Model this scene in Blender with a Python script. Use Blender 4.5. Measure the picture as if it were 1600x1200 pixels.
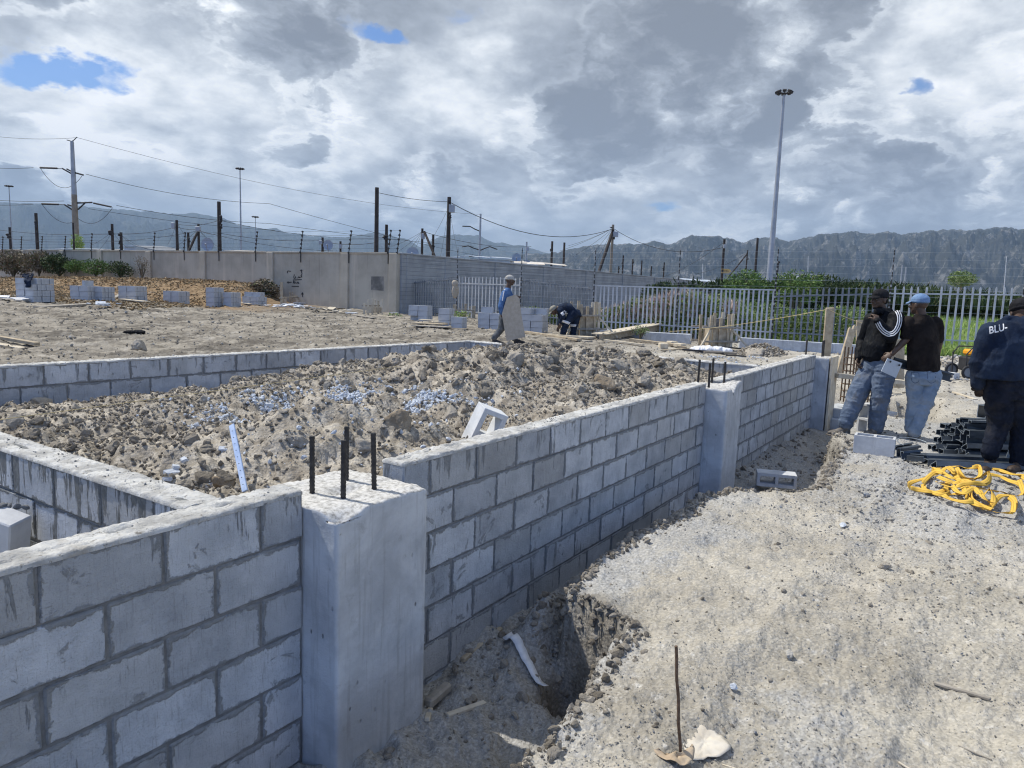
import bpy, bmesh, math, random
import numpy as np
from mathutils import Vector, Matrix
from mathutils.bvhtree import BVHTree
rad = math.radians
for o in list(bpy.data.objects): bpy.data.objects.remove(o)
scene = bpy.context.scene
col = scene.collection
# ---------------------------------------------------------------- camera
# world frame: x runs along the long block wall, y points into the building plot, z up, z=0 is the trampled bank
FOC, PITCH, ROLL, YAW = 1143.0, .1291, .0349, .58
CAM = np.array([-2.80, -2.31, 1.60])
_d = np.array([math.sin(YAW), math.cos(YAW), 0]); _n = np.array([-math.cos(YAW), math.sin(YAW), 0])
def c2w(v): return np.array([v @ _d, v @ _n, v[2]])
_F = np.array([0, math.cos(PITCH), -math.sin(PITCH)]); _R = np.array([1., 0, 0]); _U = np.cross(_R, _F)
_c, _s = math.cos(ROLL), math.sin(ROLL)
cR, cU, cF = c2w(_c*_R+_s*_U), c2w(-_s*_R+_c*_U), c2w(_F)
def ray(u, v): return cF+cR*(u-800)/FOC-cU*(v-600)/FOC
def G(u, v, z=0.): r = ray(u, v); return CAM+r*((z-CAM[2])/r[2])
def D(u, v, depth): return CAM+ray(u, v)*depth
def CW(X, Y, z=0.):                      # sideways / ahead of the viewpoint, in metres
    return np.array([CAM[0]+X*math.sin(YAW)+Y*math.cos(YAW), CAM[1]-X*math.cos(YAW)+Y*math.sin(YAW), z])
def WC(x, y):
    dx, dy = x-CAM[0], y-CAM[1]
    return dx*math.sin(YAW)-dy*math.cos(YAW), dx*math.cos(YAW)+dy*math.sin(YAW)
cam_d = bpy.data.cameras.new('camera'); cam = bpy.data.objects.new('camera', cam_d); col.objects.link(cam)
cam_d.sensor_width = 36; cam_d.lens = FOC/1600*36; cam_d.clip_start = .05; cam_d.clip_end = 40000
cam.matrix_world = Matrix(((cR[0], cU[0], -cF[0], CAM[0]), (cR[1], cU[1], -cF[1], CAM[1]), (cR[2], cU[2], -cF[2], CAM[2]), (0, 0, 0, 1)))
scene.camera = cam
scene.render.resolution_x, scene.render.resolution_y = 1024, 768
scene.view_settings.view_transform = 'Standard'; scene.view_settings.look = 'None'
scene.view_settings.exposure = .10; scene.view_settings.gamma = 1
cy = scene.cycles; cy.filter_width = 1.15; cy.max_bounces = 5; cy.diffuse_bounces = 3; cy.volume_bounces = 0; cy.glossy_bounces = 2; cy.transmission_bounces = 2; cy.caustics_reflective = False; cy.caustics_refractive = False
# ---------------------------------------------------------------- sun and sky
SUN_AZ, SUN_EL = rad(98), rad(56)         # azimuth from +x towards +y
sv = Vector((math.cos(SUN_AZ)*math.cos(SUN_EL), math.sin(SUN_AZ)*math.cos(SUN_EL), math.sin(SUN_EL)))
sl = bpy.data.lights.new('sun', 'SUN'); sl.energy = 4.6; sl.angle = rad(.53); sl.color = (1, .955, .87)
so = bpy.data.objects.new('sun', sl); col.objects.link(so); so.rotation_euler = sv.to_track_quat('Z', 'Y').to_euler()
world = bpy.data.worlds.new('World'); scene.world = world; world.use_nodes = True
world.cycles.sampling_method = 'MANUAL'; world.cycles.sample_map_resolution = 512
wt = world.node_tree; wt.nodes.clear()
class NT:
    """tiny node-tree writer"""
    def __init__(s, t): s.t = t
    def n(s, typ, **kw):
        x = s.t.nodes.new(typ)
        for k, v in kw.items():
            if k == 'ins':
                for a, b in v.items():
                    if isinstance(b, bpy.types.NodeSocket): s.t.links.new(b, x.inputs[a])
                    else: x.inputs[a].default_value = b
            else: setattr(x, k, v)
        return x
    def math(s, op, a, b=0., c=None, clamp=False):
        ins = {0: a, 1: b}
        if c is not None: ins[2] = c
        return s.n('ShaderNodeMath', operation=op, use_clamp=clamp, ins=ins).outputs[0]
    def vmath(s, op, a, b=(0, 0, 0), out=0, sc=None):
        ins = {0: a, 1: b}
        x = s.n('ShaderNodeVectorMath', operation=op, ins={0: a, 1: b} if sc is None else {0: a, 'Scale': sc})
        return x.outputs[out]
    def mix(s, f, a, b, typ='RGBA', blend='MIX'):
        x = s.n('ShaderNodeMix', data_type=typ, blend_type=blend)
        ia, ib, out = (6, 7, 2) if typ == 'RGBA' else (2, 3, 0)
        for i, v in ((0, f), (ia, a), (ib, b)):
            if isinstance(v, bpy.types.NodeSocket): s.t.links.new(v, x.inputs[i])
            else:
                if i in (6, 7) and len(v) == 3: v = (*v, 1)
                x.inputs[i].default_value = v
        return x.outputs[out]
    def ss(s, v, lo, hi):
        x = s.n('ShaderNodeMapRange', interpolation_type='SMOOTHSTEP', ins={0: v, 1: lo, 2: hi}); return x.outputs[0]
    def noise(s, vec, scale, detail=4, rough=.55, dist=0., lac=2.):
        return s.n('ShaderNodeTexNoise', ins={'Vector': vec, 'Scale': scale, 'Detail': detail, 'Roughness': rough, 'Distortion': dist, 'Lacunarity': lac})
W = NT(wt)
dirv = W.n('ShaderNodeTexCoord').outputs['Generated']
sky = W.n('ShaderNodeTexSky', sky_type='NISHITA', sun_disc=False, sun_elevation=SUN_EL, sun_rotation=math.atan2(sv.x, sv.y), altitude=50, air_density=1.0, dust_density=.6, ozone_density=2.5)
skyc = W.vmath('SCALE', sky.outputs[0], sc=.105)
# cloud layer: noise on a sphere blended with a flattened overhead layer
sx = W.n('ShaderNodeSeparateXYZ', ins={0: dirv})
zz = W.math('ADD', W.math('MAXIMUM', sx.outputs[2], 0.), .42)
pl = W.vmath('DIVIDE', dirv, W.n('ShaderNodeCombineXYZ', ins={0: zz, 1: zz, 2: zz}).outputs[0])
pl = W.vmath('MULTIPLY', pl, (1.15, 1.15, 1.5))
warp = W.noise(pl, 1.8, 7, .62)
wv = W.vmath('SUBTRACT', warp.outputs['Color'], (.5, .5, .5))
dw = W.vmath('NORMALIZE', W.vmath('ADD', dirv, W.vmath('SCALE', wv, sc=.20)))
q1 = W.vmath('ADD', pl, W.vmath('SCALE', wv, sc=.35))
fbig = W.noise(pl, 1.3, 2, .5, .0).outputs[0]
fmid = W.noise(q1, 2.7, 8, .53, .0).outputs[0]
# puffy edges: inverted cell distance at two sizes
def puff(sc_, off):
    v = W.n('ShaderNodeTexVoronoi', feature='SMOOTH_F1', ins={'Vector': W.vmath('ADD', W.vmath('ADD', pl, off), W.vmath('SCALE', wv, sc=.16)), 'Scale': sc_, 'Smoothness': .35})
    return W.math('SUBTRACT', .55, v.outputs[0])
pf = W.math('ADD', W.math('MULTIPLY', puff(5.2, (3.1, .4, 1.)), .6), W.math('MULTIPLY', puff(12.5, (1.1, 2.4, .3)), .32))
ffin = W.noise(W.vmath('ADD', pl, (5.2, 1.3, 2.2)), 11.0, 8, .6, .0).outputs[0]
def blob(u, v, r0, r1, wgt):             # soft patch of the cloud deck round one direction
    d = ray(u, v); d = d/np.linalg.norm(d)
    dt = W.vmath('DOT_PRODUCT', dw, tuple(d), out=1)
    return W.math('MULTIPLY', W.ss(dt, math.cos(rad(r1)), math.cos(rad(r0))), wgt)
def total(lst):
    a = lst[0]
    for b in lst[1:]: a = W.math('ADD', a, b)
    return a
light = total([blob(*b) for b in [(220, 240, 0, 11, .30), (70, 195, 0, 7, .26), (30, 40, 0, 7, .20), (480, 290, 0, 7, .22), (330, 100, 0, 8, .26), (150, 60, 0, 6, .14), (700, 70, 0, 8, .22), (830, 130, 0, 5, .14), (800, 290, 0, 7, .24), (1000, 270, 0, 8, .20), (1250, 215, 0, 6, .22), (1560, 130, 0, 10, .22), (1480, 60, 0, 7, .12), (560, 190, 0, 8, .14), (960, 340, 0, 6, .20), (1130, 330, 0, 6, .14), (700, 200, 0, 4, .10), (430, 350, 0, 5, .18),
    (1080, 130, 0, 11, -.26), (960, 100, 0, 9, -.16), (880, 210, 0, 7, -.20), (330, 25, 0, 8, -.26), (470, 195, 0, 3.5, -.22), (720, 265, 0, 4, -.18), (1380, 235, 0, 9, -.28), (1190, 235, 0, 4, -.16), (1200, 50, 0, 9, -.12), (20, 130, 0, 5, -.28), (130, 290, 0, 7, -.16), (620, 340, 0, 6, -.08), (1500, 320, 0, 7, -.12)]])
gx = W.math('SUBTRACT', fmid, .5)
# far deck: soft and bright
val = W.math('ADD', W.math('MULTIPLY', gx, 1.5), W.math('MULTIPLY', W.math('SUBTRACT', fbig, .5), .5))
val = W.math('ADD', val, W.math('MULTIPLY', W.math('SUBTRACT', ffin, .5), .7))
val = W.math('ADD', W.math('ADD', val, W.math('MULTIPLY', light, .95)), .42)
# near clouds: crisp edged, shaded below, lit on the side towards the sun
q2 = W.vmath('ADD', W.vmath('ADD', pl, (7.7, 2.2, .9)), W.vmath('SCALE', wv, sc=.30))
den = W.noise(q2, 3.1, 10, .56, .0).outputs[0]
dls = W.noise(W.vmath('ADD', q2, (-.004, .055, .035)), 3.1, 6, .56, .0).outputs[0]
thr = W.math('ADD', .475, W.math('MULTIPLY', light, .36))
fd = W.math('SUBTRACT', W.math('ADD', den, W.math('MULTIPLY', W.math('SUBTRACT', pf, .15), .16)), thr)
fmask = W.ss(W.math('ADD', fd, W.math('MULTIPLY', W.math('SUBTRACT', ffin, .5), .10)), -.03, .10); rim = W.math('MULTIPLY', W.ss(fd, -.075, .0), W.ss(fd, .035, .0))
relief = W.math('MULTIPLY', W.math('SUBTRACT', den, dls), 4.6)
nearv = W.math('ADD', W.math('SUBTRACT', .43, W.math('MULTIPLY', W.ss(fd, .0, .20), .30)), relief)
val = W.math('ADD', val, W.math('MULTIPLY', rim, .22))
val = W.math('ADD', W.math('MULTIPLY', val, W.math('SUBTRACT', 1., fmask)), W.math('MULTIPLY', nearv, fmask))
cr = W.n('ShaderNodeValToRGB', ins={0: val})
e = cr.color_ramp; e.elements[0].position = .0; e.elements[0].color = (.215, .23, .262, 1)
e.elements[1].position = 1.; e.elements[1].color = (1.10, 1.10, 1.10, 1)
for p, c in ((.20, (.275, .295, .33)), (.40, (.38, .41, .455)), (.56, (.515, .55, .595)), (.72, (.73, .765, .80)), (.86, (.93, .95, .96))):
    k = e.elements.new(p); k.color = (*c, 1)
# gaps of open sky: a few small ones ahead, wide unseen ones added behind for blue fill
hole = total([blob(*b) for b in [(50, 86, 0, 1.9, 1.), (90, 96, 0, 1.8, 1.), (135, 104, 0, 1.8, 1.0), (180, 115, 0, 1.8, 1.), (590, 32, 0, 1.6, 1.), (618, 38, 0, 1.6, 1.), (642, 50, 0, 1.5, 1.), (1452, 136, 0, 1.5, .8), (1005, 335, 0, 1.8, .7), (1030, 332, 0, 1.5, .7), (728, 5, 0, 1.2, .8), (545, 4, 0, 1.4, .8)]])
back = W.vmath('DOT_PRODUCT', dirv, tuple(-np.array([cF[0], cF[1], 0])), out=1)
hb = W.math('MULTIPLY', W.ss(back, .0, .6), W.ss(fbig, .36, .50))
hn = W.math('ADD', W.math('MULTIPLY', W.math('SUBTRACT', ffin, .5), 2.2), W.math('MULTIPLY', gx, 1.8))
hmask = W.ss(W.math('ADD', hole, W.math('MULTIPLY', hn, W.math('MINIMUM', W.math('MULTIPLY', hole, 2.), 1.))), .40, 1.35)
hmask = W.math('MAXIMUM', W.math('MULTIPLY', hmask, .95), W.math('MULTIPLY', hb, .9))
# low haze band brightens and evens the deck near the horizon
hz = W.ss(sx.outputs[2], .15, .015)
cloudc = W.mix(W.math('MULTIPLY', hz, .25), cr.outputs[0], (.66, .72, .78))
blue = W.mix(W.ss(back, -.4, .4), W.vmath('MULTIPLY', skyc, (.50, .76, 1.12)), W.vmath('MULTIPLY', skyc, (1.35, 1.85, 2.7)))  # unseen sky behind is made brighter and bluer to fill the shade
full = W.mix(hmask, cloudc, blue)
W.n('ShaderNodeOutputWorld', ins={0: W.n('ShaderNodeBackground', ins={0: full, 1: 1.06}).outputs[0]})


# ---------------------------------------------------------------- helpers
def hash3(i, j, k, seed=0):
    n = (i.astype(np.int64)*374761393+j.astype(np.int64)*668265263+k.astype(np.int64)*2147483647+seed*1013904223) & 0xffffffff
    n = ((n ^ (n >> 13))*1274126177) & 0xffffffff
    return ((n ^ (n >> 16)) & 0xffffff)/float(0xffffff)
def vnoise(p, seed=0):                    # p (...,2|3) -> 0..1
    p = np.asarray(p, float)
    if p.shape[-1] == 2: p = np.concatenate([p, np.zeros(p.shape[:-1]+(1,))], -1)
    f = np.floor(p); t = p-f; t = t*t*t*(t*(t*6-15)+10); i = f.astype(np.int64)
    r = 0
    for a in (0, 1):
        for b in (0, 1):
            for c in (0, 1):
                w = (t[..., 0] if a else 1-t[..., 0])*(t[..., 1] if b else 1-t[..., 1])*(t[..., 2] if c else 1-t[..., 2])
                r = r+w*hash3(i[..., 0]+a, i[..., 1]+b, i[..., 2]+c, seed)
    return r
def fbm(p, octv=4, seed=0, gain=.5, ridged=False):
    p = np.asarray(p, float); a, s, r = 1., 0., 0
    for o in range(octv):
        n = vnoise(p*2**o+o*17.3, seed+o)
        if ridged: n = 1-np.abs(2*n-1)
        r = r+a*n; s += a; a *= gain
    return r/s
def sstep(x, a, b):
    t = np.clip((x-a)/(b-a), 0, 1); return t*t*(3-2*t)
def tag(o, label=None, cat=None, group=None, kind=None):
    for k, v in (('label', label), ('category', cat), ('group', group), ('kind', kind)):
        if v: o[k] = v
    return o
def empty(name, loc, label, cat, group=None, rz=0):
    o = bpy.data.objects.new(name, None); col.objects.link(o); o.location = tuple(loc); o.rotation_euler.z = rz
    o.empty_display_size = .1
    return tag(o, label, cat, group)
def np_mesh(name, verts, faces, mats=(), parent=None, smooth=False, midx=None, attrs=None):
    """verts (n,3); faces: array (m,k) or list of arrays"""
    me = bpy.data.meshes.new(name)
    verts = np.asarray(verts, np.float32)
    fl = faces if isinstance(faces, list) and len(faces) and isinstance(faces[0], np.ndarray) and faces[0].ndim == 2 else [np.asarray(faces)]
    tot = [np.full(len(f), f.shape[1], np.int32) for f in fl if len(f)]
    idx = [f.reshape(-1) for f in fl if len(f)]
    tot = np.concatenate(tot); idx = np.concatenate(idx).astype(np.int32)
    me.vertices.add(len(verts)); me.vertices.foreach_set('co', verts.reshape(-1))
    me.loops.add(len(idx)); me.loops.foreach_set('vertex_index', idx)
    me.polygons.add(len(tot)); st = np.concatenate([[0], np.cumsum(tot)[:-1]]).astype(np.int32)
    me.polygons.foreach_set('loop_start', st); me.polygons.foreach_set('loop_total', tot)
    if midx is not None: me.polygons.foreach_set('material_index', np.asarray(midx, np.int32))
    me.polygons.foreach_set('use_smooth', np.full(len(tot), bool(smooth)))
    me.update(calc_edges=True); me.validate()
    for m in (mats if isinstance(mats, (list, tuple)) else [mats]): me.materials.append(m)
    if attrs:
        for k, v in attrs.items():
            at = me.attributes.new(k, 'FLOAT', 'POINT'); at.data.foreach_set('value', np.asarray(v, np.float32))
    o = bpy.data.objects.new(name, me); col.objects.link(o)
    if parent: o.parent = parent
    return o
class MB:
    """collects simple solids, then links them as ONE mesh object"""
    def __init__(s): s.v = []; s.f = []; s.m = []; s.sm = []; s.mi = 0
    def add(s, vs, fs, smooth=False):
        b = len(s.v); s.v += [tuple(map(float, v)) for v in vs]; s.f += [tuple(i+b for i in f) for f in fs]
        s.m += [s.mi]*len(fs); s.sm += [smooth]*len(fs)
    def box(s, c, d, rot=None, bev=0., jit=0., rng=random):
        hx, hy, hz = d[0]/2, d[1]/2, d[2]/2
        if bev <= 0:
            vs = [Vector((a*hx, b*hy, e*hz)) for a in (-1, 1) for b in (-1, 1) for e in (-1, 1)]
            fs = [(0, 1, 3, 2), (4, 6, 7, 5), (0, 4, 5, 1), (2, 3, 7, 6), (0, 2, 6, 4), (1, 5, 7, 3)]
        else:
            vs, ids = [], {}
            for a in (-1, 1):
                for b in (-1, 1):
                    for e in (-1, 1):
                        for ax in range(3):
                            q = [a*(hx-bev), b*(hy-bev), e*(hz-bev)]; q[ax] = (a*hx, b*hy, e*hz)[ax]
                            ids[(a, b, e, ax)] = len(vs); vs.append(Vector(q))
            fs = []
            for ax in range(3):
                o1, o2 = [k for k in range(3) if k != ax]
                for sg in (-1, 1):
                    q = []
                    for p1, p2 in ((-1, -1), (1, -1), (1, 1), (-1, 1)):
                        k = [0, 0, 0]; k[ax] = sg; k[o1] = p1; k[o2] = p2; q.append(ids[(*k, ax)])
                    fs.append(tuple(q) if (sg > 0) == (ax != 1) else tuple(q[::-1]))
            for ax in range(3):
                o1, o2 = [k for k in range(3) if k != ax]
                for p1 in (-1, 1):
                    for p2 in (-1, 1):
                        k0 = [0, 0, 0]; k0[o1] = p1; k0[o2] = p2; k1 = list(k0); k0[ax] = -1; k1[ax] = 1
                        q = (ids[(*k0, o1)], ids[(*k1, o1)], ids[(*k1, o2)], ids[(*k0, o2)])
                        fs.append(q if (p1*p2 > 0) == (ax != 1) else q[::-1])
            for a in (-1, 1):
                for b in (-1, 1):
                    for e in (-1, 1):
                        q = (ids[(a, b, e, 0)], ids[(a, b, e, 1)], ids[(a, b, e, 2)]); fs.append(q if a*b*e > 0 else q[::-1])
        if jit: vs = [v+Vector((rng.uniform(-jit, jit) for _ in range(3))) for v in vs]
        if rot is not None:
            R = rot if isinstance(rot, Matrix) else Matrix.Rotation(rot, 3, 'Z'); vs = [R @ v for v in vs]
        s.add([v+Vector(c) for v in vs], fs)
    def beam(s, a, b, w, h, bev=0., up=(0, 0, 1)):      # bar of section w x h from a to b
        a, b = Vector(a), Vector(b); d = b-a; L = d.length; x = d.normalized(); y = Vector(up).cross(x)
        if y.length < 1e-4: y = Vector((0, 1, 0)).cross(x)
        y.normalize(); z = x.cross(y)
        s.box((a+b)/2, (L, w, h), Matrix((x, y, z)).transposed(), bev)
    def tube(s, pts, r, n=8, cap=True, smooth=True):
        pts = [Vector(p) for p in pts]; rs = r if isinstance(r, (list, tuple)) else [r]*len(pts)
        vs, fs = [], []; pu = None
        for i, p in enumerate(pts):
            t = (pts[min(i+1, len(pts)-1)]-pts[max(i-1, 0)]).normalized()
            if pu is None:
                pu = t.orthogonal().normalized()
            else: pu = (pu-t*pu.dot(t)).normalized()
            w = t.cross(pu)
            for k in range(n):
                a = 2*math.pi*k/n; vs.append(p+(pu*math.cos(a)+w*math.sin(a))*rs[i])
        for i in range(len(pts)-1):
            for k in range(n): fs.append((i*n+k, i*n+(k+1) % n, (i+1)*n+(k+1) % n, (i+1)*n+k))
        s.add(vs, fs, smooth)
        if cap:
            s.add(vs[:n], [tuple(range(n))[::-1]]); s.add(vs[-n:], [tuple(range(n))])
    def ball(s, c, r, nu=14, nv=9, rot=None):
        r = r if isinstance(r, (list, tuple)) else (r, r, r); vs, fs = [], []
        for i in range(1, nv):
            for k in range(nu):
                a, b = math.pi*i/nv, 2*math.pi*k/nu
                v = Vector((r[0]*math.sin(a)*math.cos(b), r[1]*math.sin(a)*math.sin(b), r[2]*math.cos(a)))
                vs.append(v)
        vs += [Vector((0, 0, r[2])), Vector((0, 0, -r[2]))]
        if rot is not None: vs = [rot @ v for v in vs]
        vs = [v+Vector(c) for v in vs]; T, B = len(vs)-2, len(vs)-1
        for k in range(nu):
            fs.append((T, k, (k+1) % nu)); fs.append((B, (nv-2)*nu+(k+1) % nu, (nv-2)*nu+k))
        for i in range(nv-2):
            for k in range(nu): fs.append((i*nu+k, (i+1)*nu+k, (i+1)*nu+(k+1) % nu, i*nu+(k+1) % nu))
        s.add(vs, fs, True)
    def prism(s, outl, z0, z1, frame=None):              # outline (x,y) extruded along z; frame maps local->world
        n = len(outl); vs = [Vector((x, y, z0)) for x, y in outl]+[Vector((x, y, z1)) for x, y in outl]
        if frame is not None: vs = [frame @ v for v in vs]
        s.add(vs, [tuple(range(n))[::-1], tuple(range(n, 2*n))]+[(i, (i+1) % n, (i+1) % n+n, i+n) for i in range(n)])
    def build(s, name, mats, parent=None, off=None):
        me = bpy.data.meshes.new(name); vs = s.v
        if off is not None: vs = [(a-off[0], b-off[1], c-off[2]) for a, b, c in vs]
        me.from_pydata(vs, [], s.f)
        for m in (mats if isinstance(mats, (list, tuple)) else [mats]): me.materials.append(m)
        me.polygons.foreach_set('material_index', s.m); me.polygons.foreach_set('use_smooth', s.sm); me.update()
        o = bpy.data.objects.new(name, me); col.objects.link(o)
        if parent: o.parent = parent
        return o
def copy_tree(o, parent=None):
    c = o.copy(); col.objects.link(c); c.parent = parent
    for ch in list(o.children): copy_tree(ch, c)
    return c
# ---------------------------------------------------------------- materials
def mat(name, fn=None, rough=.9, color=(.5, .5, .5), metallic=0., spec=.3):
    m = bpy.data.materials.new(name); m.use_nodes = True; t = m.node_tree; t.nodes.clear(); N = NT(t)
    b = N.n('ShaderNodeBsdfPrincipled', ins={'Roughness': rough, 'Metallic': metallic, 'Base Color': (*color, 1), 'Specular IOR Level': spec})
    out = N.n('ShaderNodeOutputMaterial', ins={0: b.outputs[0]})
    if fn: fn(N, b)
    return m
def bump(N, b, h, strength=.5, dist=.01):
    x = N.n('ShaderNodeBump', ins={'Height': h, 'Strength': strength, 'Distance': dist}); N.t.links.new(x.outputs[0], b.inputs['Normal']); return x
def setc(N, b, c): N.t.links.new(c, b.inputs['Base Color'])
def mottled(name, c1, c2, scale=6., bscale=60., bstr=.5, bdist=.004, rough=.9, metallic=0., island=.0, stretch=(1, 1, 1), c3=None, spec=.3, coord='Object', s3=25):
    def fn(N, b):
        co = N.n('ShaderNodeTexCoord').outputs[coord]
        if stretch != (1, 1, 1): co = N.vmath('MULTIPLY', co, stretch)
        f = N.ss(N.noise(co, scale, 6, .6).outputs[0], .32, .68)
        c = N.mix(f, c1, c2)
        if c3: c = N.mix(N.ss(N.noise(co, s3, 4, .6).outputs[0], .56, .66), c, c3)
        if island:
            r = N.n('ShaderNodeNewGeometry').outputs['Random Per Island']
            c = N.vmath('SCALE', c, sc=N.math('ADD', N.math('MULTIPLY', r, island*2), 1-island))
        setc(N, b, c)
        bump(N, b, N.noise(co, bscale, 5, .65).outputs[0], bstr, bdist)
    return mat(name, fn, rough, metallic=metallic, spec=spec)
M = {}
def block_fn(smear, streak=0.):
    def fn(N, b):
        tc = N.n('ShaderNodeTexCoord').outputs['Object']; g = N.n('ShaderNodeNewGeometry')
        r = g.outputs['Random Per Island']; at = lambda k: N.n('ShaderNodeAttribute', attribute_name=k).outputs['Fac']
        off = N.vmath('ADD', tc, N.n('ShaderNodeCombineXYZ', ins={0: N.math('MULTIPLY', r, 37.)}).outputs[0])
        base = N.mix(N.ss(N.noise(off, 5, 5, .6).outputs[0], .3, .7), (.37, .395, .43), (.54, .565, .60))
        base = N.mix(N.math('MULTIPLY', N.ss(r, .55, 1.), .5), base, (.36, .35, .325))
        base = N.vmath('SCALE', base, sc=N.math('ADD', N.math('MULTIPLY', N.math('FRACT', N.math('MULTIPLY', r, 7.31)), .40), .82))
        sp = N.noise(tc, 170, 3, .7).outputs[0]
        base = N.mix(N.math('MULTIPLY', N.ss(sp, .52, .75), .5), base, (.19, .2, .21))
        vt = N.vmath('MULTIPLY', tc, (1, 1, .10))
        base = N.mix(N.math('MULTIPLY', N.ss(N.noise(vt, 120, 3, .6).outputs[0], .53, .72), .4), base, (.23, .235, .24))
        base = N.mix(N.math('MULTIPLY', N.ss(N.noise(tc, 3.1, 6, .6).outputs[0], .52, .72), .5), base, (.56, .58, .605))
        # uneven buttered joints: distance to the block's edge, wobbled
        s, hh = at('s'), at('h'); k = N.math('FLOOR', N.math('DIVIDE', hh, .2)); fz = N.math('FRACT', N.math('DIVIDE', hh, .2))
        fx = N.math('FRACT', N.math('ADD', N.math('DIVIDE', s, .4), N.math('MULTIPLY', N.math('MODULO', k, 2.), .5)))
        dz = N.math('MULTIPLY', N.math('MINIMUM', fz, N.math('SUBTRACT', 1., fz)), .2); dx = N.math('MULTIPLY', N.math('MINIMUM', fx, N.math('SUBTRACT', 1., fx)), .4)
        d = N.math('MINIMUM', dz, dx)
        nz1 = N.noise(tc, 9, 6, .66).outputs[0]; nz2 = N.noise(tc, 34, 4, .6).outputs[0]
        wob = N.math('ADD', N.math('MULTIPLY', N.math('SUBTRACT', nz1, .5), .085), N.math('MULTIPLY', N.math('SUBTRACT', nz2, .5), .03))
        jn = N.ss(N.math('SUBTRACT', d, wob), .018, .010)
        # mortar smeared and run down over the face
        st = N.noise(N.vmath('MULTIPLY', tc, (1, 1, .13)), 13, 7, .66, .5).outputs[0]
        bl = N.noise(tc, 6.5, 6, .66, .8).outputs[0]
        top = N.ss(hh, .25, .0)
        s1 = N.ss(N.math('ADD', st, N.math('ADD', N.math('MULTIPLY', top, .085*smear), streak)), .635, .675)
        s2 = N.math('MULTIPLY', N.ss(bl, .61, .67), .8)
        m_ = N.math('MAXIMUM', N.math('MAXIMUM', s1, s2), jn)
        base = N.mix(N.math('MULTIPLY', m_, .88), base, N.mix(N.ss(nz2, .35, .65), (.19, .20, .21) if not streak else (.11, .115, .115), (.26, .27, .275) if not streak else (.17, .175, .17)))
        setc(N, b, base)
        h = N.math('ADD', N.math('MULTIPLY', sp, .6), N.math('MULTIPLY', N.noise(tc, 45, 5, .7).outputs[0], 1.3))
        h = N.math('ADD', h, N.math('MULTIPLY', m_, .7))
        bump(N, b, h, .85, .008)
    return fn
M['block'] = mat('grey block', block_fn(1.), .95, spec=.2); M['block_streaked'] = mat('streaked block', block_fn(1.2, .055), .95, spec=.2)
M['mortar'] = mottled('mortar', (.15, .155, .16), (.25, .255, .26), 14, 90, .9, .008)
def cap_fn(N, b):
    tc = N.n('ShaderNodeTexCoord').outputs['Object']
    c = N.mix(N.ss(N.noise(tc, 9, 6, .65).outputs[0], .35, .65), (.40, .395, .38), (.66, .655, .63))
    c = N.mix(N.ss(N.noise(tc, 38, 6, .7).outputs[0], .57, .66), c, (.25, .235, .21))
    c = N.mix(N.math('MULTIPLY', N.ss(N.noise(tc, 3.3, 5, .6).outputs[0], .58, .7), .6), c, (.36, .32, .26))
    setc(N, b, c)
    bump(N, b, N.math('ADD', N.noise(tc, 60, 6, .7).outputs[0], N.noise(tc, 22, 4, .6).outputs[0]), 1., .012)
M['cap'] = mat('mortar topping', cap_fn, .95, spec=.2)
def pier_fn(N, b):
    tc = N.n('ShaderNodeTexCoord').outputs['Object']
    c = N.mix(N.ss(N.noise(tc, 2.6, 6, .62, .3).outputs[0], .35, .66), (.38, .40, .425), (.56, .585, .61))
    c = N.mix(N.math('MULTIPLY', N.ss(N.noise(N.vmath('MULTIPLY', tc, (1, 1, .06)), 26, 6, .65).outputs[0], .5, .68), .5), c, (.29, .295, .30))
    c = N.mix(N.math('MULTIPLY', N.ss(N.noise(tc, 8, 7, .7).outputs[0], .56, .72), .6), c, (.27, .275, .28))
    vo = N.n('ShaderNodeTexVoronoi', ins={'Vector': N.vmath('MULTIPLY', tc, (1, 1, .6)), 'Scale': 15., 'Randomness': 1.})
    pit = N.math('MULTIPLY', N.ss(vo.outputs[0], .13, .05), N.ss(N.noise(tc, 3.7, 2).outputs[0], .48, .6))
    c = N.mix(N.math('MULTIPLY', pit, .8), c, (.13, .135, .14))
    z = N.n('ShaderNodeSeparateXYZ', ins={0: tc}).outputs[2]
    nz = N.n('ShaderNodeSeparateXYZ', ins={0: N.n('ShaderNodeNewGeometry').outputs['Normal']}).outputs[2]
    topc = N.mix(N.ss(N.noise(tc, 40, 6, .7).outputs[0], .4, .68), (.60, .59, .565), (.28, .27, .25))
    c = N.mix(N.math('MULTIPLY', N.ss(nz, .35, .7), N.ss(z, .45, .55)), c, topc)
    setc(N, b, c)
    h = N.math('SUBTRACT', N.math('ADD', N.noise(tc, 30, 6, .6).outputs[0], N.math('MULTIPLY', N.noise(tc, 150, 3).outputs[0], .3)), N.math('MULTIPLY', pit, 1.5))
    bump(N, b, h, .6, .006)
M['pier'] = mat('cast concrete', pier_fn, .85, spec=.3)
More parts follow.
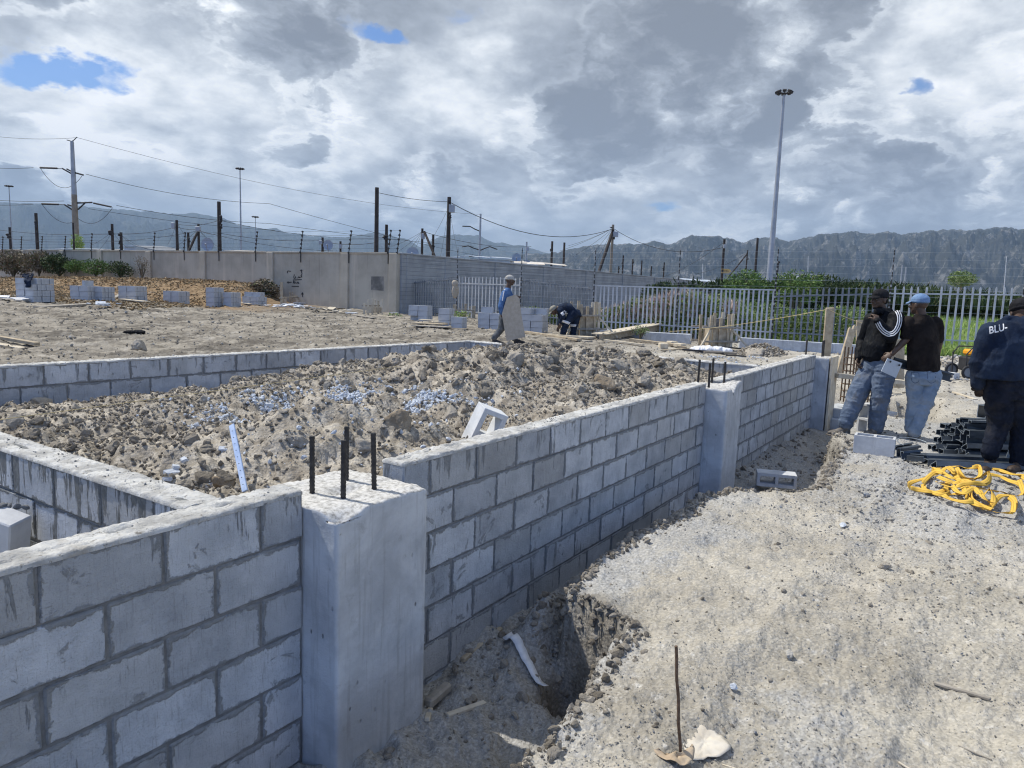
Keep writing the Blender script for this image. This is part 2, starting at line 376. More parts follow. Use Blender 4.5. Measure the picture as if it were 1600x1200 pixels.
def soil_fn(N, b):
    tc = N.n('ShaderNodeTexCoord').outputs['Object']; at = lambda k: N.n('ShaderNodeAttribute', attribute_name=k).outputs['Fac']
    n1 = N.noise(tc, .9, 8, .62).outputs[0]; n2 = N.noise(tc, 7, 8, .68).outputs[0]; n3 = N.noise(tc, 55, 5, .7).outputs[0]
    c = N.mix(N.ss(n1, .33, .67), (.305, .28, .235), (.46, .43, .37))
    c = N.mix(N.math('MULTIPLY', N.ss(n2, .52, .66), .55), c, (.29, .28, .26))
    c = N.mix(N.math('MULTIPLY', N.ss(N.noise(tc, 19, 6, .7).outputs[0], .56, .68), .5), c, (.62, .605, .57))
    # crushed grey stone trodden into the bank
    gr = N.ss(N.math('ADD', N.math('MULTIPLY', at('grav'), .42), N.math('ADD', N.math('MULTIPLY', N.noise(tc, 2.2, 8, .72).outputs[0], .8), N.math('MULTIPLY', N.noise(tc, 30, 5, .7).outputs[0], .5))), .74, 1.02)
    c = N.mix(N.math('MULTIPLY', gr, .6), c, N.mix(N.ss(n3, .4, .62), (.27, .28, .29), (.47, .475, .48)))
    # brown cut earth; the dug pocket and cell also get shade painted in
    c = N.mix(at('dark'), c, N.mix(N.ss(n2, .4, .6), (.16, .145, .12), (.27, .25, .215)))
    # dry brown grass thatch on the embankment
    c = N.mix(at('thatch'), c, N.mix(N.ss(N.noise(tc, 3, 8, .7).outputs[0], .38, .62), (.20, .135, .075), (.36, .27, .16)))
    # loose tipped fill inside the plot
    c = N.mix(at('fill'), c, N.mix(N.ss(n2, .38, .64), (.22, .192, .155), (.45, .41, .345)))
    # rutted building yard, colour darkened further for its many tiny shadows
    c = N.mix(N.math('MULTIPLY', at('yard'), .95), c, N.mix(N.ss(N.noise(N.vmath('MULTIPLY', tc, (.6, 1.4, 1)), 1.6, 9, .75).outputs[0], .38, .62), (.11, .098, .083), (.33, .30, .252)))
    c = N.mix(at('thatch'), c, N.mix(N.ss(N.noise(tc, 3, 8, .7).outputs[0], .38, .62), (.16, .105, .06), (.30, .215, .13)))
    c = N.mix(N.math('MULTIPLY', N.ss(N.noise(tc, 1.4, 7, .66, .5).outputs[0], .52, .68), .35), c, (.53, .50, .445))
    sp = N.n('ShaderNodeTexVoronoi', ins={'Vector': tc, 'Scale': 85.}).outputs[1]
    c = N.mix(.35, c, N.vmath('SCALE', c, sc=N.math('ADD', N.math('MULTIPLY', N.n('ShaderNodeSeparateXYZ', ins={0: sp}).outputs[0], 1.1), .45)))
    setc(N, b, c)
    v2 = N.n('ShaderNodeTexVoronoi', ins={'Vector': tc, 'Scale': 55.}).outputs[0]
    h = N.math('ADD', N.math('MULTIPLY', n2, 2.2), N.math('ADD', N.math('MULTIPLY', n3, 1.0), N.math('MULTIPLY', v2, -.8)))
    bump(N, b, h, .6, .013)
M['soil'] = mat('bank soil', soil_fn, 1., spec=.1)
def stone_fn(c1, c2, c3=None):
    def fn(N, b):
        tc = N.n('ShaderNodeTexCoord').outputs['Object']; r = N.n('ShaderNodeNewGeometry').outputs['Random Per Island']
        c = N.mix(r, c1, c2)
        if c3: c = N.mix(N.ss(N.math('FRACT', N.math('MULTIPLY', r, 13.7)), .82, .9), c, c3)
        c = N.mix(N.math('MULTIPLY', N.ss(N.noise(tc, 30, 6, .7).outputs[0], .4, .7), .5), c, c1)
        setc(N, b, c)
        bump(N, b, N.noise(tc, 38, 8, .75).outputs[0], 1., .02)
    return fn
M['clod'] = mat('clay clods', stone_fn((.18, .158, .128), (.45, .41, .35), (.35, .315, .262)), 1., spec=.1)
M['yardstone'] = mat('yard crumbs', stone_fn((.17, .153, .13), (.36, .33, .285), (.52, .50, .46)), 1., spec=.1)
M['gravel'] = mat('crushed stone', stone_fn((.32, .30, .265), (.58, .55, .495), (.30, .315, .34)), .95, spec=.2)
M['bluestone'] = mottled('cement lumps', (.42, .455, .51), (.60, .64, .69), 12, 40, .9, .01)
M['brownrock'] = mottled('brown clay lump', (.22, .17, .115), (.35, .29, .215), 9, 30, 1., .02)
M['paintblk'] = mottled('new block', (.45, .46, .475), (.58, .59, .60), 7, 80, .5, .003, island=.0)
M['wood'] = mottled('weathered timber', (.36, .29, .20), (.52, .44, .32), 9, 40, .6, .004, stretch=(1, 1, 1), island=.2)
M['wood_pale'] = mottled('pale timber', (.50, .43, .32), (.66, .59, .47), 7, 40, .5, .004, island=.15)
M['wood_grey'] = mottled('grey timber', (.27, .245, .21), (.42, .385, .33), 8, 40, .6, .004, island=.2)
M['ply'] = mottled('chipboard', (.40, .345, .275), (.47, .41, .335), 14, 90, .4, .002)
M['rebar'] = mottled('rebar steel', (.035, .034, .036), (.07, .065, .06), 40, 120, .6, .003, .6, metallic=.4)
M['rust'] = mottled('rusty steel', (.10, .065, .045), (.18, .12, .08), 60, 200, .6, .002, .7, metallic=.3)
M['pole'] = mottled('creosoted pole', (.035, .030, .028), (.07, .06, .055), 2, 20, .4, .01)
M['black'] = mottled('black fittings', (.02, .02, .022), (.045, .045, .05), 3, 30, .2, .01, .6)
M['galv'] = mottled('galvanised steel', (.42, .44, .47), (.56, .58, .61), 3, 40, .2, .002, .55, metallic=.35)
M['dullsteel'] = mottled('dull grey steel', (.15, .17, .20), (.23, .25, .28), 3, 40, .2, .002, .6, metallic=.2)
M['polegrey'] = mottled('grey painted mast', (.28, .31, .36), (.38, .41, .46), 1, 20, .2, .003, .5, metallic=.2)
M['polebrown'] = mottled('weathered steel pole', (.20, .17, .14), (.30, .26, .21), 1, 20, .2, .003, .7)
M['wire'] = mat('wire', None, .6, (.05, .055, .065))

# ---------------------------------------------------------------- terrain heights (world x, y)
EDX = [-30, -6, -.77, .28, .40, .52, 1.08, 2.39, 3.0, 3.25, 3.5, 3.62, 3.85, 4.3, 5.2, 6.2, 6.5, 7.6, 8.6, 9.0, 30]
EDY = [-1.15, -1.15, -1.12, -1.0, -.9, -.52, -.42, -.46, -.44, -.55, -.85, -1.12, -1.16, -1.13, -1.08, -1.12, -.82, -.74, -.80, -1.05, -1.1]
TOPZ = .746
def ymain_back(x): return 5.13-(x-.14)*.0686
def H(x, y, parts=False):
    x = np.asarray(x, float); y = np.asarray(y, float); sh = x.shape
    P2 = np.stack([x, y], -1)
    n_big = fbm(P2*.35+3.1, 3, 5)-.5; n_mid = fbm(P2*1.6, 4, 11)-.5; n_fin = fbm(P2*9, 4, 23)-.5; n_mic = fbm(P2*42, 3, 31)-.5
    X, Y = WC(x, y)
    # bank on the viewer's side
    bank = n_big*.12+n_mid*.10+n_fin*.055+n_mic*.020-.02+(fbm(P2*3.3+7, 3, 19, .5, True)-.6)*.03
    for q_, w_ in ((-1.75, .10), (-2.35, .10), (-3.1, .14)):
        l_ = q_-.10*np.sin(x*.8+q_); bank = bank-.022*np.exp(-((y-l_)/w_)**2)*sstep(fbm(P2*.7+q_, 2, 13), .35, .6)+.012*np.exp(-((y-l_-.16)/.07)**2)
    ra = np.clip((x-10)/14, 0, 1)
    # the yard beyond the plot, rising to the left
    left = np.clip((-X-4)/12, 0, 1)
    # distance in front of the far left wall (corner -5.4,34 -> -35.7,51 in viewer coords)
    dwall = (X+5.4)*(-17/34.7)+(Y-34)*(-30.3/34.7)
    emb = sstep(dwall, 6.8, 2.4)*sstep(-X, 11.2, 13.8)*np.where(dwall > -30, 1, 1)
    yard = .27+.38*left+(1.5-.65)*emb*.98-.22*sstep(X, 2, 6.5)*sstep(Y, 12, 18)-.10*np.exp(-((dwall-7.4)/.8)**2)*sstep(-X, 9, 12)
    yard = yard+n_big*.12+n_mid*.12+n_fin*.085+n_mic*.02+(fbm(P2*2.2+5, 4, 29, .55, True)-.6)*.09
    wy = sstep(y, .2, 5.2)
    xr = sstep(x, 6.2, 7.4)
    far = bank*(1-ra*.5)+(.05)*ra
    z = np.where(y > ymain_back(x)+.05, yard, bank)
    # right of the plot (x > 6.7): blend from bank level to yard
    zr = bank+sstep(y, -.2, .6)*(.47-.2*sstep(y, 2.5, 6))+0*x
    zr = np.where(x > 9.6, bank+sstep(y, .3, 3.0)*.27, zr)
    z = np.where((x > 6.72) & (y < ymain_back(x)+.05), zr, z)
    z = np.where((x > 6.72) & (y >= ymain_back(x)+.05), yard, z)
    z = np.where((x > 9.6), bank+sstep(y, .0, 4.0)*.27+.0*x, z)
    z = np.where((x > 9.6) & (y > 4), yard, z)
    z = np.where((x > 13) & (Y > 17) & (X > 1.5), np.minimum(z, .27-.22*sstep(X, 2, 6.5)+n_mid*.1+n_fin*.06), z)
    # fill inside the plot
    fill = .50+.16*sstep(x, 1.2, 3.4)*sstep(y, 5.0, 3.2)+.06*sstep(y, 4.6, 2.5)-.14*sstep(y, 3.6, 4.9)
    fill = fill+.26*np.exp(-(((x-.45)/.7)**2+((y-1.15)/.6)**2))       # tipped sandy heap
    fill = fill+.16*np.exp(-(((x-4.0)/1.5)**2+((y-2.2)/1.0)**2))+.08*np.exp(-(((x-2.0)/1.0)**2+((y-3.4)/.8)**2))
    fill = fill-.22*sstep(x, 5.5, 6.4)*sstep(y, 1.6, .3)+.0
    fill = np.minimum(fill, .69+.25*sstep(y, .35, 1.4))
    fill = fill+(fbm(P2*2.4+9, 4, 41)-.5)*.26*sstep(y, .15, .8)+(fbm(P2*9, 4, 43, .6)-.5)*.12+(fbm(P2*30, 3, 47)-.5)*.035
    inside = (x > -1.2) & (x < 6.72) & (y > .05) & (y < ymain_back(x)+.05)
    z = np.where(inside, fill, z)
    cell = (x <= -1.2) & (y > .05) & (y < ymain_back(x)+.05)
    z = np.where(cell, -.12+n_mid*.2+n_fin*.1+n_mic*.02, z)
    # trench beside the wall
    ed = np.interp(x, EDX, EDY)+(fbm(np.stack([x*2.3, y*.6], -1), 6, 61, .62)-.5)*.20+(fbm(P2*13, 3, 65)-.5)*.05
    floor = -.46+.05*sstep(y, -.5, 0.)*sstep(x, -.2, .6)+n_mid*.12+n_fin*.10+n_mic*.02
    floor = floor-.04*sstep(x, .45, 1.0)*(1-sstep(x, 3.0, 3.9))+.05*sstep(x, 3.9, 4.4)
    floor = floor-.42*np.exp(-(((x-.36)/.15)**2+((y+.74)/.19)**2)**2)       # dark pocket dug under the bank
    floor = floor+.28*np.exp(-(((x-.75)/.3)**2+((y+.30)/.12)**2))
    wdt = .045+.05*fbm(P2*3, 2, 71)
    t = sstep(y, ed-.03, ed+wdt)
    # overhanging lip is rounded
    intrench = (y < .12) & (x < 9.4)
    z = np.where(intrench, bank*(1-t)+floor*t, z)
    # pit behind the third pier
    pit = sstep(y, -1.75, -1.45)*(1-sstep(y, 1.1, 1.35))*sstep(x, 9.0, 9.4)*(1-sstep(x, 11.2, 11.5))
    z = z*(1-pit)+(-.45+n_mid*.15+n_fin*.08)*pit
    # beyond the fence and far away
    dist = np.hypot(x-CAM[0], y-CAM[1])
    fz = sstep(dist, 40, 90); z = z*(1-fz)+fz*(.3+(fbm(P2*.02, 3, 77)-.5)*.6)
    if not parts: return z
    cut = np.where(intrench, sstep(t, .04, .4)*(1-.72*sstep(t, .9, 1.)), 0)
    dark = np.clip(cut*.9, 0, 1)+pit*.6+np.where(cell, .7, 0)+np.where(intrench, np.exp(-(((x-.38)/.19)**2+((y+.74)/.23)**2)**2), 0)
    grav = np.where(inside | cell, .0, 1.)*sstep(fbm(P2*.5+20, 3, 81), .42, .62)*(1-sstep(dist, 12, 20))
    grav = np.maximum(grav, np.exp(-(((x-4.3)/1.5)**2+((y+2.1)/.9)**2))*1.1)
    grav = np.maximum(grav, np.exp(-(((x+.1)/.5)**2+((y+1.9)/.35)**2))*.6); grav = np.where(intrench & (t > .8), .75, grav)
    yd = np.where(y > ymain_back(x)+.05, 1., 0.)*np.where(x > 6.72, sstep(y, 4.0, 7), 1)
    yd = np.where(np.abs(X) < 400, yd, 0)
    return z, np.clip(dark, 0, 1), np.clip(grav, 0, 1), sstep(dwall, 9.5, 7.5)*sstep(-X, 8, 12)*(dwall > -8), inside*1., yd
def h1(x, y): return float(H(np.array([x]), np.array([y]))[0])
# one sheet from the viewpoint's feet to the horizon, finer where it is near
ang = np.concatenate([np.arange(-180, -60, 4.), np.arange(-60, -41, 1.), np.arange(-41, 41, .14), np.arange(41, 60, 1.), np.arange(60, 180, 4.)])
rr = [.35]
while rr[-1] < 30: rr.append(rr[-1]*1.0085+.001)
while rr[-1] < 30000: rr.append(rr[-1]*1.06)
rr = np.array(rr)
A, Rr = np.meshgrid(np.radians(ang), rr, indexing='ij')
X0, Y0 = Rr*np.sin(A), Rr*np.cos(A)
gx_ = CAM[0]+X0*math.sin(YAW)+Y0*math.cos(YAW); gy_ = CAM[1]-X0*math.cos(YAW)+Y0*math.sin(YAW)
gz_, a_dark, a_grav, a_th, a_fill, a_yard = H(gx_, gy_, True)
na, nr = A.shape; ids = np.arange(na*nr).reshape(na, nr)
nx_ = np.roll(ids, -1, 0)
fc = np.stack([ids[:, :-1], nx_[:, :-1], nx_[:, 1:], ids[:, 1:]], -1).reshape(-1, 4)[:, ::-1]
verts = np.stack([gx_, gy_, gz_], -1).reshape(-1, 3)
cidx = len(verts); verts = np.vstack([verts, [[CAM[0], CAM[1], 0]]])
tri = np.stack([ids[:, 0], nx_[:, 0], np.full(na, cidx)], -1)
ap = lambda a: np.append(a.reshape(-1), 0)
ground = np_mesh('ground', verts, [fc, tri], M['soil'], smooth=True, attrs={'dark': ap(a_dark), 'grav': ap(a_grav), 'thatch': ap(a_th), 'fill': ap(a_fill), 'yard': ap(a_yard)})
tag(ground, kind='structure')
# ---------------------------------------------------------------- loose stones and clods
def ico(sub, seed, squash=.7, rough=.28):
    bm = bmesh.new(); bmesh.ops.create_icosphere(bm, subdivisions=sub, radius=1)
    v = np.array([x.co[:] for x in bm.verts]); f = np.array([[q.index for q in x.verts] for x in bm.faces]); bm.free()
    r = np.random.RandomState(seed)
    d = 1+rough*2*(fbm(v*1.1+seed*3.7, 3, seed, .6)-.5)*1.6
    for _ in range(9):                      # knock flat facets
        nrm = r.normal(size=3); nrm /= np.linalg.norm(nrm); k = v @ nrm; lim = r.uniform(.42, .80)
        d = np.where(k*d > lim, lim/np.maximum(k, 1e-3), d)
    d = d*(1+rough*.9*(fbm(v*3.3+seed*1.7, 4, seed+50, .65)-.5))
    return v*d[:, None]*np.array([1, r.uniform(.6, 1), squash*r.uniform(.75, 1.1)]), f
def scatter(name, pos, size, mats, sub=1, nvar=10, sink=.3, seed=0, parent=None, smooth=False, rough=.28):
    pos = np.asarray(pos); r = np.random.RandomState(seed); VV, FF, b = [], [], 0
    vars_ = [ico(sub, seed+k, rough=rough) for k in range(nvar)]; which = r.randint(0, nvar, len(pos))
    for k, (v, f) in enumerate(vars_):
        m = np.where(which == k)[0]
        if not len(m): continue
        q = r.normal(size=(len(m), 4)); q[:, 1:3] *= .45; q /= np.linalg.norm(q, axis=1)[:, None]
        w, x, y, z = q.T
        Rm = np.stack([1-2*(y*y+z*z), 2*(x*y-w*z), 2*(x*z+w*y), 2*(x*y+w*z), 1-2*(x*x+z*z), 2*(y*z-w*x), 2*(x*z-w*y), 2*(y*z+w*x), 1-2*(x*x+y*y)], -1).reshape(-1, 3, 3)
        vv = np.einsum('nij,vj->nvi', Rm, v)*size[m][:, None, None]
        p = pos[m].copy(); p[:, 2] += size[m]*(1-2*sink)*.5
        vv = vv+p[:, None, :]; n = len(v)
        VV.append(vv.reshape(-1, 3)); FF.append((f[None]+(np.arange(len(m))*n)[:, None, None]+b).reshape(-1, 3)); b += len(m)*n
    return np_mesh(name, np.concatenate(VV), np.concatenate(FF), mats, parent, smooth)
rs = np.random.RandomState(4)
def polar_pts(n, r0, r1, a0=-38, a1=38, pw=1.):
    a = np.radians(rs.uniform(a0, a1, n)); r = np.exp(rs.uniform(math.log(r0), math.log(r1), n)); q = r*np.sin(a), r*np.cos(a)
    return CAM[0]+q[0]*math.sin(YAW)+q[1]*math.cos(YAW), CAM[1]-q[0]*math.cos(YAW)+q[1]*math.sin(YAW), r
# gravel on the bank and in the trench
x, y, r = polar_pts(110000, 1.3, 12); keep = (y < -.02) & ((y < -.25) | ((x < -.85) | ((x > -.2) & (x < 4.15)) | (x > 4.75)))
dens = fbm(np.stack([x*.9, y*.9], -1), 4, 91); keep &= rs.rand(len(x)) < sstep(dens, .38, .66)*.55+.06+.5*np.exp(-(((x-4.3)/1.5)**2+((y+2.1)/.9)**2))+.4*(y > np.interp(x, EDX, EDY))+.7*np.exp(-(((x+.1)/.5)**2+((y+1.9)/.35)**2))
x, y, r = x[keep], y[keep], r[keep]
sz = .0025+.0065*rs.rand(len(x))**3+.012*(rs.rand(len(x)) > .985)*rs.rand(len(x)); sz *= np.clip(r/4, .8, 2.2)
sz *= 1+.9*np.exp(-(((x-4.3)/1.5)**2+((y+2.1)/.9)**2))
z = H(x, y)
tag(scatter('gravel', np.stack([x, y, z], -1), sz, M['gravel'], 1, 8, .25, 3), 'grey and buff crushed stone scattered over the bank and trench', 'gravel', kind='stuff')
# rubble at the trench foot
n = 2600; x = rs.uniform(-1.2, 9., n); y = rs.uniform(-1.05, -.03, n); ok = (y > np.interp(x, EDX, EDY)+.02) & ~((x > -.85) & (x < -.2) & (y > -.23)) & ~((x > 4.15) & (x < 4.75) & (y > -.23))
ok &= rs.rand(n) < .25+.75*sstep(np.abs(x-.7), .9, .2)+.5*sstep(y, -.25, -.05)
x, y = x[ok], y[ok]; sz = .008+.035*rs.rand(len(x))**3
tag(scatter('trench_rubble', np.stack([x, y, H(x, y)], -1), sz, M['clod'], 2, 8, .3, 17), 'small clods and stones lying along the trench floor', 'rubble', kind='stuff')
# crumbled soil along the lip and down the cut face of the bank
n = 9000; x = rs.uniform(-2.2, 9.0, n); e_ = np.interp(x, EDX, EDY); y = e_+rs.normal(size=n)*.040-.01; ok = (y < -.05) & (rs.rand(n) < .35+.65*sstep(fbm(np.stack([x*1.7, x*0], -1), 3, 73), .35, .6))
x, y = x[ok], y[ok]; sz = .006+.030*rs.rand(len(x))**3.2
tag(scatter('crumbled_edge', np.stack([x, y, H(x, y)], -1), sz, M['clod'], 2, 10, .35, 75, rough=.4), 'crumbled soil lumps along the broken lip of the trench', 'soil', kind='stuff')
x = rs.uniform(-1.5, 7.5, 60000); y = rs.uniform(-1.3, -.3, 60000); z = H(x, y); ok = (z < -.06) & (z > -.42) & (y < np.interp(x, EDX, EDY)+.22); x, y, z = x[ok][:2600], y[ok][:2600], z[ok][:2600]; sz = .008+.032*rs.rand(len(x))**2.5
tag(scatter('cut_face_clods', np.stack([x, y, z-.01], -1), sz, M['clod'], 2, 10, .5, 87, rough=.4), 'clods of soil sticking out of the cut side of the trench', 'soil', kind='stuff')
# buff lumps pressed into the trampled bank
x, y, r = polar_pts(3600, 1.5, 11); ok = (y < np.interp(x, EDX, EDY)-.03) & (rs.rand(len(x)) < sstep(fbm(np.stack([x*.8+3, y*.8], -1), 4, 97), .42, .62)); x, y, r = x[ok], y[ok], r[ok]; sz = (.007+.020*rs.rand(len(x))**4)*np.clip(r/4, .8, 1.6)
tag(scatter('bank_lumps', np.stack([x, y, H(x, y)], -1), sz, M['clod'], 2, 10, .62, 99, smooth=True), 'flattened lumps of soil pressed into the trampled bank', 'soil', kind='stuff')
# clods of the fill
def fill_pts(n):
    x = rs.uniform(-1.05, 6.6, n); y = rs.uniform(.2, 5.0, n); ok = y < ymain_back(x)-.2
    return x[ok], y[ok]
x, y = fill_pts(52000); dens = fbm(np.stack([x*.9, y*.9], -1), 3, 101)
ok = rs.rand(len(x)) < .35+.65*sstep(dens, .4, .6); x, y = x[ok], y[ok]
sz = .006+.020*rs.rand(len(x))**2.0
tag(scatter('soil_crumbs', np.stack([x, y, H(x, y)], -1), sz, M['clod'], 1, 10, .25, 33, smooth=False), 'small crumbs of dug soil covering the fill inside the walls', 'soil', kind='stuff')
x, y = fill_pts(4600); heap = np.exp(-(((x-.45)/.75)**2+((y-1.15)/.6)**2)**1.5); dens = fbm(np.stack([x*.8, y*.8], -1), 3, 103)+.25*sstep(x, 1., 3.5)
ok = rs.rand(len(x)) < (.10+.90*sstep(dens, .48, .70))*(1-.96*heap); x, y = x[ok], y[ok]
sz = .020+.078*rs.rand(len(x))**4.2; sz *= .8+.35*sstep(x, 1, 4); sz = np.where((y < .5) & (sz > .045), .045, sz)
tag(scatter('soil_clods', np.stack([x, y, H(x, y)], -1), sz, M['clod'], 3, 16, .42, 55, smooth=False, rough=.46), 'knobbly brown clods heaped over the fill inside the walls', 'soil', kind='stuff')
# pale crushed concrete spilt in the middle of the fill
n = 10000; t_ = rs.rand(n); x = .75+1.35*t_+rs.normal(size=n)*.30; y = 2.35-.75*t_+rs.normal(size=n)*.30; ok = rs.rand(n) < sstep(fbm(np.stack([x*2.6, y*2.6], -1), 3, 57), .40, .55); x, y = x[ok], y[ok]
x, y = np.append(x, .45+rs.normal(size=160)*.6), np.append(y, .75+rs.normal(size=160)*.3)
sz = .006+.026*rs.rand(len(x))**2.6
tag(scatter('concrete_crumbs', np.stack([x, y, H(x, y)+.01], -1), sz, M['bluestone'], 1, 8, .2, 59), 'pale blue grey crushed concrete spilt over the middle of the soil fill', 'rubble', kind='stuff')
# clods and stones in the yard beyond
x, y, r = polar_pts(60000, 8, 45, -40, 34); ok = (y > ymain_back(x)+.25) | (x > 7.3); ok &= ~((x > 7.3) & (x < 9.6) & (y > -.3) & (y < .5)); ok &= ~((y > -.6) & (y < .3) & (x < 9.6))
Xc, Yc = WC(x, y); ok &= (Yc < 31-.25*np.minimum(Xc, 20)*0)
x, y, r = x[ok], y[ok], r[ok]; sz = (.006+.040*rs.rand(len(x))**8)*np.clip(r/14, .7, 1.5)
tag(scatter('yard_stones', np.stack([x, y, H(x, y)], -1), sz, M['yardstone'], 1, 8, .45, 61), 'clods and stones strewn over the trampled yard', 'stones', kind='stuff')
x = rs.uniform(-4, 6.6, 420); y = ymain_back(x)+.25+np.abs(rs.normal(size=420))*.5; sz = .02+.08*rs.rand(420)**4
tag(scatter('spoil_clods', np.stack([x, y, H(x, y)], -1), sz, M['clod'], 2, 8, .3, 63, smooth=True), 'brown clods left along the outside of the far long wall', 'soil', kind='stuff')

# ---------------------------------------------------------------- block walls
rw = random.Random(5)
def block_wall(name, p0, p1, thick, top, bot, phase, label, group, s0=None, capw=.0, capseed=1, slots=True, bm_='block'):
    """wall front face runs p0->p1 (world xy), body on its left; phase = a top-course joint position"""
    p0, p1 = np.array(p0, float), np.array(p1, float); L = np.linalg.norm(p1-p0); ex = (p1-p0)/L; ey = np.array([-ex[1], ex[0]])
    root = empty(name, (p0[0], p0[1], bot), label, 'wall', group)
    th = math.atan2(ex[1], ex[0]); Rz = Matrix.Rotation(th, 3, 'Z')
    def wp(s, t, z): q = p0+ex*s+ey*t; return (q[0], q[1], z)
    core = MB(); core.box(wp(L/2, thick/2, (top+bot)/2-.006), (L-.006, thick-.014, top-bot-.012), Rz)
    nb = MB(); k = 0; z = top-.004
    while z-.19 > bot-.19:
        ph = phase+(.2 if k % 2 else 0.); s = ph-math.ceil((ph+.5)/.4)*.4
        while s < L:
            a, b = max(s+.005, .0), min(s+.395, L)
            if b-a > .03:
                hb = .19 if k else .193
                nb.box(wp((a+b)/2, thick/2+rw.uniform(-.0025, .0025), z-hb/2+rw.uniform(-.002, .002)), (b-a, thick, hb), Rz, .004+rw.random()*.003, .0016, rw)
            s += .4
        z -= .2; k += 1
    core.build('mortar', M['mortar'], root, (p0[0], p0[1], bot)); 
    o = nb.build('blocks', M[bm_], root, (p0[0], p0[1], 0)); o.location = (0, 0, -bot)
    vv_ = np.array(nb.v)-np.array([p0[0], p0[1], 0]); at = o.data.attributes.new('s', 'FLOAT', 'POINT'); at.data.foreach_set('value', (vv_[:, :2] @ ex-phase+40).astype(np.float32)); at = o.data.attributes.new('h', 'FLOAT', 'POINT'); at.data.foreach_set('value', (top-.002-vv_[:, 2]).astype(np.float32))
    # rough mortar topping with dark open cores
    st = .0115 if slots else .02; ns, nt = int(L/st)+1, max(8, int(thick/.0105))
    S, T = np.meshgrid(np.linspace(0, L, ns), np.linspace(0, thick, nt), indexing='ij')
    P_ = np.stack([S, T], -1)
    zt = .005+.012*(fbm(P_*9+capseed*7, 4, capseed, .6)-.5)+.014*(fbm(P_*45+capseed, 3, capseed+9)-.5)
    if slots:
        for j in range(int(L/.2)+1):
            c = phase % .2-.1+j*.2
            if rw.random() < .45: continue
            ln, dp = rw.uniform(.02, .075), rw.uniform(.015, .04); tt = thick*.5+rw.uniform(-.03, .03)
            d2 = (np.abs(S-c)/ln)**4+(np.abs(T-tt-.2*(S-c)*rw.uniform(-1, 1))/rw.uniform(.006, .013))**2
            zt = zt-dp*np.exp(-d2)
    edge = np.minimum(T, thick-T); zt = zt-.006*np.exp(-(edge/.006)**2)
    S2 = S; T2 = T+np.where(T < .001, -.003, 0)+np.where(T > thick-.001, .003, 0)+.004*(fbm(P_*30, 2, 5)-.5)*(np.minimum(edge, .01) < .005)
    q = p0[None, None]+ex*S2[..., None]+ey*T2[..., None]
    vt = np.concatenate([q, (top+zt)[..., None]], -1)
    ids = np.arange(ns*nt).reshape(ns, nt); f = np.stack([ids[:-1, :-1], ids[1:, :-1], ids[1:, 1:], ids[:-1, 1:]], -1).reshape(-1, 4)
    vt = vt.reshape(-1, 3); low = vt.copy(); low[:, 2] = top-.014; nv = len(vt)
    rim = np.concatenate([ids[:, 0], ids[-1, 1:], ids[::-1, -1][1:], ids[0, ::-1][1:-1]]); rn = np.roll(rim, -1)
    f2 = np.stack([rim, rim+nv, rn+nv, rn], -1)
    vv = np.vstack([vt, low])-np.array([p0[0], p0[1], 0])
    o = np_mesh('mortar_topping', vv, np.vstack([f, f2]), M['cap'], root, smooth=True); o.location = (0, 0, -bot)
    r = np.random.RandomState(capseed); n = int(L*110); s_ = r.uniform(0, L, n); t_ = r.uniform(.008, thick-.008, n); k_ = r.rand(n) < sstep(fbm(np.stack([s_*3, t_*4], -1)+capseed, 3, capseed), .40, .62); s_, t_ = s_[k_], t_[k_]
    q = p0[None]+ex*s_[:, None]+ey*t_[:, None]; sc = scatter('mortar_crumbs', np.concatenate([q-p0, np.full((len(q), 1), top+.004)], -1), .0025+.0075*r.rand(len(q))**2.5, M['crumb'], 1, 6, .2, capseed, root); sc.location = (0, 0, -bot); sc['kind'] = 'stuff'
    return root
M['crumb'] = mat('mortar crumbs', stone_fn((.20, .20, .195), (.60, .59, .57)), .95)
G1 = 'grey block foundation walls of the plot'
BOT = -.72
block_wall('block_wall', (-6.0, 0), (-.82, 0), .15, TOPZ, BOT, (-1.023+6.0) % .4, 'long front block wall nearest the viewer, left of the big foreground pier', G1, capseed=3)
block_wall('block_wall', (-.20, 0), (4.20, 0), .14, TOPZ, BOT, .2, 'long front block wall between the foreground pier and the middle pier', G1, capseed=5)
block_wall('block_wall', (4.70, 0), (9.40, 0), .14, TOPZ-.012, BOT, (5.889-4.70) % .4, 'front block wall between the middle pier and the far pier with the wooden post', G1, capseed=7)
block_wall('block_wall', (-1.24, 6.5), (-1.24, .155), .16, TOPZ-.004, -.5, .13, 'mortar streaked cross wall running back from the near front wall at lower left', G1, capseed=9, bm_='block_streaked')
block_wall('block_wall', (-6, ymain_back(-6)), (6.62, ymain_back(6.62)), .14, TOPZ, -.1, .1, 'low far long block wall behind the tipped soil', G1, capseed=11, slots=False)
block_wall('block_wall', (6.62, ymain_back(6.62)+.14), (6.58, .15), .14, TOPZ, -.1, .25, 'right end cross wall between the tipped soil and the yard planks', G1, capseed=13, slots=False)
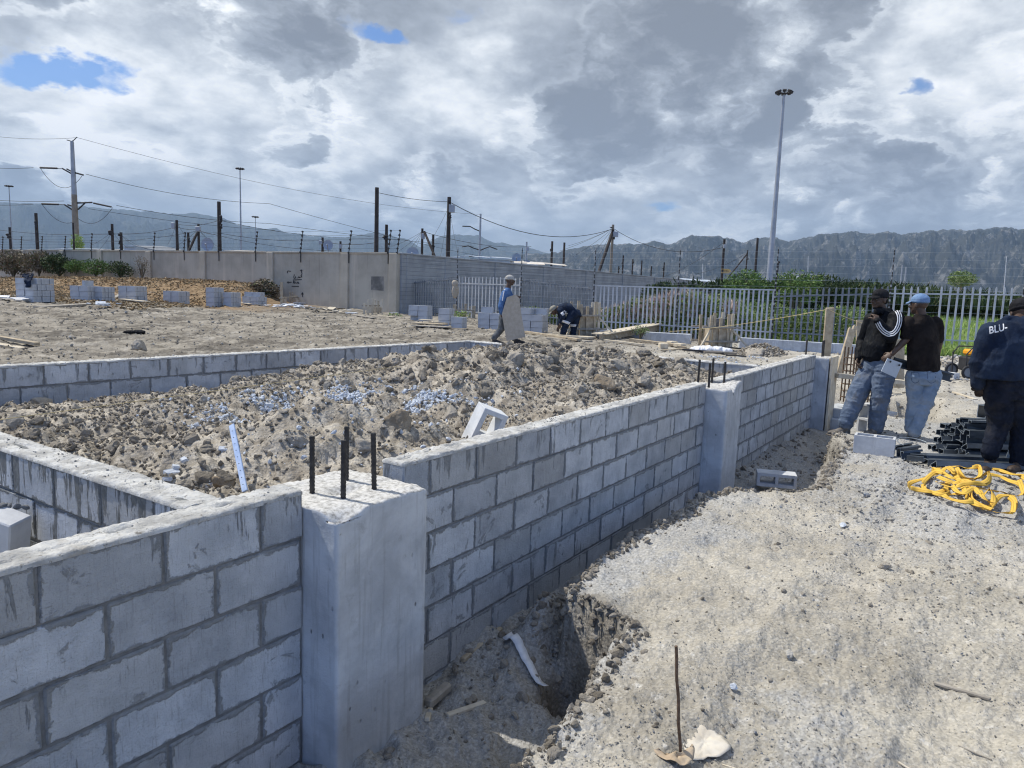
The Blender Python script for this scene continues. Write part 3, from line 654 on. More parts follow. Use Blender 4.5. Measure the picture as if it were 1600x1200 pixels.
def rough_block(x0, x1, y0, y1, z0, z1, step, name, m, parent, org, amp_top=.018, amp=.0035, seed=1, edge=.012, lip=None):
    nx, ny, nz = [max(2, int(round(q/step))) for q in (x1-x0, y1-y0, z1-z0)]
    xs, ys, zs = np.linspace(x0, x1, nx+1), np.linspace(y0, y1, ny+1), np.linspace(z0, z1, nz+1)
    idm = {}; vs = []; fs = []
    def vid(i, j, k):
        q = (i, j, k)
        if q not in idm: idm[q] = len(vs); vs.append((xs[i], ys[j], zs[k]))
        return idm[q]
    for i in range(nx):
        for j in range(ny): fs.append([vid(i, j, nz), vid(i+1, j, nz), vid(i+1, j+1, nz), vid(i, j+1, nz)])
    for i in range(nx):
        for k in range(nz):
            fs.append([vid(i, 0, k), vid(i+1, 0, k), vid(i+1, 0, k+1), vid(i, 0, k+1)]); fs.append([vid(i+1, ny, k), vid(i, ny, k), vid(i, ny, k+1), vid(i+1, ny, k+1)])
    for j in range(ny):
        for k in range(nz):
            fs.append([vid(0, j+1, k), vid(0, j, k), vid(0, j, k+1), vid(0, j+1, k+1)]); fs.append([vid(nx, j, k), vid(nx, j+1, k), vid(nx, j+1, k+1), vid(nx, j, k+1)])
    v = np.array(vs); c = np.array([(x0+x1)/2, (y0+y1)/2, (z0+z1)/2]); hl = np.array([x1-x0, y1-y0, z1-z0])/2
    q = np.clip(v-c, -(hl-edge), hl-edge); dd = (v-c)-q; L = np.linalg.norm(dd, axis=1)
    v = np.where((L > 1e-6)[:, None], c+q+dd/np.maximum(L, 1e-9)[:, None]*edge, v)
    ist = v[:, 2] > z1-.03
    nv = np.stack([fbm(v*k+s, 4, seed+s, .6)-.5 for k, s in ((9, 1), (9.3, 2), (8.7, 3))], -1)
    v = v+nv*amp*2
    tz = (fbm(v*np.array([13, 13, 0])+seed, 4, seed+4, .6)-.5)*2*amp_top+(fbm(v*np.array([55, 55, 0]), 3, seed+6)-.5)*amp_top*.9
    v[:, 2] += np.where(ist, tz, 0)
    if lip is not None: v = lip(v, ist)
    return np_mesh(name, v-np.array(org), np.array(fs), m, parent, smooth=True)
def rebars(root, pts, org, hgt, r=.0115):
    for (x, y, z0, h) in pts:
        m = MB(); n = 34; rs_, ps = [], []
        lx, ly = rw.uniform(-.006, .006), rw.uniform(-.006, .006)
        for i in range(n+1):
            t = i/n; ps.append((x-org[0]+lx*t, y-org[1]+ly*t, z0-.05-org[2]+(h+.05)*t)); rs_.append(r*(1.12 if i % 2 else .93))
        m.tube(ps, rs_, 9); m.build('rebar', M['rebar'], root)
G2 = 'cast concrete piers with rebar stubs'
def pier(x0, x1, y0, y1, z1, label, bars, seed, lip=None, amp=.009):
    org = ((x0+x1)/2, (y0+y1)/2, BOT); root = empty('concrete_pier', org, label, 'pier', G2)
    rough_block(x0, x1, y0, y1, BOT, z1, .0125 if seed == 1 else .02, 'shaft', M['pier'], root, org, seed=seed, lip=lip, amp_top=amp)
    rebars(root, bars, org, .24)
    return root
def lip1(v, ist):
    # crumbled front lip, a shallow basin and a ragged edge
    b = np.exp(-(((v[:, 0]+.53)/.09)**2+((v[:, 1]-.05)/.055)**2)**2); v[:, 2] -= np.where(ist, .03*b, 0)
    e = sstep(v[:, 1], -.12, -.2)*(fbm(v*np.array([16, 5, 0]), 3, 77)-.35); v[:, 2] -= np.where(ist, .06*np.clip(e, 0, 1), 0)
    e = np.exp(-(((v[:, 0]+.80)/.06)**2+((v[:, 1]+.2)/.05)**2)); v[:, 2] -= np.where(ist, .05*e, 0)
    return v
pier(-.815, -.255, -.20, .33, .685, 'big cast concrete pier in the foreground with four rebar stubs', [(-.67, .11, .69, .25), (-.42, .16, .69, .25), (-.64, -.05, .69, .25), (-.44, -.04, .69, .25)], 1, lip1)
def lip2(v, ist):
    v[:, 2] += np.where(ist, .05*sstep(v[:, 0], 4.45, 4.62)*sstep(v[:, 1], .05, -.15), 0)
    e = np.exp(-(((v[:, 0]-4.42)/.04)**2+((v[:, 1]+.2)/.05)**2)); v[:, 2] -= np.where(ist, .06*e, 0); return v
pier(4.205, 4.695, -.21, .36, .70, 'middle cast concrete pier halfway along the front wall with four rebar stubs', [(4.28, .0, .70, .24), (4.36, .14, .70, .26), (4.60, -.05, .70, .24), (4.67, .10, .70, .26)], 2, lip2)
pr = pier(9.405, 9.87, -.20, .30, .70, 'far cast concrete pier with a shutter board on its face, below the wooden post', [(9.45, .16, .70, .26), (9.55, .18, .70, .26), (9.62, -.05, .70, .26), (9.72, -.05, .70, .26)], 3)
m = MB(); m.box((9.66-9.6375, -.235-.05, .02-BOT+.0), (.50, .03, 1.40)); m.build('shutter_board', M['wood_pale'], pr)
# ragged fresh concrete between pier and wall

# ---------------------------------------------------------------- mountains and the air in front of them
def rock_fn(c1, c2, c3):
    def fn(N, b):
        tc = N.n('ShaderNodeTexCoord').outputs['Object']
        n = N.noise(tc, .0022, 10, .68).outputs[0]; n2 = N.noise(tc, .012, 8, .72).outputs[0]
        c = N.mix(N.ss(n, .38, .62), c1, c2); c = N.mix(N.math('MULTIPLY', N.ss(n2, .52, .62), .9), c, c3)
        setc(N, b, c); bump(N, b, N.math('ADD', n, N.math('MULTIPLY', n2, .5)), 1., 90.)
    return fn
M['rock'] = mat('mountain rock', rock_fn((.040, .045, .042), (.08, .08, .072), (.27, .26, .25)), 1., spec=.05)
M['rock_far'] = mat('far mountain', rock_fn((.05, .06, .05), (.075, .08, .07), (.11, .11, .10)), 1., spec=.05)
def rng_mesh(name, pts, R, foot, back, m, seed, jag, u0, u1, nu=760, nr=110):
    pu = np.array([p[0] for p in pts]); pv = np.array([p[1] for p in pts])
    us = np.linspace(u0, u1, nu); vs = np.interp(us, pu, pv)
    az, te = [], []
    for u, v in zip(us, vs):
        r = ray(u, v); X = r @ np.array([math.sin(YAW), -math.cos(YAW), 0]); Y = r @ np.array([math.cos(YAW), math.sin(YAW), 0]); h = math.hypot(X, Y)
        az.append(math.atan2(X, Y)); te.append(r[2]/h)
    az, te = np.array(az), np.array(te)
    jg = (fbm(np.stack([us*.06, us*0+seed], -1), 6, seed, .62)-.5)*jag
    Hr = np.maximum(te+jg, .0)*R
    t = np.concatenate([np.linspace(0, 1, nr), np.linspace(1.05, 2, 12)])
    rad_ = np.where(t <= 1, foot+(R-foot)*t, R+(back-R)*(t-1))
    Aq, Rq = np.meshgrid(az, rad_, indexing='ij'); T = np.broadcast_to(t, Aq.shape); Hq = Hr[:, None]
    x = Rq*np.sin(Aq); y = Rq*np.cos(Aq)
    q = np.stack([x, y], -1)/R
    rid = fbm(q*17+seed, 5, seed+3, .55, True); rid2 = fbm(np.stack([Aq*60, T*2.2], -1)+seed, 4, seed+5, .55, True)
    prof = np.where(T <= 1, T**1.25, np.maximum(1-(T-1)*1.0, 0))
    env = np.where(T <= 1, np.sin(np.pi*np.clip(T, 0, 1))**.8, 0)
    z = Hq*(prof+env*((rid-.62)*.95+(rid2-.62)*.22+(fbm(q*60+seed, 4, seed+9, .6)-.5)*.10))
    z = np.where(T < .985, np.minimum(z, Hq*Rq/R*.985), z); z = np.maximum(z, -4*(T < .02))
    w = np.stack([CAM[0]+x*math.sin(YAW)+y*math.cos(YAW), CAM[1]-x*math.cos(YAW)+y*math.sin(YAW), z+1.6*prof], -1)
    ids = np.arange(w.shape[0]*w.shape[1]).reshape(w.shape[:2]); f = np.stack([ids[:-1, :-1], ids[:-1, 1:], ids[1:, 1:], ids[1:, :-1]], -1).reshape(-1, 4)[:, ::-1]
    o = np_mesh(name, w.reshape(-1, 3), f, m, smooth=False); tag(o, kind='structure'); return o
FARL = [(-900, 380), (-500, 330), (-250, 318), (0, 314), (60, 318), (130, 323), (187, 327), (261, 333), (307, 334), (347, 339), (373, 352), (400, 356), (427, 356), (453, 365), (501, 369), (528, 373), (549, 370), (573, 364), (590, 362), (613, 368), (629, 373), (640, 375), (656, 386), (688, 369), (712, 367), (747, 369), (773, 379), (820, 385), (860, 395), (930, 410), (1100, 440), (1300, 470)]
FARR = [(600, 452), (700, 440), (800, 400), (827, 394), (850, 397), (880, 391), (907, 385), (933, 381), (971, 380), (992, 382), (1019, 378), (1040, 383), (1061, 377), (1080, 368), (1112, 369), (1130, 371), (1144, 373), (1157, 377), (1172, 374), (1184, 370), (1195, 368), (1205, 369), (1233, 377), (1250, 371), (1268, 367), (1308, 364), (1364, 363), (1407, 364), (1447, 363), (1500, 359), (1560, 357), (1600, 358), (1750, 352), (2100, 370), (2600, 400)]
rng_mesh('mountains', FARL, 9000, 5900, 11500, M['rock_far'], 3, .006, -900, 1300, 620, 60)
rng_mesh('mountains', FARR, 5200, 2900, 7000, M['rock'], 8, .008, 600, 2600, 1300, 150)
hz_ = bpy.data.materials.new('haze'); hz_.use_nodes = True; hz_.node_tree.nodes.clear(); HN = NT(hz_.node_tree)
hv = HN.n('ShaderNodeVolumePrincipled', ins={'Color': (.52, .72, 1., 1), 'Density': 8.8e-5, 'Anisotropy': .1})
ho = HN.n('ShaderNodeOutputMaterial'); HN.t.links.new(hv.outputs[0], ho.inputs['Volume'])
m = MB(); m.box((CAM[0], CAM[1], 640), (26000, 26000, 1300)); o = m.build('haze', hz_); tag(o, kind='stuff')
# ---------------------------------------------------------------- far boundary walls
def panel_fn(c1, c2, stain):
    def fn(N, b):
        tc = N.n('ShaderNodeTexCoord').outputs['Object']
        st = N.vmath('MULTIPLY', tc, (1, 1, .05))
        c = N.mix(N.ss(N.noise(tc, .8, 6, .6).outputs[0], .35, .65), c1, c2)
        c = N.mix(N.math('MULTIPLY', N.ss(N.noise(st, 2.6, 5, .6).outputs[0], .54, .7), .65), c, stain)
        c = N.mix(N.math('MULTIPLY', N.ss(N.noise(st, 9, 3, .6).outputs[0], .58, .75), .3), c, (.15, .15, .145))
        setc(N, b, c); bump(N, b, N.noise(tc, 12, 5, .6).outputs[0], .4, .02)
    return fn
M['panel'] = mat('precast panel', panel_fn((.40, .36, .295), (.50, .455, .375), (.60, .53, .43)), .95)
def brickpan_fn(N, b):
    tc = N.n('ShaderNodeTexCoord').outputs['Object']
    z = N.n('ShaderNodeSeparateXYZ', ins={0: tc}).outputs[2]
    fr = N.math('FRACT', N.math('MULTIPLY', z, 1/.19)); gr = N.math('MULTIPLY', N.ss(fr, .86, .93), N.ss(fr, 1.0, .98))
    c = N.mix(N.ss(N.noise(tc, 1.1, 6, .6).outputs[0], .35, .65), (.27, .285, .30), (.36, .375, .39))
    c = N.mix(N.math('MULTIPLY', gr, .55), c, (.14, .145, .155)); setc(N, b, c)
    bump(N, b, N.math('SUBTRACT', N.noise(tc, 9, 5, .6).outputs[0], gr), .5, .02)
M['panel2'] = mat('grey block wall', brickpan_fn, .95)
A2, B2, C2 = np.array([-5.4, 34.]), np.array([-35.7, 51.]), np.array([21., 80.])
def line_hit(u, p, q):                     # where the sight line of column u crosses a ground line (viewer frame)
    r = ray(u, 440); X = r @ np.array([math.sin(YAW), -math.cos(YAW), 0]); Y = r @ np.array([math.cos(YAW), math.sin(YAW), 0])
    d = q-p; Mx = np.array([[X, -d[0]], [Y, -d[1]]]); s = np.linalg.solve(Mx, p); return p+d*s[1]
def wall_run(name, p, q, ztop, zbot, th, stops, m, m2, label, group=None, pw=.46, prj=.11, coping=True):
    P_, Q_ = CW(*p), CW(*q); L = np.linalg.norm(Q_-P_); ex = (Q_-P_)/L; ang_ = math.atan2(ex[1], ex[0]); R_ = Matrix.Rotation(ang_, 3, 'Z')
    root = empty(name, (P_[0], P_[1], zbot), label, 'wall', group); org = (P_[0], P_[1], zbot)
    a = MB(); c = (P_+Q_)/2; a.box((c[0], c[1], (ztop+zbot)/2), (L, th, ztop-zbot), R_); a.build('panels', m, root, org)
    b = MB()
    for s in stops:
        w = CW(*s); b.box((w[0], w[1], (ztop+zbot)/2+.02), (pw, th+2*prj, ztop-zbot+.03), R_, .02)
    b.build('pilasters', m2, root, org)
    if coping:
        k = MB(); k.box((c[0], c[1], ztop+.035), (L+.1, th+.09, .085), R_, .015); k.build('coping', m2, root, org)
    return root, ex
stL = [line_hit(u, A2, B2) for u in (-140, -30, 40, 101, 160, 236, 320, 425, 541)]+[A2+(B2-A2)*.006]
wl, exL = wall_run('boundary_wall', tuple(A2), tuple(A2+(B2-A2)*1.7), 3.0, -.2, .12, stL, M['panel'], M['panel'], 'long beige concrete boundary wall on the left with dark brackets on top')
stR = [A2+(C2-A2)*t for t in (.012, .07, .16, .27, .39, .52, .66, .82, .98)]
wr, exR = wall_run('boundary_wall', tuple(A2+np.array([.1, .05])), tuple(A2+(C2-A2)*1.12), 3.0, -.2, .15, stR, M['panel2'], M['panel2'], 'blue grey block boundary wall running back to the right from the corner', prj=.09)
# hand-drawn figures in marker on the panel left of the corner
def on_wall(u, v, off=.075):
    s = line_hit(u, A2, B2); w = CW(*s); d = math.hypot(*(s)); 
    n = np.array([math.sin(YAW), -math.cos(YAW), 0])*(-17/34.7)+np.array([math.cos(YAW), math.sin(YAW), 0])*(-30.3/34.7)
    r = ray(u, v); t = ((w-CAM) @ n)/(r @ n); return CAM+r*t+n*off
gm = MB(); 
strokes = [[(461.5, 429), (460.5, 433), (461, 435), (464, 434), (463, 432)], [(466, 434.5), (466.4, 434)], [(468, 434.5), (468, 432.5), (469.5, 434), (470, 432.5), (471, 434.5)], [(471.5, 431), (473, 431), (472, 433), (473.5, 433)], [(459.5, 437.5), (473, 437)], [(451, 441.3), (457, 441)], [(452, 439.8), (450.6, 441.3), (452, 442.8)],
    [(460, 438.5), (459.7, 443)], [(462, 440), (461, 442), (462.5, 443), (463.2, 441), (462, 440)], [(465, 443), (466, 440.5), (467, 443)], [(468.5, 440.5), (468, 443), (469, 443.2)], [(457.5, 447.3), (468.5, 447.5)], [(472.3, 421.8), (472.6, 425), (473.5, 428), (472.5, 430)], [(471, 423), (472.3, 421.6), (473.8, 423.4)], [(450.5, 424), (450.5, 427)], [(451, 423.4), (456, 424)],
    [(474, 464), (474, 458)], [(472.6, 460), (474, 457), (475.6, 460)], [(472.8, 459), (475.2, 459)]]
for s in strokes: gm.tube([on_wall(u, v, .066) for u, v in s], .022, 5, smooth=False)
gr_ = gm.build('marker_writing', mat('marker', None, .9, (.035, .035, .04)), wl, (wl.location[0], wl.location[1], wl.location[2]))
pm = MB(); q = [on_wall(u, v, .064) for u, v in ((581, 432), (601, 432), (601, 454.5), (581, 453))]; pm.add([*q, *[p-(q[0]-on_wall(581, 432, .03)) for p in q]], [(0, 1, 2, 3), (7, 6, 5, 4), (0, 4, 5, 1), (1, 5, 6, 2), (2, 6, 7, 3), (3, 7, 4, 0)])
pm.build('dark_patch', mottled('rubbed patch', (.14, .135, .125), (.33, .31, .28), 2.2, 20, .2, .003, .95), wl, tuple(wl.location))
# sloping brackets carrying the electric wires along the left wall
tops = []
bk = empty('electric_fence', CW(*A2, 3.0), 'row of black leaning brackets with strands of wire above the beige boundary wall', 'fence')
bl_ = tuple(bk.location)
for u in (-60, 9, 38, 70, 106, 147, 192, 244, 291, 345, 402, 472, 547, 608, 622):
    s = line_hit(u, A2, B2); w = CW(*s); e = exL
    n = np.array([-e[1], e[0], 0]); 
    if n @ (CAM-w) < 0: n = -n
    base = w+n*.10; base[2] = 2.55
    top = w+n*.10+np.array([0, 0, 0]); top[2] = 4.05 if u > 120 else 3.9; top = top-e*.16; mid = w+n*.1; mid[2] = 3.05
    mb = MB(); mb.tube([base, mid, top], .022, 6)
    for k in range(6):
        t = k/5; p = mid*(1-t)+top*t; mb.tube([p-n*.02, p+n*.05], .045, 6)
    mb.build('bracket', M['black'], bk, bl_); tops.append((mid, top, n))
wm = MB()
for a, b in zip(tops[:-1], tops[1:]):
    for k in range(6):
        t = k/5; p, q = a[0]*(1-t)+a[1]*t+a[2]*.05, b[0]*(1-t)+b[1]*t+b[2]*.05
        wm.tube([p, q], .005, 4, cap=False, smooth=False)
wm.build('strands', M['wire'], bk, bl_)
# ---------------------------------------------------------------- palisade fence
def fence_pt(u, depth): r = ray(u, 470); w = CAM+r*depth; return WC(w[0], w[1])
FU = [(626, 35.5), (713, 32.5), (812, 29.6), (925, 27.2), (1055, 25.6), (1205, 24.6), (1383, 24.2), (1588, 23.9), (1760, 23.9)]
FB = {626: 489, 713: 496, 812: 503, 925: 513, 1055: 522, 1205: 532, 1383: 541, 1588: 549, 1760: 556}
FT = {626: 441, 713: 432, 812: 434, 925: 447, 1055: 449, 1205: 452, 1383: 447, 1588: 449, 1760: 450}
G3 = 'palisade fence sections between the wired posts'
desc = ['dark narrow barred fence section beside the wall corner', 'pale palisade section behind the man carrying a board', 'dark barred fence section left of the bending worker', 'pale palisade section behind the timber beams', 'pale palisade section behind the shuttered column box', 'dull palisade section left of the capped men', 'pale palisade section behind the capped men', 'palisade section at the right edge behind the man in the blue jacket']
dark = [1, 0, 1, 0, 0, 1, 0, 0]
nP = [24, 18, 22, 19, 21, 18, 17, 14]
fposts = []
for i in range(8):
    (ua, da), (ub, db) = FU[i], FU[i+1]
    a, b = D(ua, FB[ua], da), D(ub, FB[ub], db); ta, tb = D(ua, FT[ua], da)[2], D(ub, FT[ub], db)[2]
    if i in (1, 3): ta = tb if i == 3 else ta
    m_ = M['dullsteel'] if dark[i] else M['galv']; org = (a[0], a[1], a[2])
    root = empty('palisade_fence', org, desc[i], 'fence', G3)
    d = b-a; L = np.linalg.norm(d[:2]); ex = np.array([d[0]/L, d[1]/L, 0]); th = math.atan2(ex[1], ex[0]); R_ = Matrix.Rotation(th, 3, 'Z')
    pm, rm = MB(), MB(); n = nP[i]; wd = .04 if dark[i] and i != 5 else .062
    for k in range(n):
        t = (k+.6)/n; p = a+d*t; zt = ta*(1-t)+tb*t+rw.uniform(-.012, .012); zb = p[2]-.12; h = zt-zb
        if i in (6, 7) and rw.random() < .12: continue
        tl = rw.uniform(-.012, .012)
        o1 = [(-wd/2, 0), (wd/2, 0), (wd/2, h-.06), (wd*.22, h-.01), (0, h), (-wd*.22, h-.01), (-wd/2, h-.06)]
        fr = Matrix.Translation((p[0], p[1], zb)) @ Matrix.Rotation(th, 4, 'Z') @ Matrix.Rotation(tl, 4, 'Y') @ Matrix(((1, 0, 0, 0), (0, 0, 1, 0), (0, 1, 0, 0), (0, 0, 0, 1)))
        pm.prism(o1, -.005, .008, fr); fr2 = fr @ Matrix.Translation((0, 0, 0)); pm.prism([(-.008, .02), (.008, .02), (.008, h-.05), (-.008, h-.05)], .006, .026, fr2)
    for fz, dz in ((.0, -.24 if i > 3 else -.30), (1., .28)):
        z0 = (ta+dz if fz == 0 else a[2]+dz); z1 = (tb+dz if fz == 0 else b[2]+dz)
        if i in (2, 0) and fz == 0: z0 = ta-.0+(-.1); z1 = tb-.1
        if i in (3, 4) and fz == 0: z0, z1 = ta-.02, tb-.02
        rm.beam((a[0], a[1], z0), (b[0], b[1], z1), .045, .045)
    pm.build('pales', m_, root, org); rm.build('rails', m_, root, org)
    fposts.append((a, ta))
fposts.append((b, tb))
ef = empty('electric_fence', fposts[3][0], 'tall black and white insulated posts with many strands in front of the palisade', 'fence'); eo = tuple(ef.location); prev = None
M['insul'] = mat('white insulator', None, .5, (.26, .28, .31))
for i, (a, ta) in enumerate(fposts[:8]):
    u = FU[i][0]; dep = FU[i][1]; tp = D(u+2, [396, 388, 389, 390, 390, 388, 389, 390][i], dep)
    n = CAM-a; n[2] = 0; n /= np.linalg.norm(n); p = a+n*.12
    mb = MB(); z0, z1 = a[2]-.1, tp[2]; mb.tube([(p[0], p[1], z0), (p[0], p[1], z0*.35+z1*.65)], .022, 6); mb.tube([(p[0], p[1], z0*.35+z1*.65), (p[0], p[1], z1)], .016, 6)
    K = 26
    for k in range(K):
        z = z0+.3+(z1-z0-.32)*k/(K-1); mb.mi = k % 2; q = p+n*.03; mb.tube([(q[0], q[1], z-.035), (q[0], q[1], z+.035)], .027 if k < K*.6 else .021, 6)
    mb.mi = 0
    o = mb.build('wired_post', [M['black'], M['insul']], ef, eo); cur = (p+n*.06, z0, z1)
    if prev:
        wm = MB()
        for k in range(2, K, 2):
            za = prev[1]+.3+(prev[2]-prev[1]-.32)*k/(K-1); zb = z0+.3+(z1-z0-.32)*k/(K-1)
            wm.tube([(prev[0][0], prev[0][1], za), (cur[0][0], cur[0][1], zb)], .0035, 4, cap=False, smooth=False)
        wm.build('strands', M['galv'], ef, eo)
    prev = cur
# low concrete strip footing in front of the fence
pl_pts = [(880, 508, 24.6), (985, 517, 23.6), (1080, 522, 22.6), (1155, 527, 22.2), (1300, 536, 21.8), (1345, 539, 21.7)]
for (a, b, lab) in ((0, 2, 'low grey concrete plinth wall left of the shuttered column box'), (3, 5, 'low grey concrete plinth wall right of the shuttered column box')):
    pp = [D(*pl_pts[k]) for k in range(a, b+1)]; mb = MB()
    for p, q in zip(pp[:-1], pp[1:]): mb.beam((p[0], p[1], p[2]-.28), (q[0], q[1], q[2]-.28), .18, .56, .015)
    o = mb.build('plinth_wall', M['pier'], None, tuple(pp[0])); o.location = tuple(pp[0]); tag(o, lab, 'wall', 'low concrete plinths under the fence')
# ---------------------------------------------------------------- poles, masts, wires
RT = np.array([math.sin(YAW), -math.cos(YAW), 0.]); FWD = np.array([math.cos(YAW), math.sin(YAW), 0.])
TP = {}
def pole(key, u, v, dep, w, label, m_='pole', box=None, slant=None, group='dark utility poles behind the walls', dz=.2):
    t = D(u, v, dep); r = w/2*dep/FOC; org = (t[0], t[1], dz); root = empty('utility_pole', org, label, 'pole', group); h = t[2]-dz; TP[key] = t
    mb = MB(); mb.tube([(0, 0, 0), (0, 0, h*.5), (0, 0, h)], [r*1.12, r*1.05, r*.92], 8); mb.build('shaft', M[m_], root)
    s = dep/FOC
    for bx in (box or []):
        du, dv, bw, bh, kind = bx; c = RT*(du*s)-FWD*(r+.1)+np.array([0, 0, h-dv*s]); 
        mb = MB()
        if kind == 'x': mb.box(c, (bw*s, bw*s*.7, bh*s), math.atan2(RT[1], RT[0]), .02); mb.build('meter_box', M['polegrey'], root)
        else:
            for k in range(3): mb.ball(c+RT*(rw.uniform(-.2, .2)*bw*s)+np.array([0, 0, (k-1)*bh*s*.28]), (bw*s*.42, bw*s*.4, bh*s*.24), 8, 6)
            mb.build('junction_cluster', M['black'], root)
    if slant:
        su, sv_, ou, ov = slant; a = D(su, sv_, dep-1.)-np.array(org); b = D(ou, ov, dep-.2)-np.array(org); a2 = a+(a-b)*.35
        mb = MB(); mb.tube([a2, b], r*.95, 7); mb.build('stay_pole', M[m_], root)
    return root
pole('a', 56, 333, 62, 5, 'dark pole with two black lumps left of the big steel pylon', box=[(2, 18, 5, 12, 'c'), (3, 31, 4, 7, 'c')])
pole('b', 15, 355, 66, 4, 'short dark pole with a black lump at the left edge', box=[(0, 14, 7, 8, 'c')])
pole('c', 114, 348, 60, 3, 'thin dark pole standing just left of the pylon shaft')
pole('d', 175, 350, 60, 4.5, 'dark pole with a bushy black joint, first right of the pylon', box=[(0, 14, 8, 8, 'c')])
pole('e', 189, 363, 58, 4.5, 'short dark pole with hanging cables, second right of the pylon', box=[(0, 4, 6, 4, 'c'), (0, 16, 5, 6, 'c')])
pole('f', 276, 344, 56, 4.5, 'dark pole with a rounded meter box, left of the large dish', box=[(-4, 9, 5, 9, 'x')])
pole('g', 310, 350, 56, 4, 'dark pole with a round box and slanting stay, just left of the large dish', box=[(1, 8, 7, 8, 'x')], slant=(296, 390, 308, 364))
pole('g2', 294, 363, 57, 4, 'short dark pole with a black joint at the foot of the slanting stay', box=[(2, 12, 5, 7, 'c')])
pole('h', 342, 315, 52, 6, 'thick tall dark pole with two big black lumps right of the large dish', box=[(4, 27, 6, 12, 'c'), (5, 38, 4, 8, 'c')])
pole('i', 504, 371, 52, 4, 'short dark pole beside the middle dish above the beige wall', box=[(-2, 8, 5, 6, 'x')])
pole('j', 532, 377, 52, 3.5, 'short dark pole with a round box right of the middle dish', box=[(1, 8, 5, 7, 'x')])
pole('k', 589, 293, 46, 6.5, 'tallest plain dark pole, left of the wall corner')
pole('l', 604, 351, 48, 5, 'dark pole with a large black knot near the wall corner', box=[(0, 20, 10, 8, 'c')])
pole('m', 660, 357, 50, 4, 'dark pole with a meter box and a slanting stay right of the wall corner', box=[(2, 12, 5, 9, 'x')], slant=(677, 395, 663, 362))
pole('n', 677, 367, 51, 4, 'short dark pole with a black joint crossed by a slanting stay', box=[(0, 18, 6, 8, 'c')])
pole('o', 702, 308, 48, 6.5, 'tall thick dark pole with a large grey box near its top', box=[(5, 18, 9, 12, 'x'), (0, 6, 6, 5, 'c'), (2, 30, 5, 5, 'c')])
pole('p', 823, 378, 74, 3, 'thin grey pole with a small box above the patched roofs', 'polegrey', box=[(2, 11, 4, 6, 'x')])
pole('q', 863, 377, 70, 3.8, 'dark pole with a black knot, left of a plain twin pole', box=[(-1, 14, 5, 5, 'c')])
pole('r', 882, 379, 70, 3.6, 'plain dark pole with a small block at its foot')
pole('s', 958, 351, 62, 4.5, 'grey pole with a square box and long black slanting prop', 'polebrown', box=[(4, 15, 8, 8, 'x'), (2, 21, 4, 4, 'c'), (-3, 5, 5, 2, 'c')])
sp = D(958, 360, 62); sb = D(935, 427, 60); mb = MB(); e_ = sb+(sb-sp)*.7; mb.tube([e_-e_, sp-e_], .13, 8); o = mb.build('prop_pole', M['pole']); o.location = tuple(e_); tag(o, 'long black slanting pole propped against the grey pole with a square box', 'pole')
pole('t', 974, 399, 88, 2.6, 'small dark pole with a black knob right of the slanting prop', box=[(-1, 13, 4, 6, 'c')])
pole('u', 967, 416, 92, 2.2, 'tiny dark post with a crossbar hook right of the slanting prop', box=[(0, 3, 3, 2, 'c')])
pole('v', 989, 405, 90, 2.6, 'small dark pole with an arm above the middle of the grey wall', box=[(0, 5, 5, 3, 'c')])
pole('w', 1003, 407, 86, 2.4, 'small plain dark pole above the middle of the grey wall')
pole('x', 1018, 416, 90, 2.2, 'small dark pole with a knob low on it near the wall end', box=[(-1, 8, 3, 5, 'c')])
pole('y', 1038, 410, 88, 2.4, 'small dark pole with a knob halfway near the wall end', box=[(-1, 11, 4, 5, 'c')])
pole('z', 1132, 374, 56, 4, 'dark pole with a pale box near the top, left of the tallest mast', box=[(0, 11, 4, 6, 'x'), (-2, 3, 3, 2, 'c')])
pole('A', 1168, 391, 60, 2.4, 'thin pole held by a long slanting stay beside the green bush', 'pole', box=[(0, 13, 4, 3, 'c')], slant=(1136, 436, 1167, 397))
pole('B', 1184, 372, 52, 3.8, 'plain dark pole rising from the green bush left of the tallest mast')
pole('C', 1216, 408, 66, 3, 'small tilted dark pole right of the foot of the tallest mast', box=[(0, 2, 4, 3, 'c')])
pole('E', 1410, 414, 80, 2.2, 'thin pole rising behind the reeds above the capped man', 'polegrey')
pole('F', 1416, 417, 82, 2.2, 'thin shorter pole of the pair behind the reeds above the capped man', 'polegrey')
for k, (u, v, dep, lab) in enumerate([(1098, 412, 240, 'thin white distant mast above the end of the grey wall'), (1263, 400, 300, 'thin white distant mast above the reeds'), (1573, 400, 200, 'white leaning mast in front of the mountain at the right edge')]):
    t = D(u, v, dep); b = D(u-(5 if k == 2 else 1), v+70, dep); b[2] = 0; mb = MB(); mb.tube([(0, 0, 0), tuple(t-b)], [1.0*dep/FOC, .5*dep/FOC], 7)
    o = mb.build('mast', M['galv']); o.location = tuple(b); tag(o, lab, 'mast')
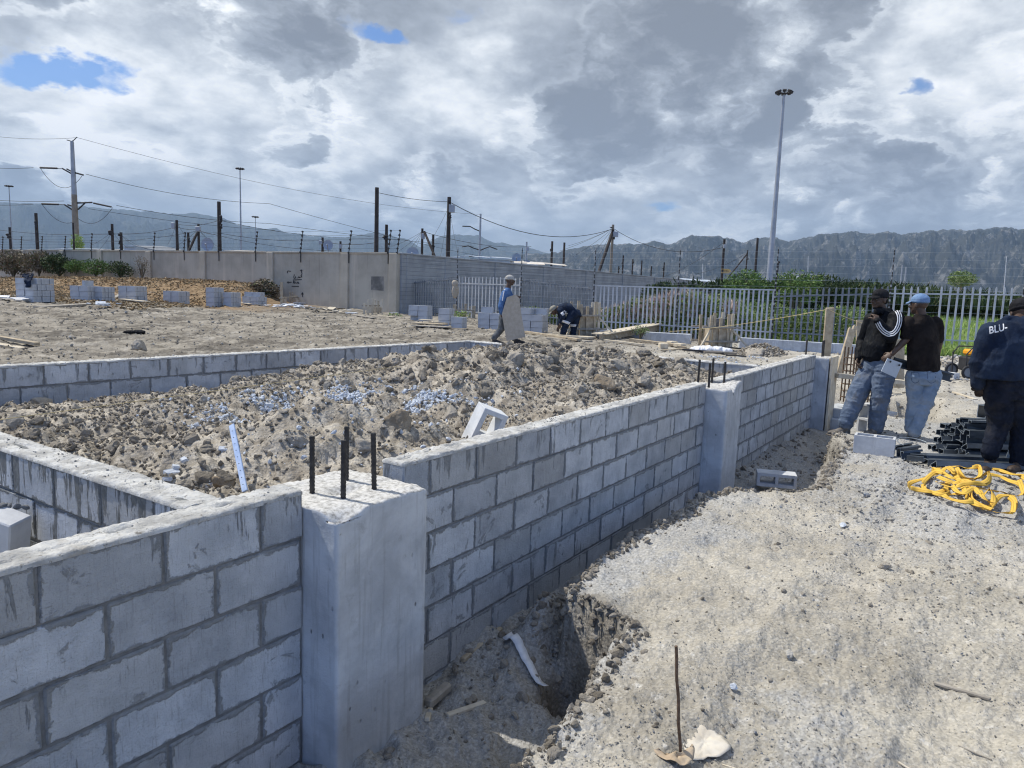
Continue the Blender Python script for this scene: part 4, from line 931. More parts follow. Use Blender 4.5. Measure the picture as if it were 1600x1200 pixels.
# floodlight masts
def flood(key, u, v, dep, w, hw, label):
    t = D(u, v, dep); s = dep/FOC; root = empty('floodlight_mast', (t[0], t[1], .1), label, 'mast', 'tall floodlight masts'); h = t[2]-.1; TP[key] = t
    mb = MB(); mb.tube([(0, 0, 0), (0, 0, h*.5), (0, 0, h)], [w/2*s, w*.34*s, w*.2*s], 10); mb.build('shaft', M['polegrey'], root)
    mb = MB(); mb.tube([(0, 0, h-.1*s*hw), (0, 0, h+.15*s*hw)], hw*s*.28, 10)
    for k in range(8):
        a = k*math.pi/4+.3; c = (math.cos(a)*hw*s, math.sin(a)*hw*s, h+.22*hw*s); mb.beam((0, 0, h-.05*hw*s), c, .1*hw*s, .1*hw*s)
    mb.build('ring', M['black'], root)
    for k in range(8):
        a = k*math.pi/4+.3; mb = MB(); mb.box((math.cos(a)*hw*s, math.sin(a)*hw*s, h+.25*hw*s), (.45*hw*s, .55*hw*s, .32*hw*s), Matrix.Rotation(a, 3, 'Z') @ Matrix.Rotation(.5, 3, 'Y'), .05*hw*s); mb.build('floodlight', M['black'], root)
    return root
flood('M1', 1225, 147, 82, 11, 11, 'tallest grey floodlight mast on the right against the clouds')
flood('M2', 375, 265, 150, 4, 5.5, 'slim floodlight mast left of centre against the clouds')
flood('M3', 14, 292, 190, 3, 5, 'slim floodlight mast at the left edge')
flood('M4', 399, 340, 270, 2, 4.5, 'smallest distant floodlight mast right of the slim one')
# steel pylon on the left
dp = 112; s = dp/FOC; t = D(112.5, 221, dp); root = empty('power_pylon', (t[0], t[1], .1), 'tall two tone steel pylon with insulator arms on the left', 'pylon'); h = t[2]-.1; o0 = np.array([t[0], t[1], .1]); TP['P'] = t
L3 = lambda u, v, dd=0: D(u, v, dp+dd)-o0
# the shaft stands vertical; its image leans because the camera is rolled
zc = D(117, 303, dp)[2]-.1
mb = MB(); mb.tube([(0, 0, zc), (0, 0, h)], [4.0*s, 2.6*s], 12); mb.build('upper_shaft', M['polegrey'], root)
mb = MB(); mb.tube([(0, 0, 0), (0, 0, zc)], [5.6*s, 4.1*s], 12); mb.build('lower_shaft', M['polebrown'], root)
def zz_(v, u=113): return D(u, v, dp)[2]-.1
def arm(pts, r, nm, m_='black'): mb = MB(); mb.tube(pts, r, 6); return mb.build(nm, M[m_], root)
def q3(dx, v): return RT*dx*s+np.array([0, 0, zz_(v)])
arm([q3(0, 221), q3(4, 218), q3(8, 214)], .07, 'top_horn'); arm([q3(0, 221), q3(-8, 219)], .07, 'top_horn')
for (x0, v0, x1, v1) in ((-2, 271, -17, 263), (-3, 267, -10, 263.5), (3, 269, 16, 272), (-2, 328, -16, 319), (-3, 321, -11, 319), (5, 326, 18, 314), (0, 316, 28, 314)):
    arm([q3(x0, v0), q3(x1, v1)], .12, 'cross_arm')
for (x0, x1, v) in ((-17, -25, 263.5), (-25, -52, 263), (-17, -25, 319), (-25, -52, 319)):
    arm([q3(x0, v), q3(x1, v)], .14 if x0 == -25 else .05, 'insulator')
arm([q3(30, 315), q3(58, 320)], .13, 'insulator')
def loop(p, q, sag, n=12, r=.035, nm='jumper_cable'):
    ps = [p*(1-i/n)+q*(i/n)-np.array([0, 0, sag*4*(i/n)*(1-i/n)]) for i in range(n+1)]
    mb = MB(); mb.tube(ps, r, 5); mb.build(nm, M['wire'], root)
loop(q3(-52, 263), q3(14, 273), 2.4); loop(q3(-52, 319), q3(-1, 345), 1.2); loop(q3(60, 321), q3(2, 338), 1.6)
# cables
def cable(name, pts, r, label, group=None, sag=None, m_='wire'):
    """pts: 3D points; each span hangs"""
    mb = MB(); o = pts[0]
    for i in range(len(pts)-1):
        a, b = np.array(pts[i]), np.array(pts[i+1]); sg = sag[i] if isinstance(sag, (list, tuple)) else (sag or .03*np.linalg.norm(b-a)); n = 16
        mb.tube([a*(1-k/n)+b*(k/n)-np.array([0, 0, sg*4*(k/n)*(1-k/n)])-o for k in range(n+1)], r*.72, 5, cap=False)
    ob = mb.build(name, M[m_]); ob.location = tuple(o); tag(ob, label, 'cable', group); return ob
CG = 'cables strung between the poles'
cable('power_cable', [D(-60, 205, 116), D(120.5, 215, 112), D(750, 335, 170)], .035, 'thin earth wire running over the tip of the steel pylon', CG, [.6, 2.0])
cable('power_cable', [D(-60, 257, 116), D(52, 262, 112)], .05, 'cable reaching the upper left insulator of the pylon', CG, .3)
cable('power_cable', [D(134, 272, 111), D(420, 318, 135), D(750, 400, 200)], .05, 'long cable falling right from the upper arm of the pylon', CG, [.9, .6])
cable('power_cable', [D(-60, 308, 116), D(100, 314, 112)], .05, 'upper of two cables meeting the lower left pylon arm', CG, .3)
cable('power_cable', [D(-60, 318, 114), D(52, 319, 112)], .05, 'lower of two cables meeting the lower left pylon arm', CG, .2)
cable('power_cable', [D(182, 321, 111), D(420, 349, 135), D(740, 385, 190)], .05, 'cable falling right from the lower arm of the pylon', CG, [.5, .4])
cable('power_cable', [D(138, 326, 111), D(430, 360, 135)], .04, 'fainter cable just below the lower right pylon arm', CG, .4)
cable('power_cable', [TP['k']-np.array([0, 0, .3]), TP['o']-np.array([0, 0, .3])], .022, 'cable from the tallest plain pole to the pole with the large grey box', CG, .12)
cable('power_cable', [TP['o']-np.array([0, 0, .3]), TP['s']-np.array([0, 0, .35])], .034, 'thick cable sagging from the large grey box pole to the propped pole', CG, 1.35)
cable('power_cable', [TP['s']-np.array([0, 0, .3]), TP['z']-np.array([0, 0, .6])], .03, 'cable sagging from the propped pole to the pole left of the tallest mast', CG, 1.0)
cable('power_cable', [TP['z']-np.array([0, 0, .2]), D(1005, 440, 80)], .02, 'cable dropping left from the pole left of the tallest mast', CG, .6)
cable('power_cable', [D(-50, 352, 64), TP['d']-np.array([0, 0, .8]), TP['f']-np.array([0, 0, .5]), TP['g']-np.array([0, 0, .4]), TP['h']-np.array([0, 0, 2.2]), D(500, 376, 52), TP['k']-np.array([0, 0, 3.4])], .022, 'main street cable threading the poles above the beige wall', CG, [.35, .2, .1, .2, .2, .2])
cable('power_cable', [D(-50, 360, 64), D(110, 378, 60), TP['g']-np.array([0, 0, .5]), D(520, 392, 56)], .02, 'second street cable lower down above the beige wall', CG, [.3, .3, .3])
cable('power_cable', [TP['f']-np.array([0, 0, .3]), TP['h']-np.array([0, 0, 1.3]), D(600, 372, 60)], .02, 'upper street cable right of the meter box pole', CG, [.2, .4])
cable('power_cable', [TP['m']-np.array([0, 0, .2]), D(830, 385, 70)], .024, 'cable running right from the stayed pole past the big pole', CG, .4)
cable('power_cable', [TP['A']-np.array([0, 0, .2]), D(1085, 428, 70)], .018, 'cable dropping left from the thin stayed pole by the bush', CG, .3)
for i, (k, dz, ends) in enumerate([('s', .3, [(888, 384), (875, 392), (900, 398), (915, 408), (925, 420)]), ('o', .6, [(672, 378), (688, 402), (715, 395)]), ('m', .2, [(610, 385), (618, 395), (632, 398), (642, 402)]), ('g', .4, [(268, 388), (290, 384), (330, 378), (350, 392)]), ('f', .2, [(262, 382), (300, 380)]), ('d', .6, [(140, 384), (155, 390), (200, 388)]), ('e', .2, [(212, 384), (232, 390)])]):
    t = TP[k]; mb = MB(); a = t-np.array([0, 0, dz])
    for (u, v) in ends:
        b = D(u, v, 60 if k != 's' else 72); n = 8; mb.tube([(a*(1-j/n)+b*(j/n)-np.array([0, 0, .12*4*(j/n)*(1-j/n)]))-a for j in range(n+1)], .010 if k != 's' else .013, 4, cap=False)
    o = mb.build('service_cables', M['wire']); o.location = tuple(a)
    nm = {'s': 'the propped pole', 'o': 'the pole with the large grey box', 'm': 'the stayed pole by the wall corner', 'g': 'the pole left of the large dish', 'f': 'the rounded meter box pole', 'd': 'the first pole right of the pylon', 'e': 'the second pole right of the pylon'}[k]
    tag(o, 'fan of thin house cables falling from '+nm, 'cables', 'fans of thin house cables')
# grey lattice-armed pole in the middle distance
t = D(727+24, 334, 120); root = empty('power_pylon', (t[0], t[1], .2), 'smaller grey pylon with curved arms behind the patched roofs', 'pylon'); h = t[2]-.2; s = 120/FOC
mb = MB(); mb.tube([(0, 0, 0), (0, 0, h)], [1.6*s*1.3, 1.2*s*1.2], 8); mb.build('shaft', M['polegrey'], root)
for pts in ([(0, 27), (-8, 24), (-16, 20), (-28, 20)], [(0, 56), (-10, 53), (-18, 50), (-28, 52)], [(0, 57), (8, 53), (16, 50), (28, 54)]):
    mb = MB(); mb.tube([RT*x*s+np.array([0, 0, h-v*s]) for x, v in pts], .09, 6); mb.build('cross_arm', M['black'], root)
# satellite dishes
def dish(u, v, dep, rpx, label):
    c = D(u, v, dep); r = rpx*dep/FOC; root = empty('satellite_dish', (c[0], c[1], c[2]-r), label, 'dish', 'satellite dishes behind the walls')
    fr = Matrix.Translation((0, 0, r)) @ Matrix((( RT[0], 0, -FWD[0], 0), (RT[1], 0, -FWD[1], 0), (0, 1, 0, 0), (0, 0, 0, 1)))
    vs, fs = [], []; nr_, nt_ = 6, 24
    for i in range(nr_+1):
        rr_ = r*i/nr_
        for k in range(nt_): a = 2*math.pi*k/nt_; vs.append(fr @ Vector((rr_*math.cos(a), rr_*math.sin(a)*1.05, .28*r*(i/nr_)**2)))
    for i in range(nr_):
        for k in range(nt_): fs.append((i*nt_+k, i*nt_+(k+1) % nt_, (i+1)*nt_+(k+1) % nt_, (i+1)*nt_+k))
    o = MB(); o.add(vs, fs, True); b2 = [v-Vector((0, 0, 0))+Vector(FWD)*.03 for v in vs]; o.add(b2, [f[::-1] for f in fs], True); o.build('reflector', M['dish'], root)
    a = MB(); a.tube([fr @ Vector((0, 0, .9*r)), fr @ Vector((0, -.95*r, .28*r))], .03, 5); a.ball(fr @ Vector((0, 0, .9*r)), .07, 8, 6); a.build('feed_arm', M['polegrey'], root)
    a = MB(); a.tube([(0, 0, -(c[2]-r-.3)), fr @ Vector((0, 0, -.06))], .04, 6); a.build('mount', M['polegrey'], root)
M['dish'] = mottled('dish mesh', (.30, .36, .46), (.36, .43, .53), 3, 20, .1, .002, .5, spec=.4)
dish(325, 382, 52, 9.7, 'largest dish standing above the beige wall left of centre')
dish(513, 383, 50, 7.6, 'middle sized dish above the beige wall right of centre')
dish(645, 396, 47, 9.5, 'dome topped dish peeping over the wall by the corner')
dish(807, 403, 62, 7, 'pale dish over the patched roofs, left of the smaller one')
dish(823, 413, 62, 6.5, 'small pale dish over the patched roofs')
# roofs showing over the walls
M['tin'] = mottled('pale tin sheet', (.40, .46, .54), (.52, .57, .63), 1.5, 20, .3, .01, .5, island=.25, metallic=.2)
M['tin2'] = mottled('patched tin sheet', (.42, .36, .28), (.60, .58, .55), 1., 20, .3, .01, .7, island=.3)
def shack(u0, u1, vt0, vt1, dep, label, m_='tin', depth=5., wallm='tin'):
    a, b = D(u0, vt0, dep), D(u1, vt1, dep); c = (a+b)/2; root = empty('house', (c[0], c[1], .1), label, 'house', 'low houses behind the walls')
    L = np.linalg.norm((b-a)[:2]); th = math.atan2(b[1]-a[1], b[0]-a[0]); R_ = Matrix.Rotation(th, 3, 'Z'); org = np.array([c[0], c[1], .1]); zt = min(a[2], b[2])-.1
    bk_ = np.array([-math.sin(th), math.cos(th), 0]); 
    if bk_ @ FWD < 0: bk_ = -bk_
    mb = MB(); mb.box(bk_*depth/2+np.array([0, 0, (zt-.15)/2]), (L*.96, depth*.94, zt-.15), R_); mb.build('wall', M[wallm], root)
    rf = MB(); n = max(2, int(L/1.1))
    for k in range(n):
        t0, t1 = k/n, (k+1)/n+.02; p, q = a*(1-t0)+b*t0, a*(1-t1)+b*t1; jz = rw.uniform(-.03, .03); vv = []
        for w_ in (p, q):
            for dd, hz2 in ((-.25, -.02), (depth+.2, .25)): vv.append(w_-org+bk_*dd+np.array([0, 0, hz2-.1+jz]))
        vv = vv+[v+np.array([0, 0, .05]) for v in vv]; rf.add(vv, [(0, 1, 3, 2), (4, 6, 7, 5), (0, 4, 5, 1), (2, 3, 7, 6), (0, 2, 6, 4), (1, 5, 7, 3)])
    r_ = rf.build('roof', M[m_], root)
    wn = MB(); wn.box(-bk_*.02+np.array([0, 0, zt*.55]), (1.0, .06, .9), R_); wo = wn.build('window', M['dullsteel'], root)
    wn = MB(); wn.box(-bk_*.055+np.array([0, 0, zt*.55]), (.84, .02, .74), R_); wn.build('pane', M['black'], wo)
shack(88, 122, 387, 388, 70, 'pale roofed house left of the steel pylon foot')
shack(128, 182, 388, 389, 72, 'rubble strewn roof just right of the steel pylon foot', 'tin2')
shack(192, 211, 383, 382, 68, 'small pale gable house right of the pylon')
shack(210, 245, 383, 389, 66, 'dark edged sloping roof right of the pylon', 'dullsteel')
shack(350, 385, 390, 391, 70, 'low grey roof peeping over the wall between the thick pole and slim mast', 'tin2')
shack(703, 735, 400, 398, 52, 'light blue tin roof behind the big grey box pole')
shack(733, 798, 399, 403, 56, 'long light blue tin roof with two posts behind the grey wall')
shack(765, 850, 408, 412, 57, 'patched bright roof sheets lying along the grey wall top', 'tin2', 3.)
shack(815, 885, 408, 414, 66, 'brown and white patched roof near the twin dark poles', 'tin2', 4.)
shack(893, 930, 424, 427, 62, 'narrow white roof edge over the grey wall', 'tin', 2.)
shack(1070, 1130, 436, 441, 80, 'white roof line beyond the far end of the grey wall', 'tin', 3.)
shack(1248, 1310, 428, 431, 90, 'blue grey house roof seen over the reeds', 'dullsteel', 5.)

# small arrow board on the pole left of the tallest mast
c = D(1131, 423.5, 55.6); s = 55.6/FOC; root = empty('arrow_sign', c, 'small orange arrow board fixed low on the pole left of the tallest mast', 'sign')
fr = Matrix((( RT[0], 0, -FWD[0], 0), (RT[1], 0, -FWD[1], 0), (0, 1, 0, 0), (0, 0, 0, 1)))
mb = MB(); mb.prism([(x*s, y*s) for x, y in ((-5, -3.4), (7, -3.4), (11, 0), (7, 3.4), (-5, 3.4))], .14, .17, fr); mb.build('plate', mottled('sign orange', (.55, .36, .13), (.66, .46, .2), 5, 20, .1, .002, .7), root)
mb = MB(); mb.prism([(x*s, y*s) for x, y in ((-5, -2.4), (-1.4, -2.4), (-1.4, 2.4), (-5, 2.4))], .172, .18, fr)
for q in (((.2, -1.4), (1, -1.4), (1, 1.4), (.2, 1.4)), ((1.6, .8), (4.2, .8), (4.2, 1.4), (1.6, 1.4)), ((1.6, -1.4), (4.2, -1.4), (4.2, -.8), (1.6, -.8)), ((5, -1.2), (6.6, 0), (5, 1.2), (5, .5), (5.4, 0), (5, -.5))): mb.prism([(x*s, y*s) for x, y in q], .172, .18, fr)
mb.build('marking', M['black'], root)

# ---------------------------------------------------------------- plants
def leaf_fn(c1, c2, c3):
    def fn(N, b):
        r = N.n('ShaderNodeNewGeometry').outputs['Random Per Island']
        c = N.mix(r, c1, c2); c = N.mix(N.ss(N.math('FRACT', N.math('MULTIPLY', r, 17.3)), .86, .9), c, c3); setc(N, b, c)
    return fn
M['weed'] = mat('weed leaves', leaf_fn((.075, .13, .035), (.22, .30, .10), (.34, .37, .19)), .8)
M['hedge'] = mat('dark reed leaves', leaf_fn((.022, .042, .014), (.06, .095, .03), (.11, .12, .055)), .8)
M['grass'] = mat('bright grass', leaf_fn((.20, .32, .07), (.40, .53, .15), (.52, .56, .26)), .8)
M['plume'] = mat('pink seed heads', leaf_fn((.42, .32, .30), (.62, .50, .45), (.44, .44, .26)), .9)
M['dry'] = mat('dry stalks', leaf_fn((.14, .115, .08), (.28, .23, .16), (.10, .12, .05)), .95)
M['dry2'] = mat('dry thatch', leaf_fn((.19, .13, .07), (.36, .27, .16), (.26, .21, .13)), 1.)
M['bush'] = mat('bush leaves', leaf_fn((.06, .12, .03), (.15, .24, .06), (.2, .24, .09)), .8)
def leaves(name, pos, ln, wd, m_, parent=None, up=.5, org=None, seed=1):
    r = np.random.RandomState(seed); n = len(pos); d = r.normal(size=(n, 3)); d[:, 2] = np.abs(d[:, 2])*.6+up; d /= np.linalg.norm(d, axis=1)[:, None]
    s = np.cross(d, r.normal(size=(n, 3))); s /= np.linalg.norm(s, axis=1)[:, None]; b = np.asarray(ln)[..., None]*d if np.ndim(ln) else d*ln; w = s*(np.asarray(wd)[..., None] if np.ndim(wd) else wd)/2
    v = np.stack([pos-w*.3, pos+b*.45-w, pos+b, pos+b*.45+w], 1).reshape(-1, 3)
    if org is not None: v = v-np.array(org)
    return np_mesh(name, v, np.arange(n*4).reshape(n, 4), m_, parent)
def blades(name, pos, h, w, lean, m_, seed=1, parent=None, org=None):
    r = np.random.RandomState(seed); n = len(pos); a = r.uniform(0, 6.283, n); dr = np.stack([np.cos(a), np.sin(a), a*0], -1); l = (np.abs(r.normal(size=n))*lean)[:, None]; h = h[:, None]
    b = r.uniform(0, 6.283, n); sd = np.stack([np.cos(b), np.sin(b), b*0], -1)*w/2; up = np.array([0, 0, 1.])
    p1 = pos+up*h*.55+dr*h*l*.25; p2 = pos+up*h*(1-.3*l)+dr*h*l
    v = np.stack([pos-sd, pos+sd, p1+sd*.8, p1-sd*.8, p2], 1).reshape(-1, 3)
    if org is not None: v = v-np.array(org)
    i = np.arange(n)*5; q = np.stack([i, i+1, i+2, i+3], -1); t = np.stack([i+3, i+2, i+4], -1)
    return np_mesh(name, v, [q, t], m_, parent)
rv = np.random.RandomState(8)
def band(n, u0, u1, d0f, d1f):
    """ground points behind the fence between two depths given as functions of u"""
    u = rv.uniform(u0, u1, n); t = rv.rand(n)**1.3; dep = d0f(u)*(1-t)+d1f(u)*t
    X = (u-800)/FOC*dep; 
    return u, dep, CAM[0]+X*math.sin(YAW)+dep*math.cos(YAW), CAM[1]-X*math.cos(YAW)+dep*math.sin(YAW)
fd = lambda u: np.interp(u, [p[0] for p in FU], [p[1] for p in FU])+.5
# weeds between fence and grey wall
u, dep, x, y = band(56000, 812, 1345, fd, lambda u: fd(u)+np.interp(u, [812, 900, 1000, 1345], [3., 4, 7, 7]))
hh = np.interp(u, [812, 860, 915, 960, 1010, 1060, 1110, 1160, 1230, 1345], [.65, .6, .7, 1.1, 1.4, 1.6, 1.5, 1.3, 1.2, 1.1])*(.45+.9*fbm(np.stack([x*.6, y*.6], -1), 4, 5)); z = rv.rand(len(x))**.7*hh
tag(leaves('weeds', np.stack([x, y, H(x, y)*.0+.08+z], -1), .10+.08*rv.rand(len(x)), .045, M['weed'], seed=4), 'tangle of leafy green weeds growing behind the palisade', 'weeds', kind='stuff')
u, dep, x, y = band(14000, 930, 1150, fd, lambda u: fd(u)+4); k = (np.exp(-((u-1045)/65)**2)*.75+.08)*sstep(fbm(np.stack([x*1.3, y*1.3], -1), 3, 6), .42, .62); ok = rv.rand(len(u)) < k; u, x, y = u[ok], x[ok], y[ok]
hh = np.interp(u, [930, 1000, 1060, 1150], [.8, 1.2, 1.55, 1.2])*(.6+.6*rv.rand(len(u)))
tag(blades('seed_heads', np.stack([x, y, hh*.70+.1], -1), hh*.34, .045, .5, M['plume'], 6), 'pinkish dry seed heads standing above the weeds', 'grass', kind='stuff')
# bright grass right of the weeds
u, dep, x, y = band(52000, 1190, 1800, fd, lambda u: fd(u)+16); hh = np.where(u > 1400, .45, .38)*(.6+.6*rv.rand(len(u)))
hh = hh+.25*sstep(dep-fd(u), 3, 14)
tag(blades('grass', np.stack([x, y, np.full(len(x), .0)+.35*sstep(dep-fd(u), 2, 14)], -1), hh, .03, .5, M['grass'], 7), 'bright green grass growing behind the palisade on the right', 'grass', kind='stuff')
u, dep, x, y = band(5200, 1385, 1800, lambda u: fd(u)-1.6, fd); hh = .22+.3*rv.rand(len(u)); tag(blades('grass', np.stack([x, y, H(x, y)-.02], -1), hh, .025, .6, M['grass'], 17), 'tufts of grass along the foot of the palisade on the right', 'grass', kind='stuff')
# tall dark reeds and hedge
def ht(u): return np.interp(u, [990, 1040, 1120, 1205, 1260, 1330, 1390, 1430, 1500, 1560, 1800], [1.6, 2.0, 2.1, 2.35, 2.4, 2.35, 2.25, 2.3, 2.05, 2.0, 2.0])
u, dep, x, y = band(60000, 1000, 1800, lambda u: np.interp(u, [1000, 1130, 1210, 1800], [33, 35, 38, 42.]), lambda u: np.interp(u, [1000, 1130, 1210, 1800], [35, 40, 43, 47.])); z = rv.rand(len(x))*ht(u)*.93*(.62+.7*fbm(np.stack([x*.7, y*.7], -1), 4, 9))
tag(leaves('reed_bed', np.stack([x, y, z+.2], -1), .26+.16*rv.rand(len(x)), .075, M['hedge'], seed=9, up=.9), 'dense dark wall of reeds and scrub behind the grass', 'reeds', kind='stuff')
u, dep, x, y = band(5200, 1150, 1800, lambda u: fd(u)*0+38, lambda u: fd(u)*0+44)
tag(blades('reeds', np.stack([x, y, ht(u)*.68], -1), ht(u)*(.16+.40*rv.rand(len(u))), .06, .7, M['hedge'], 12), 'dark reed tops sticking up ragged along the skyline of the reed bed', 'reeds', kind='stuff')
def bush(name, u, v, dep, rx, rz_, n, m_, label, seed, cat='bush', group=None, twig='dry', lsz=.12, basez=None, up=.2):
    c = D(u, v, dep); base = basez if basez is not None else c[2]-rz_; org = (c[0], c[1], base); root = empty(name, org, label, cat, group)
    r = np.random.RandomState(seed); p = r.normal(size=(n, 3)); p /= np.linalg.norm(p, axis=1)[:, None]; rad_ = r.rand(n)**.45
    lump = .7+.6*fbm(p*1.7+seed, 3, seed); p = p*(rad_*lump)[:, None]*np.array([rx, rx*.8, rz_]); p = p[fbm(p*2.2/rx*1.0+seed, 3, seed+2) > .40]
    p = p+np.array([0, 0, c[2]-base]); p = p[p[:, 2] > .03]
    leaves('foliage', p, lsz*(.6+.8*r.rand(len(p))), lsz*.5, M[m_], root, up=up, seed=seed)
    mb = MB()
    for k in range(14):
        a = r.uniform(0, 6.283); t = np.array([math.cos(a)*rx*.75*r.rand(), math.sin(a)*rx*.6*r.rand(), (c[2]-base)+rz_*r.uniform(.1, .95)]); m1 = t*np.array([.4, .4, .5])+r.normal(size=3)*.05
        mb.tube([(0, 0, -.1), tuple(m1), tuple(t)], [.03*rx+.012, .02*rx+.006, .006], 5)
    mb.build('stems', M[twig], root); return root
bush('bush', 1165, 458, 33, 1.35, 1.0, 7000, 'bush', 'rounded bright green bush behind the palisade left of the tallest mast', 21, basez=.2)
bush('bush', 1245, 452, 36, 1.5, .9, 5000, 'bush', 'leafy green bush right of the foot of the tallest mast', 22, basez=.2)
bush('bush', 1040, 478, 33, 1.6, .95, 5000, 'hedge', 'dark green bush behind the middle of the palisade', 23, basez=.2)
SG = 'scrubby bushes along the beige wall'
bush('shrub', 20, 412, 46, 1.3, .75, 2600, 'dry', 'brown dry shrub at the left end of the beige wall', 31, 'shrub', SG, lsz=.16, up=.8)
bush('shrub', 60, 411, 45.5, 1.1, .7, 2200, 'dry', 'tall brownish green shrub against the beige wall, second from the left', 32, 'shrub', SG, lsz=.16, up=.8)
bush('shrub', 92, 413, 45, 1.1, .65, 2600, 'hedge', 'dark green and brown shrub against the beige wall below the pylon', 33, 'shrub', SG, lsz=.14, up=.5)
bush('shrub', 118, 417, 44.5, .7, .4, 1300, 'bush', 'low bright green shrub right of the dark ones by the beige wall', 34, 'shrub', SG, lsz=.12)
bush('shrub', 150, 418, 43.5, .85, .5, 1700, 'bush', 'green shrub in the middle of the beige wall scrub', 35, 'shrub', SG, lsz=.12)
bush('shrub', 188, 422, 42.5, .75, .5, 1300, 'hedge', 'small dark round shrub at the foot of the beige wall', 36, 'shrub', SG, lsz=.12)
bush('shrub', 221, 417, 41.5, .55, .65, 420, 'dry', 'twiggy dry shrub, rightmost of those along the beige wall', 37, 'shrub', SG, lsz=.08)
bush('brush_heap', 412, 452, 36.5, .85, .5, 2200, 'dry', 'heap of brown cut brush at the end of the grassy bank', 38, 'heap', None, lsz=.16, up=-.3)
bush('weed_clump', 1001, 517, 22.8, .32, .18, 500, 'weed', 'small clump of green weeds on the low plinth', 39, 'plant', None, lsz=.05)
bush('weed_clump', 618, 494, 31, .5, .12, 300, 'grass', 'low grassy clump by the foot of the wall corner', 40, 'plant', None, lsz=.06)
bush('weed_clump', 722, 493, 29, .4, .2, 300, 'grass', 'green clump between two of the middle block stacks', 41, 'plant', None, lsz=.07)
# climbing plant on the pylon foot
bush('creeper', 121, 384, 104, .9, 1.7, 900, 'grass', 'yellow green creeper at the foot of the steel pylon', 42, 'plant', None, lsz=.3)
# lone tree beyond the reeds
tr = bush('tree', 1503, 437, 120, 2.6, 1.3, 2500, 'weed', 'small lone tree beyond the reeds below the mountain', 43, 'tree', None, lsz=.35)
mb = MB(); mb.tube([(0, 0, -4), (0, 0, .5)], [.25, .16], 7); mb.build('trunk', M['polebrown'], tr)
# dry grass on the embankment
tt = rv.uniform(-.02, 1.15, 30000); off = rv.uniform(.6, 13, 30000)
Xw = A2[0]+(B2[0]-A2[0])*tt+off*(-17/34.7); Yw = A2[1]+(B2[1]-A2[1])*tt+off*(-30.3/34.7); w = np.array([CW(a, b) for a, b in zip(Xw, Yw)]); ok = Xw < -12
w = w[ok]; w[:, 2] = H(w[:, 0], w[:, 1]); tag(blades('dry_grass', w, .03+.07*rv.rand(len(w)), .09, 2.0, M['dry2'], 15), 'short brown dry grass over the bank below the beige wall', 'grass', kind='stuff')

# ---------------------------------------------------------------- people
def cloth(name, c1, c2, dirt=None, da=.0, sc=6, wr=22, rough=.9):
    def fn(N, b):
        tc = N.n('ShaderNodeTexCoord').outputs['Object']
        c = N.mix(N.ss(N.noise(tc, sc, 5, .6).outputs[0], .35, .65), c1, c2)
        if dirt: c = N.mix(N.math('MULTIPLY', N.ss(N.noise(tc, 5, 6, .65).outputs[0], .48, .66), da), c, dirt)
        setc(N, b, c)
        h = N.math('ADD', N.noise(N.vmath('MULTIPLY', tc, (1, 1, .6)), wr, 4, .5, .9).outputs[0], N.math('MULTIPLY', N.noise(tc, 350, 2).outputs[0], .06)); bump(N, b, h, .7, .015)
    return mat(name, fn, rough, spec=.12)
M['skin'] = mottled('skin', (.065, .038, .026), (.115, .07, .048), 18, 120, .2, .002, .55, spec=.45)
M['jblack'] = cloth('black track jacket', (.004, .005, .007), (.010, .011, .014), (.02, .019, .018), .10, rough=.6)
M['jeans'] = cloth('worn blue jeans', (.085, .115, .17), (.16, .20, .27), (.12, .105, .085), .55, 5, 16)
M['jeans2'] = cloth('pale blue jeans', (.20, .26, .34), (.34, .40, .48), (.22, .21, .19), .5, 5, 16)
M['shirt'] = cloth('dark brown shirt', (.012, .010, .010), (.026, .021, .019), (.07, .05, .04), .25)
M['navy'] = cloth('navy work cloth', (.010, .017, .036), (.022, .034, .062), (.05, .05, .055), .25)
M['navy2'] = cloth('dark navy trousers', (.008, .011, .020), (.017, .021, .034), (.05, .045, .04), .45)
M['bluesh'] = cloth('blue work shirt', (.06, .12, .26), (.10, .19, .38), sc=8)
M['greytr'] = cloth('grey trousers', (.09, .10, .11), (.16, .165, .17))
M['boot'] = mottled('brown leather', (.035, .024, .018), (.08, .055, .04), 30, 90, .4, .003, .6)
M['shoe'] = mottled('dusty shoe', (.10, .085, .07), (.21, .19, .165), 20, 90, .4, .003, .8)
M['glove'] = mottled('work glove', (.03, .022, .018), (.075, .055, .042), 25, 90, .4, .003, .9)
M['capblack'] = cloth('black cap', (.012, .012, .014), (.025, .025, .028)); M['capblue'] = cloth('pale blue cap', (.11, .19, .34), (.22, .33, .50))
M['capgrey'] = cloth('pale grey cap', (.36, .35, .33), (.48, .47, .44)); M['capbeige'] = cloth('beige cap', (.26, .24, .19), (.38, .35, .29))
M['white'] = mottled('white trim', (.62, .63, .65), (.78, .78, .79), 20, 90, .2, .002, .7)
M['eye'] = mat('eye white', None, .3, (.30, .26, .23))
nz_ = lambda v: np.asarray(v, float)/max(1e-9, np.linalg.norm(v))
def cap_prim(mb, p0, p1, r0, r1, n=14):
    p0, p1 = np.array(p0, float), np.array(p1, float); d = p1-p0; L = np.linalg.norm(d)
    if L < 1e-5: mb.ball(p0, r0); return
    d /= L; ps, rs_ = [], []
    for k in range(4): a = math.pi/2*(k+.3)/4.3; ps.append(p0-d*r0*math.cos(a)); rs_.append(r0*math.sin(a))
    ps += [p0, (p0+p1)/2, p1]; rs_ += [r0, (r0+r1)/2, r1]
    for k in range(3, -1, -1): a = math.pi/2*(k+.3)/4.3; ps.append(p1+d*r1*math.cos(a)); rs_.append(r1*math.sin(a))
    mb.tube(ps, rs_, n)
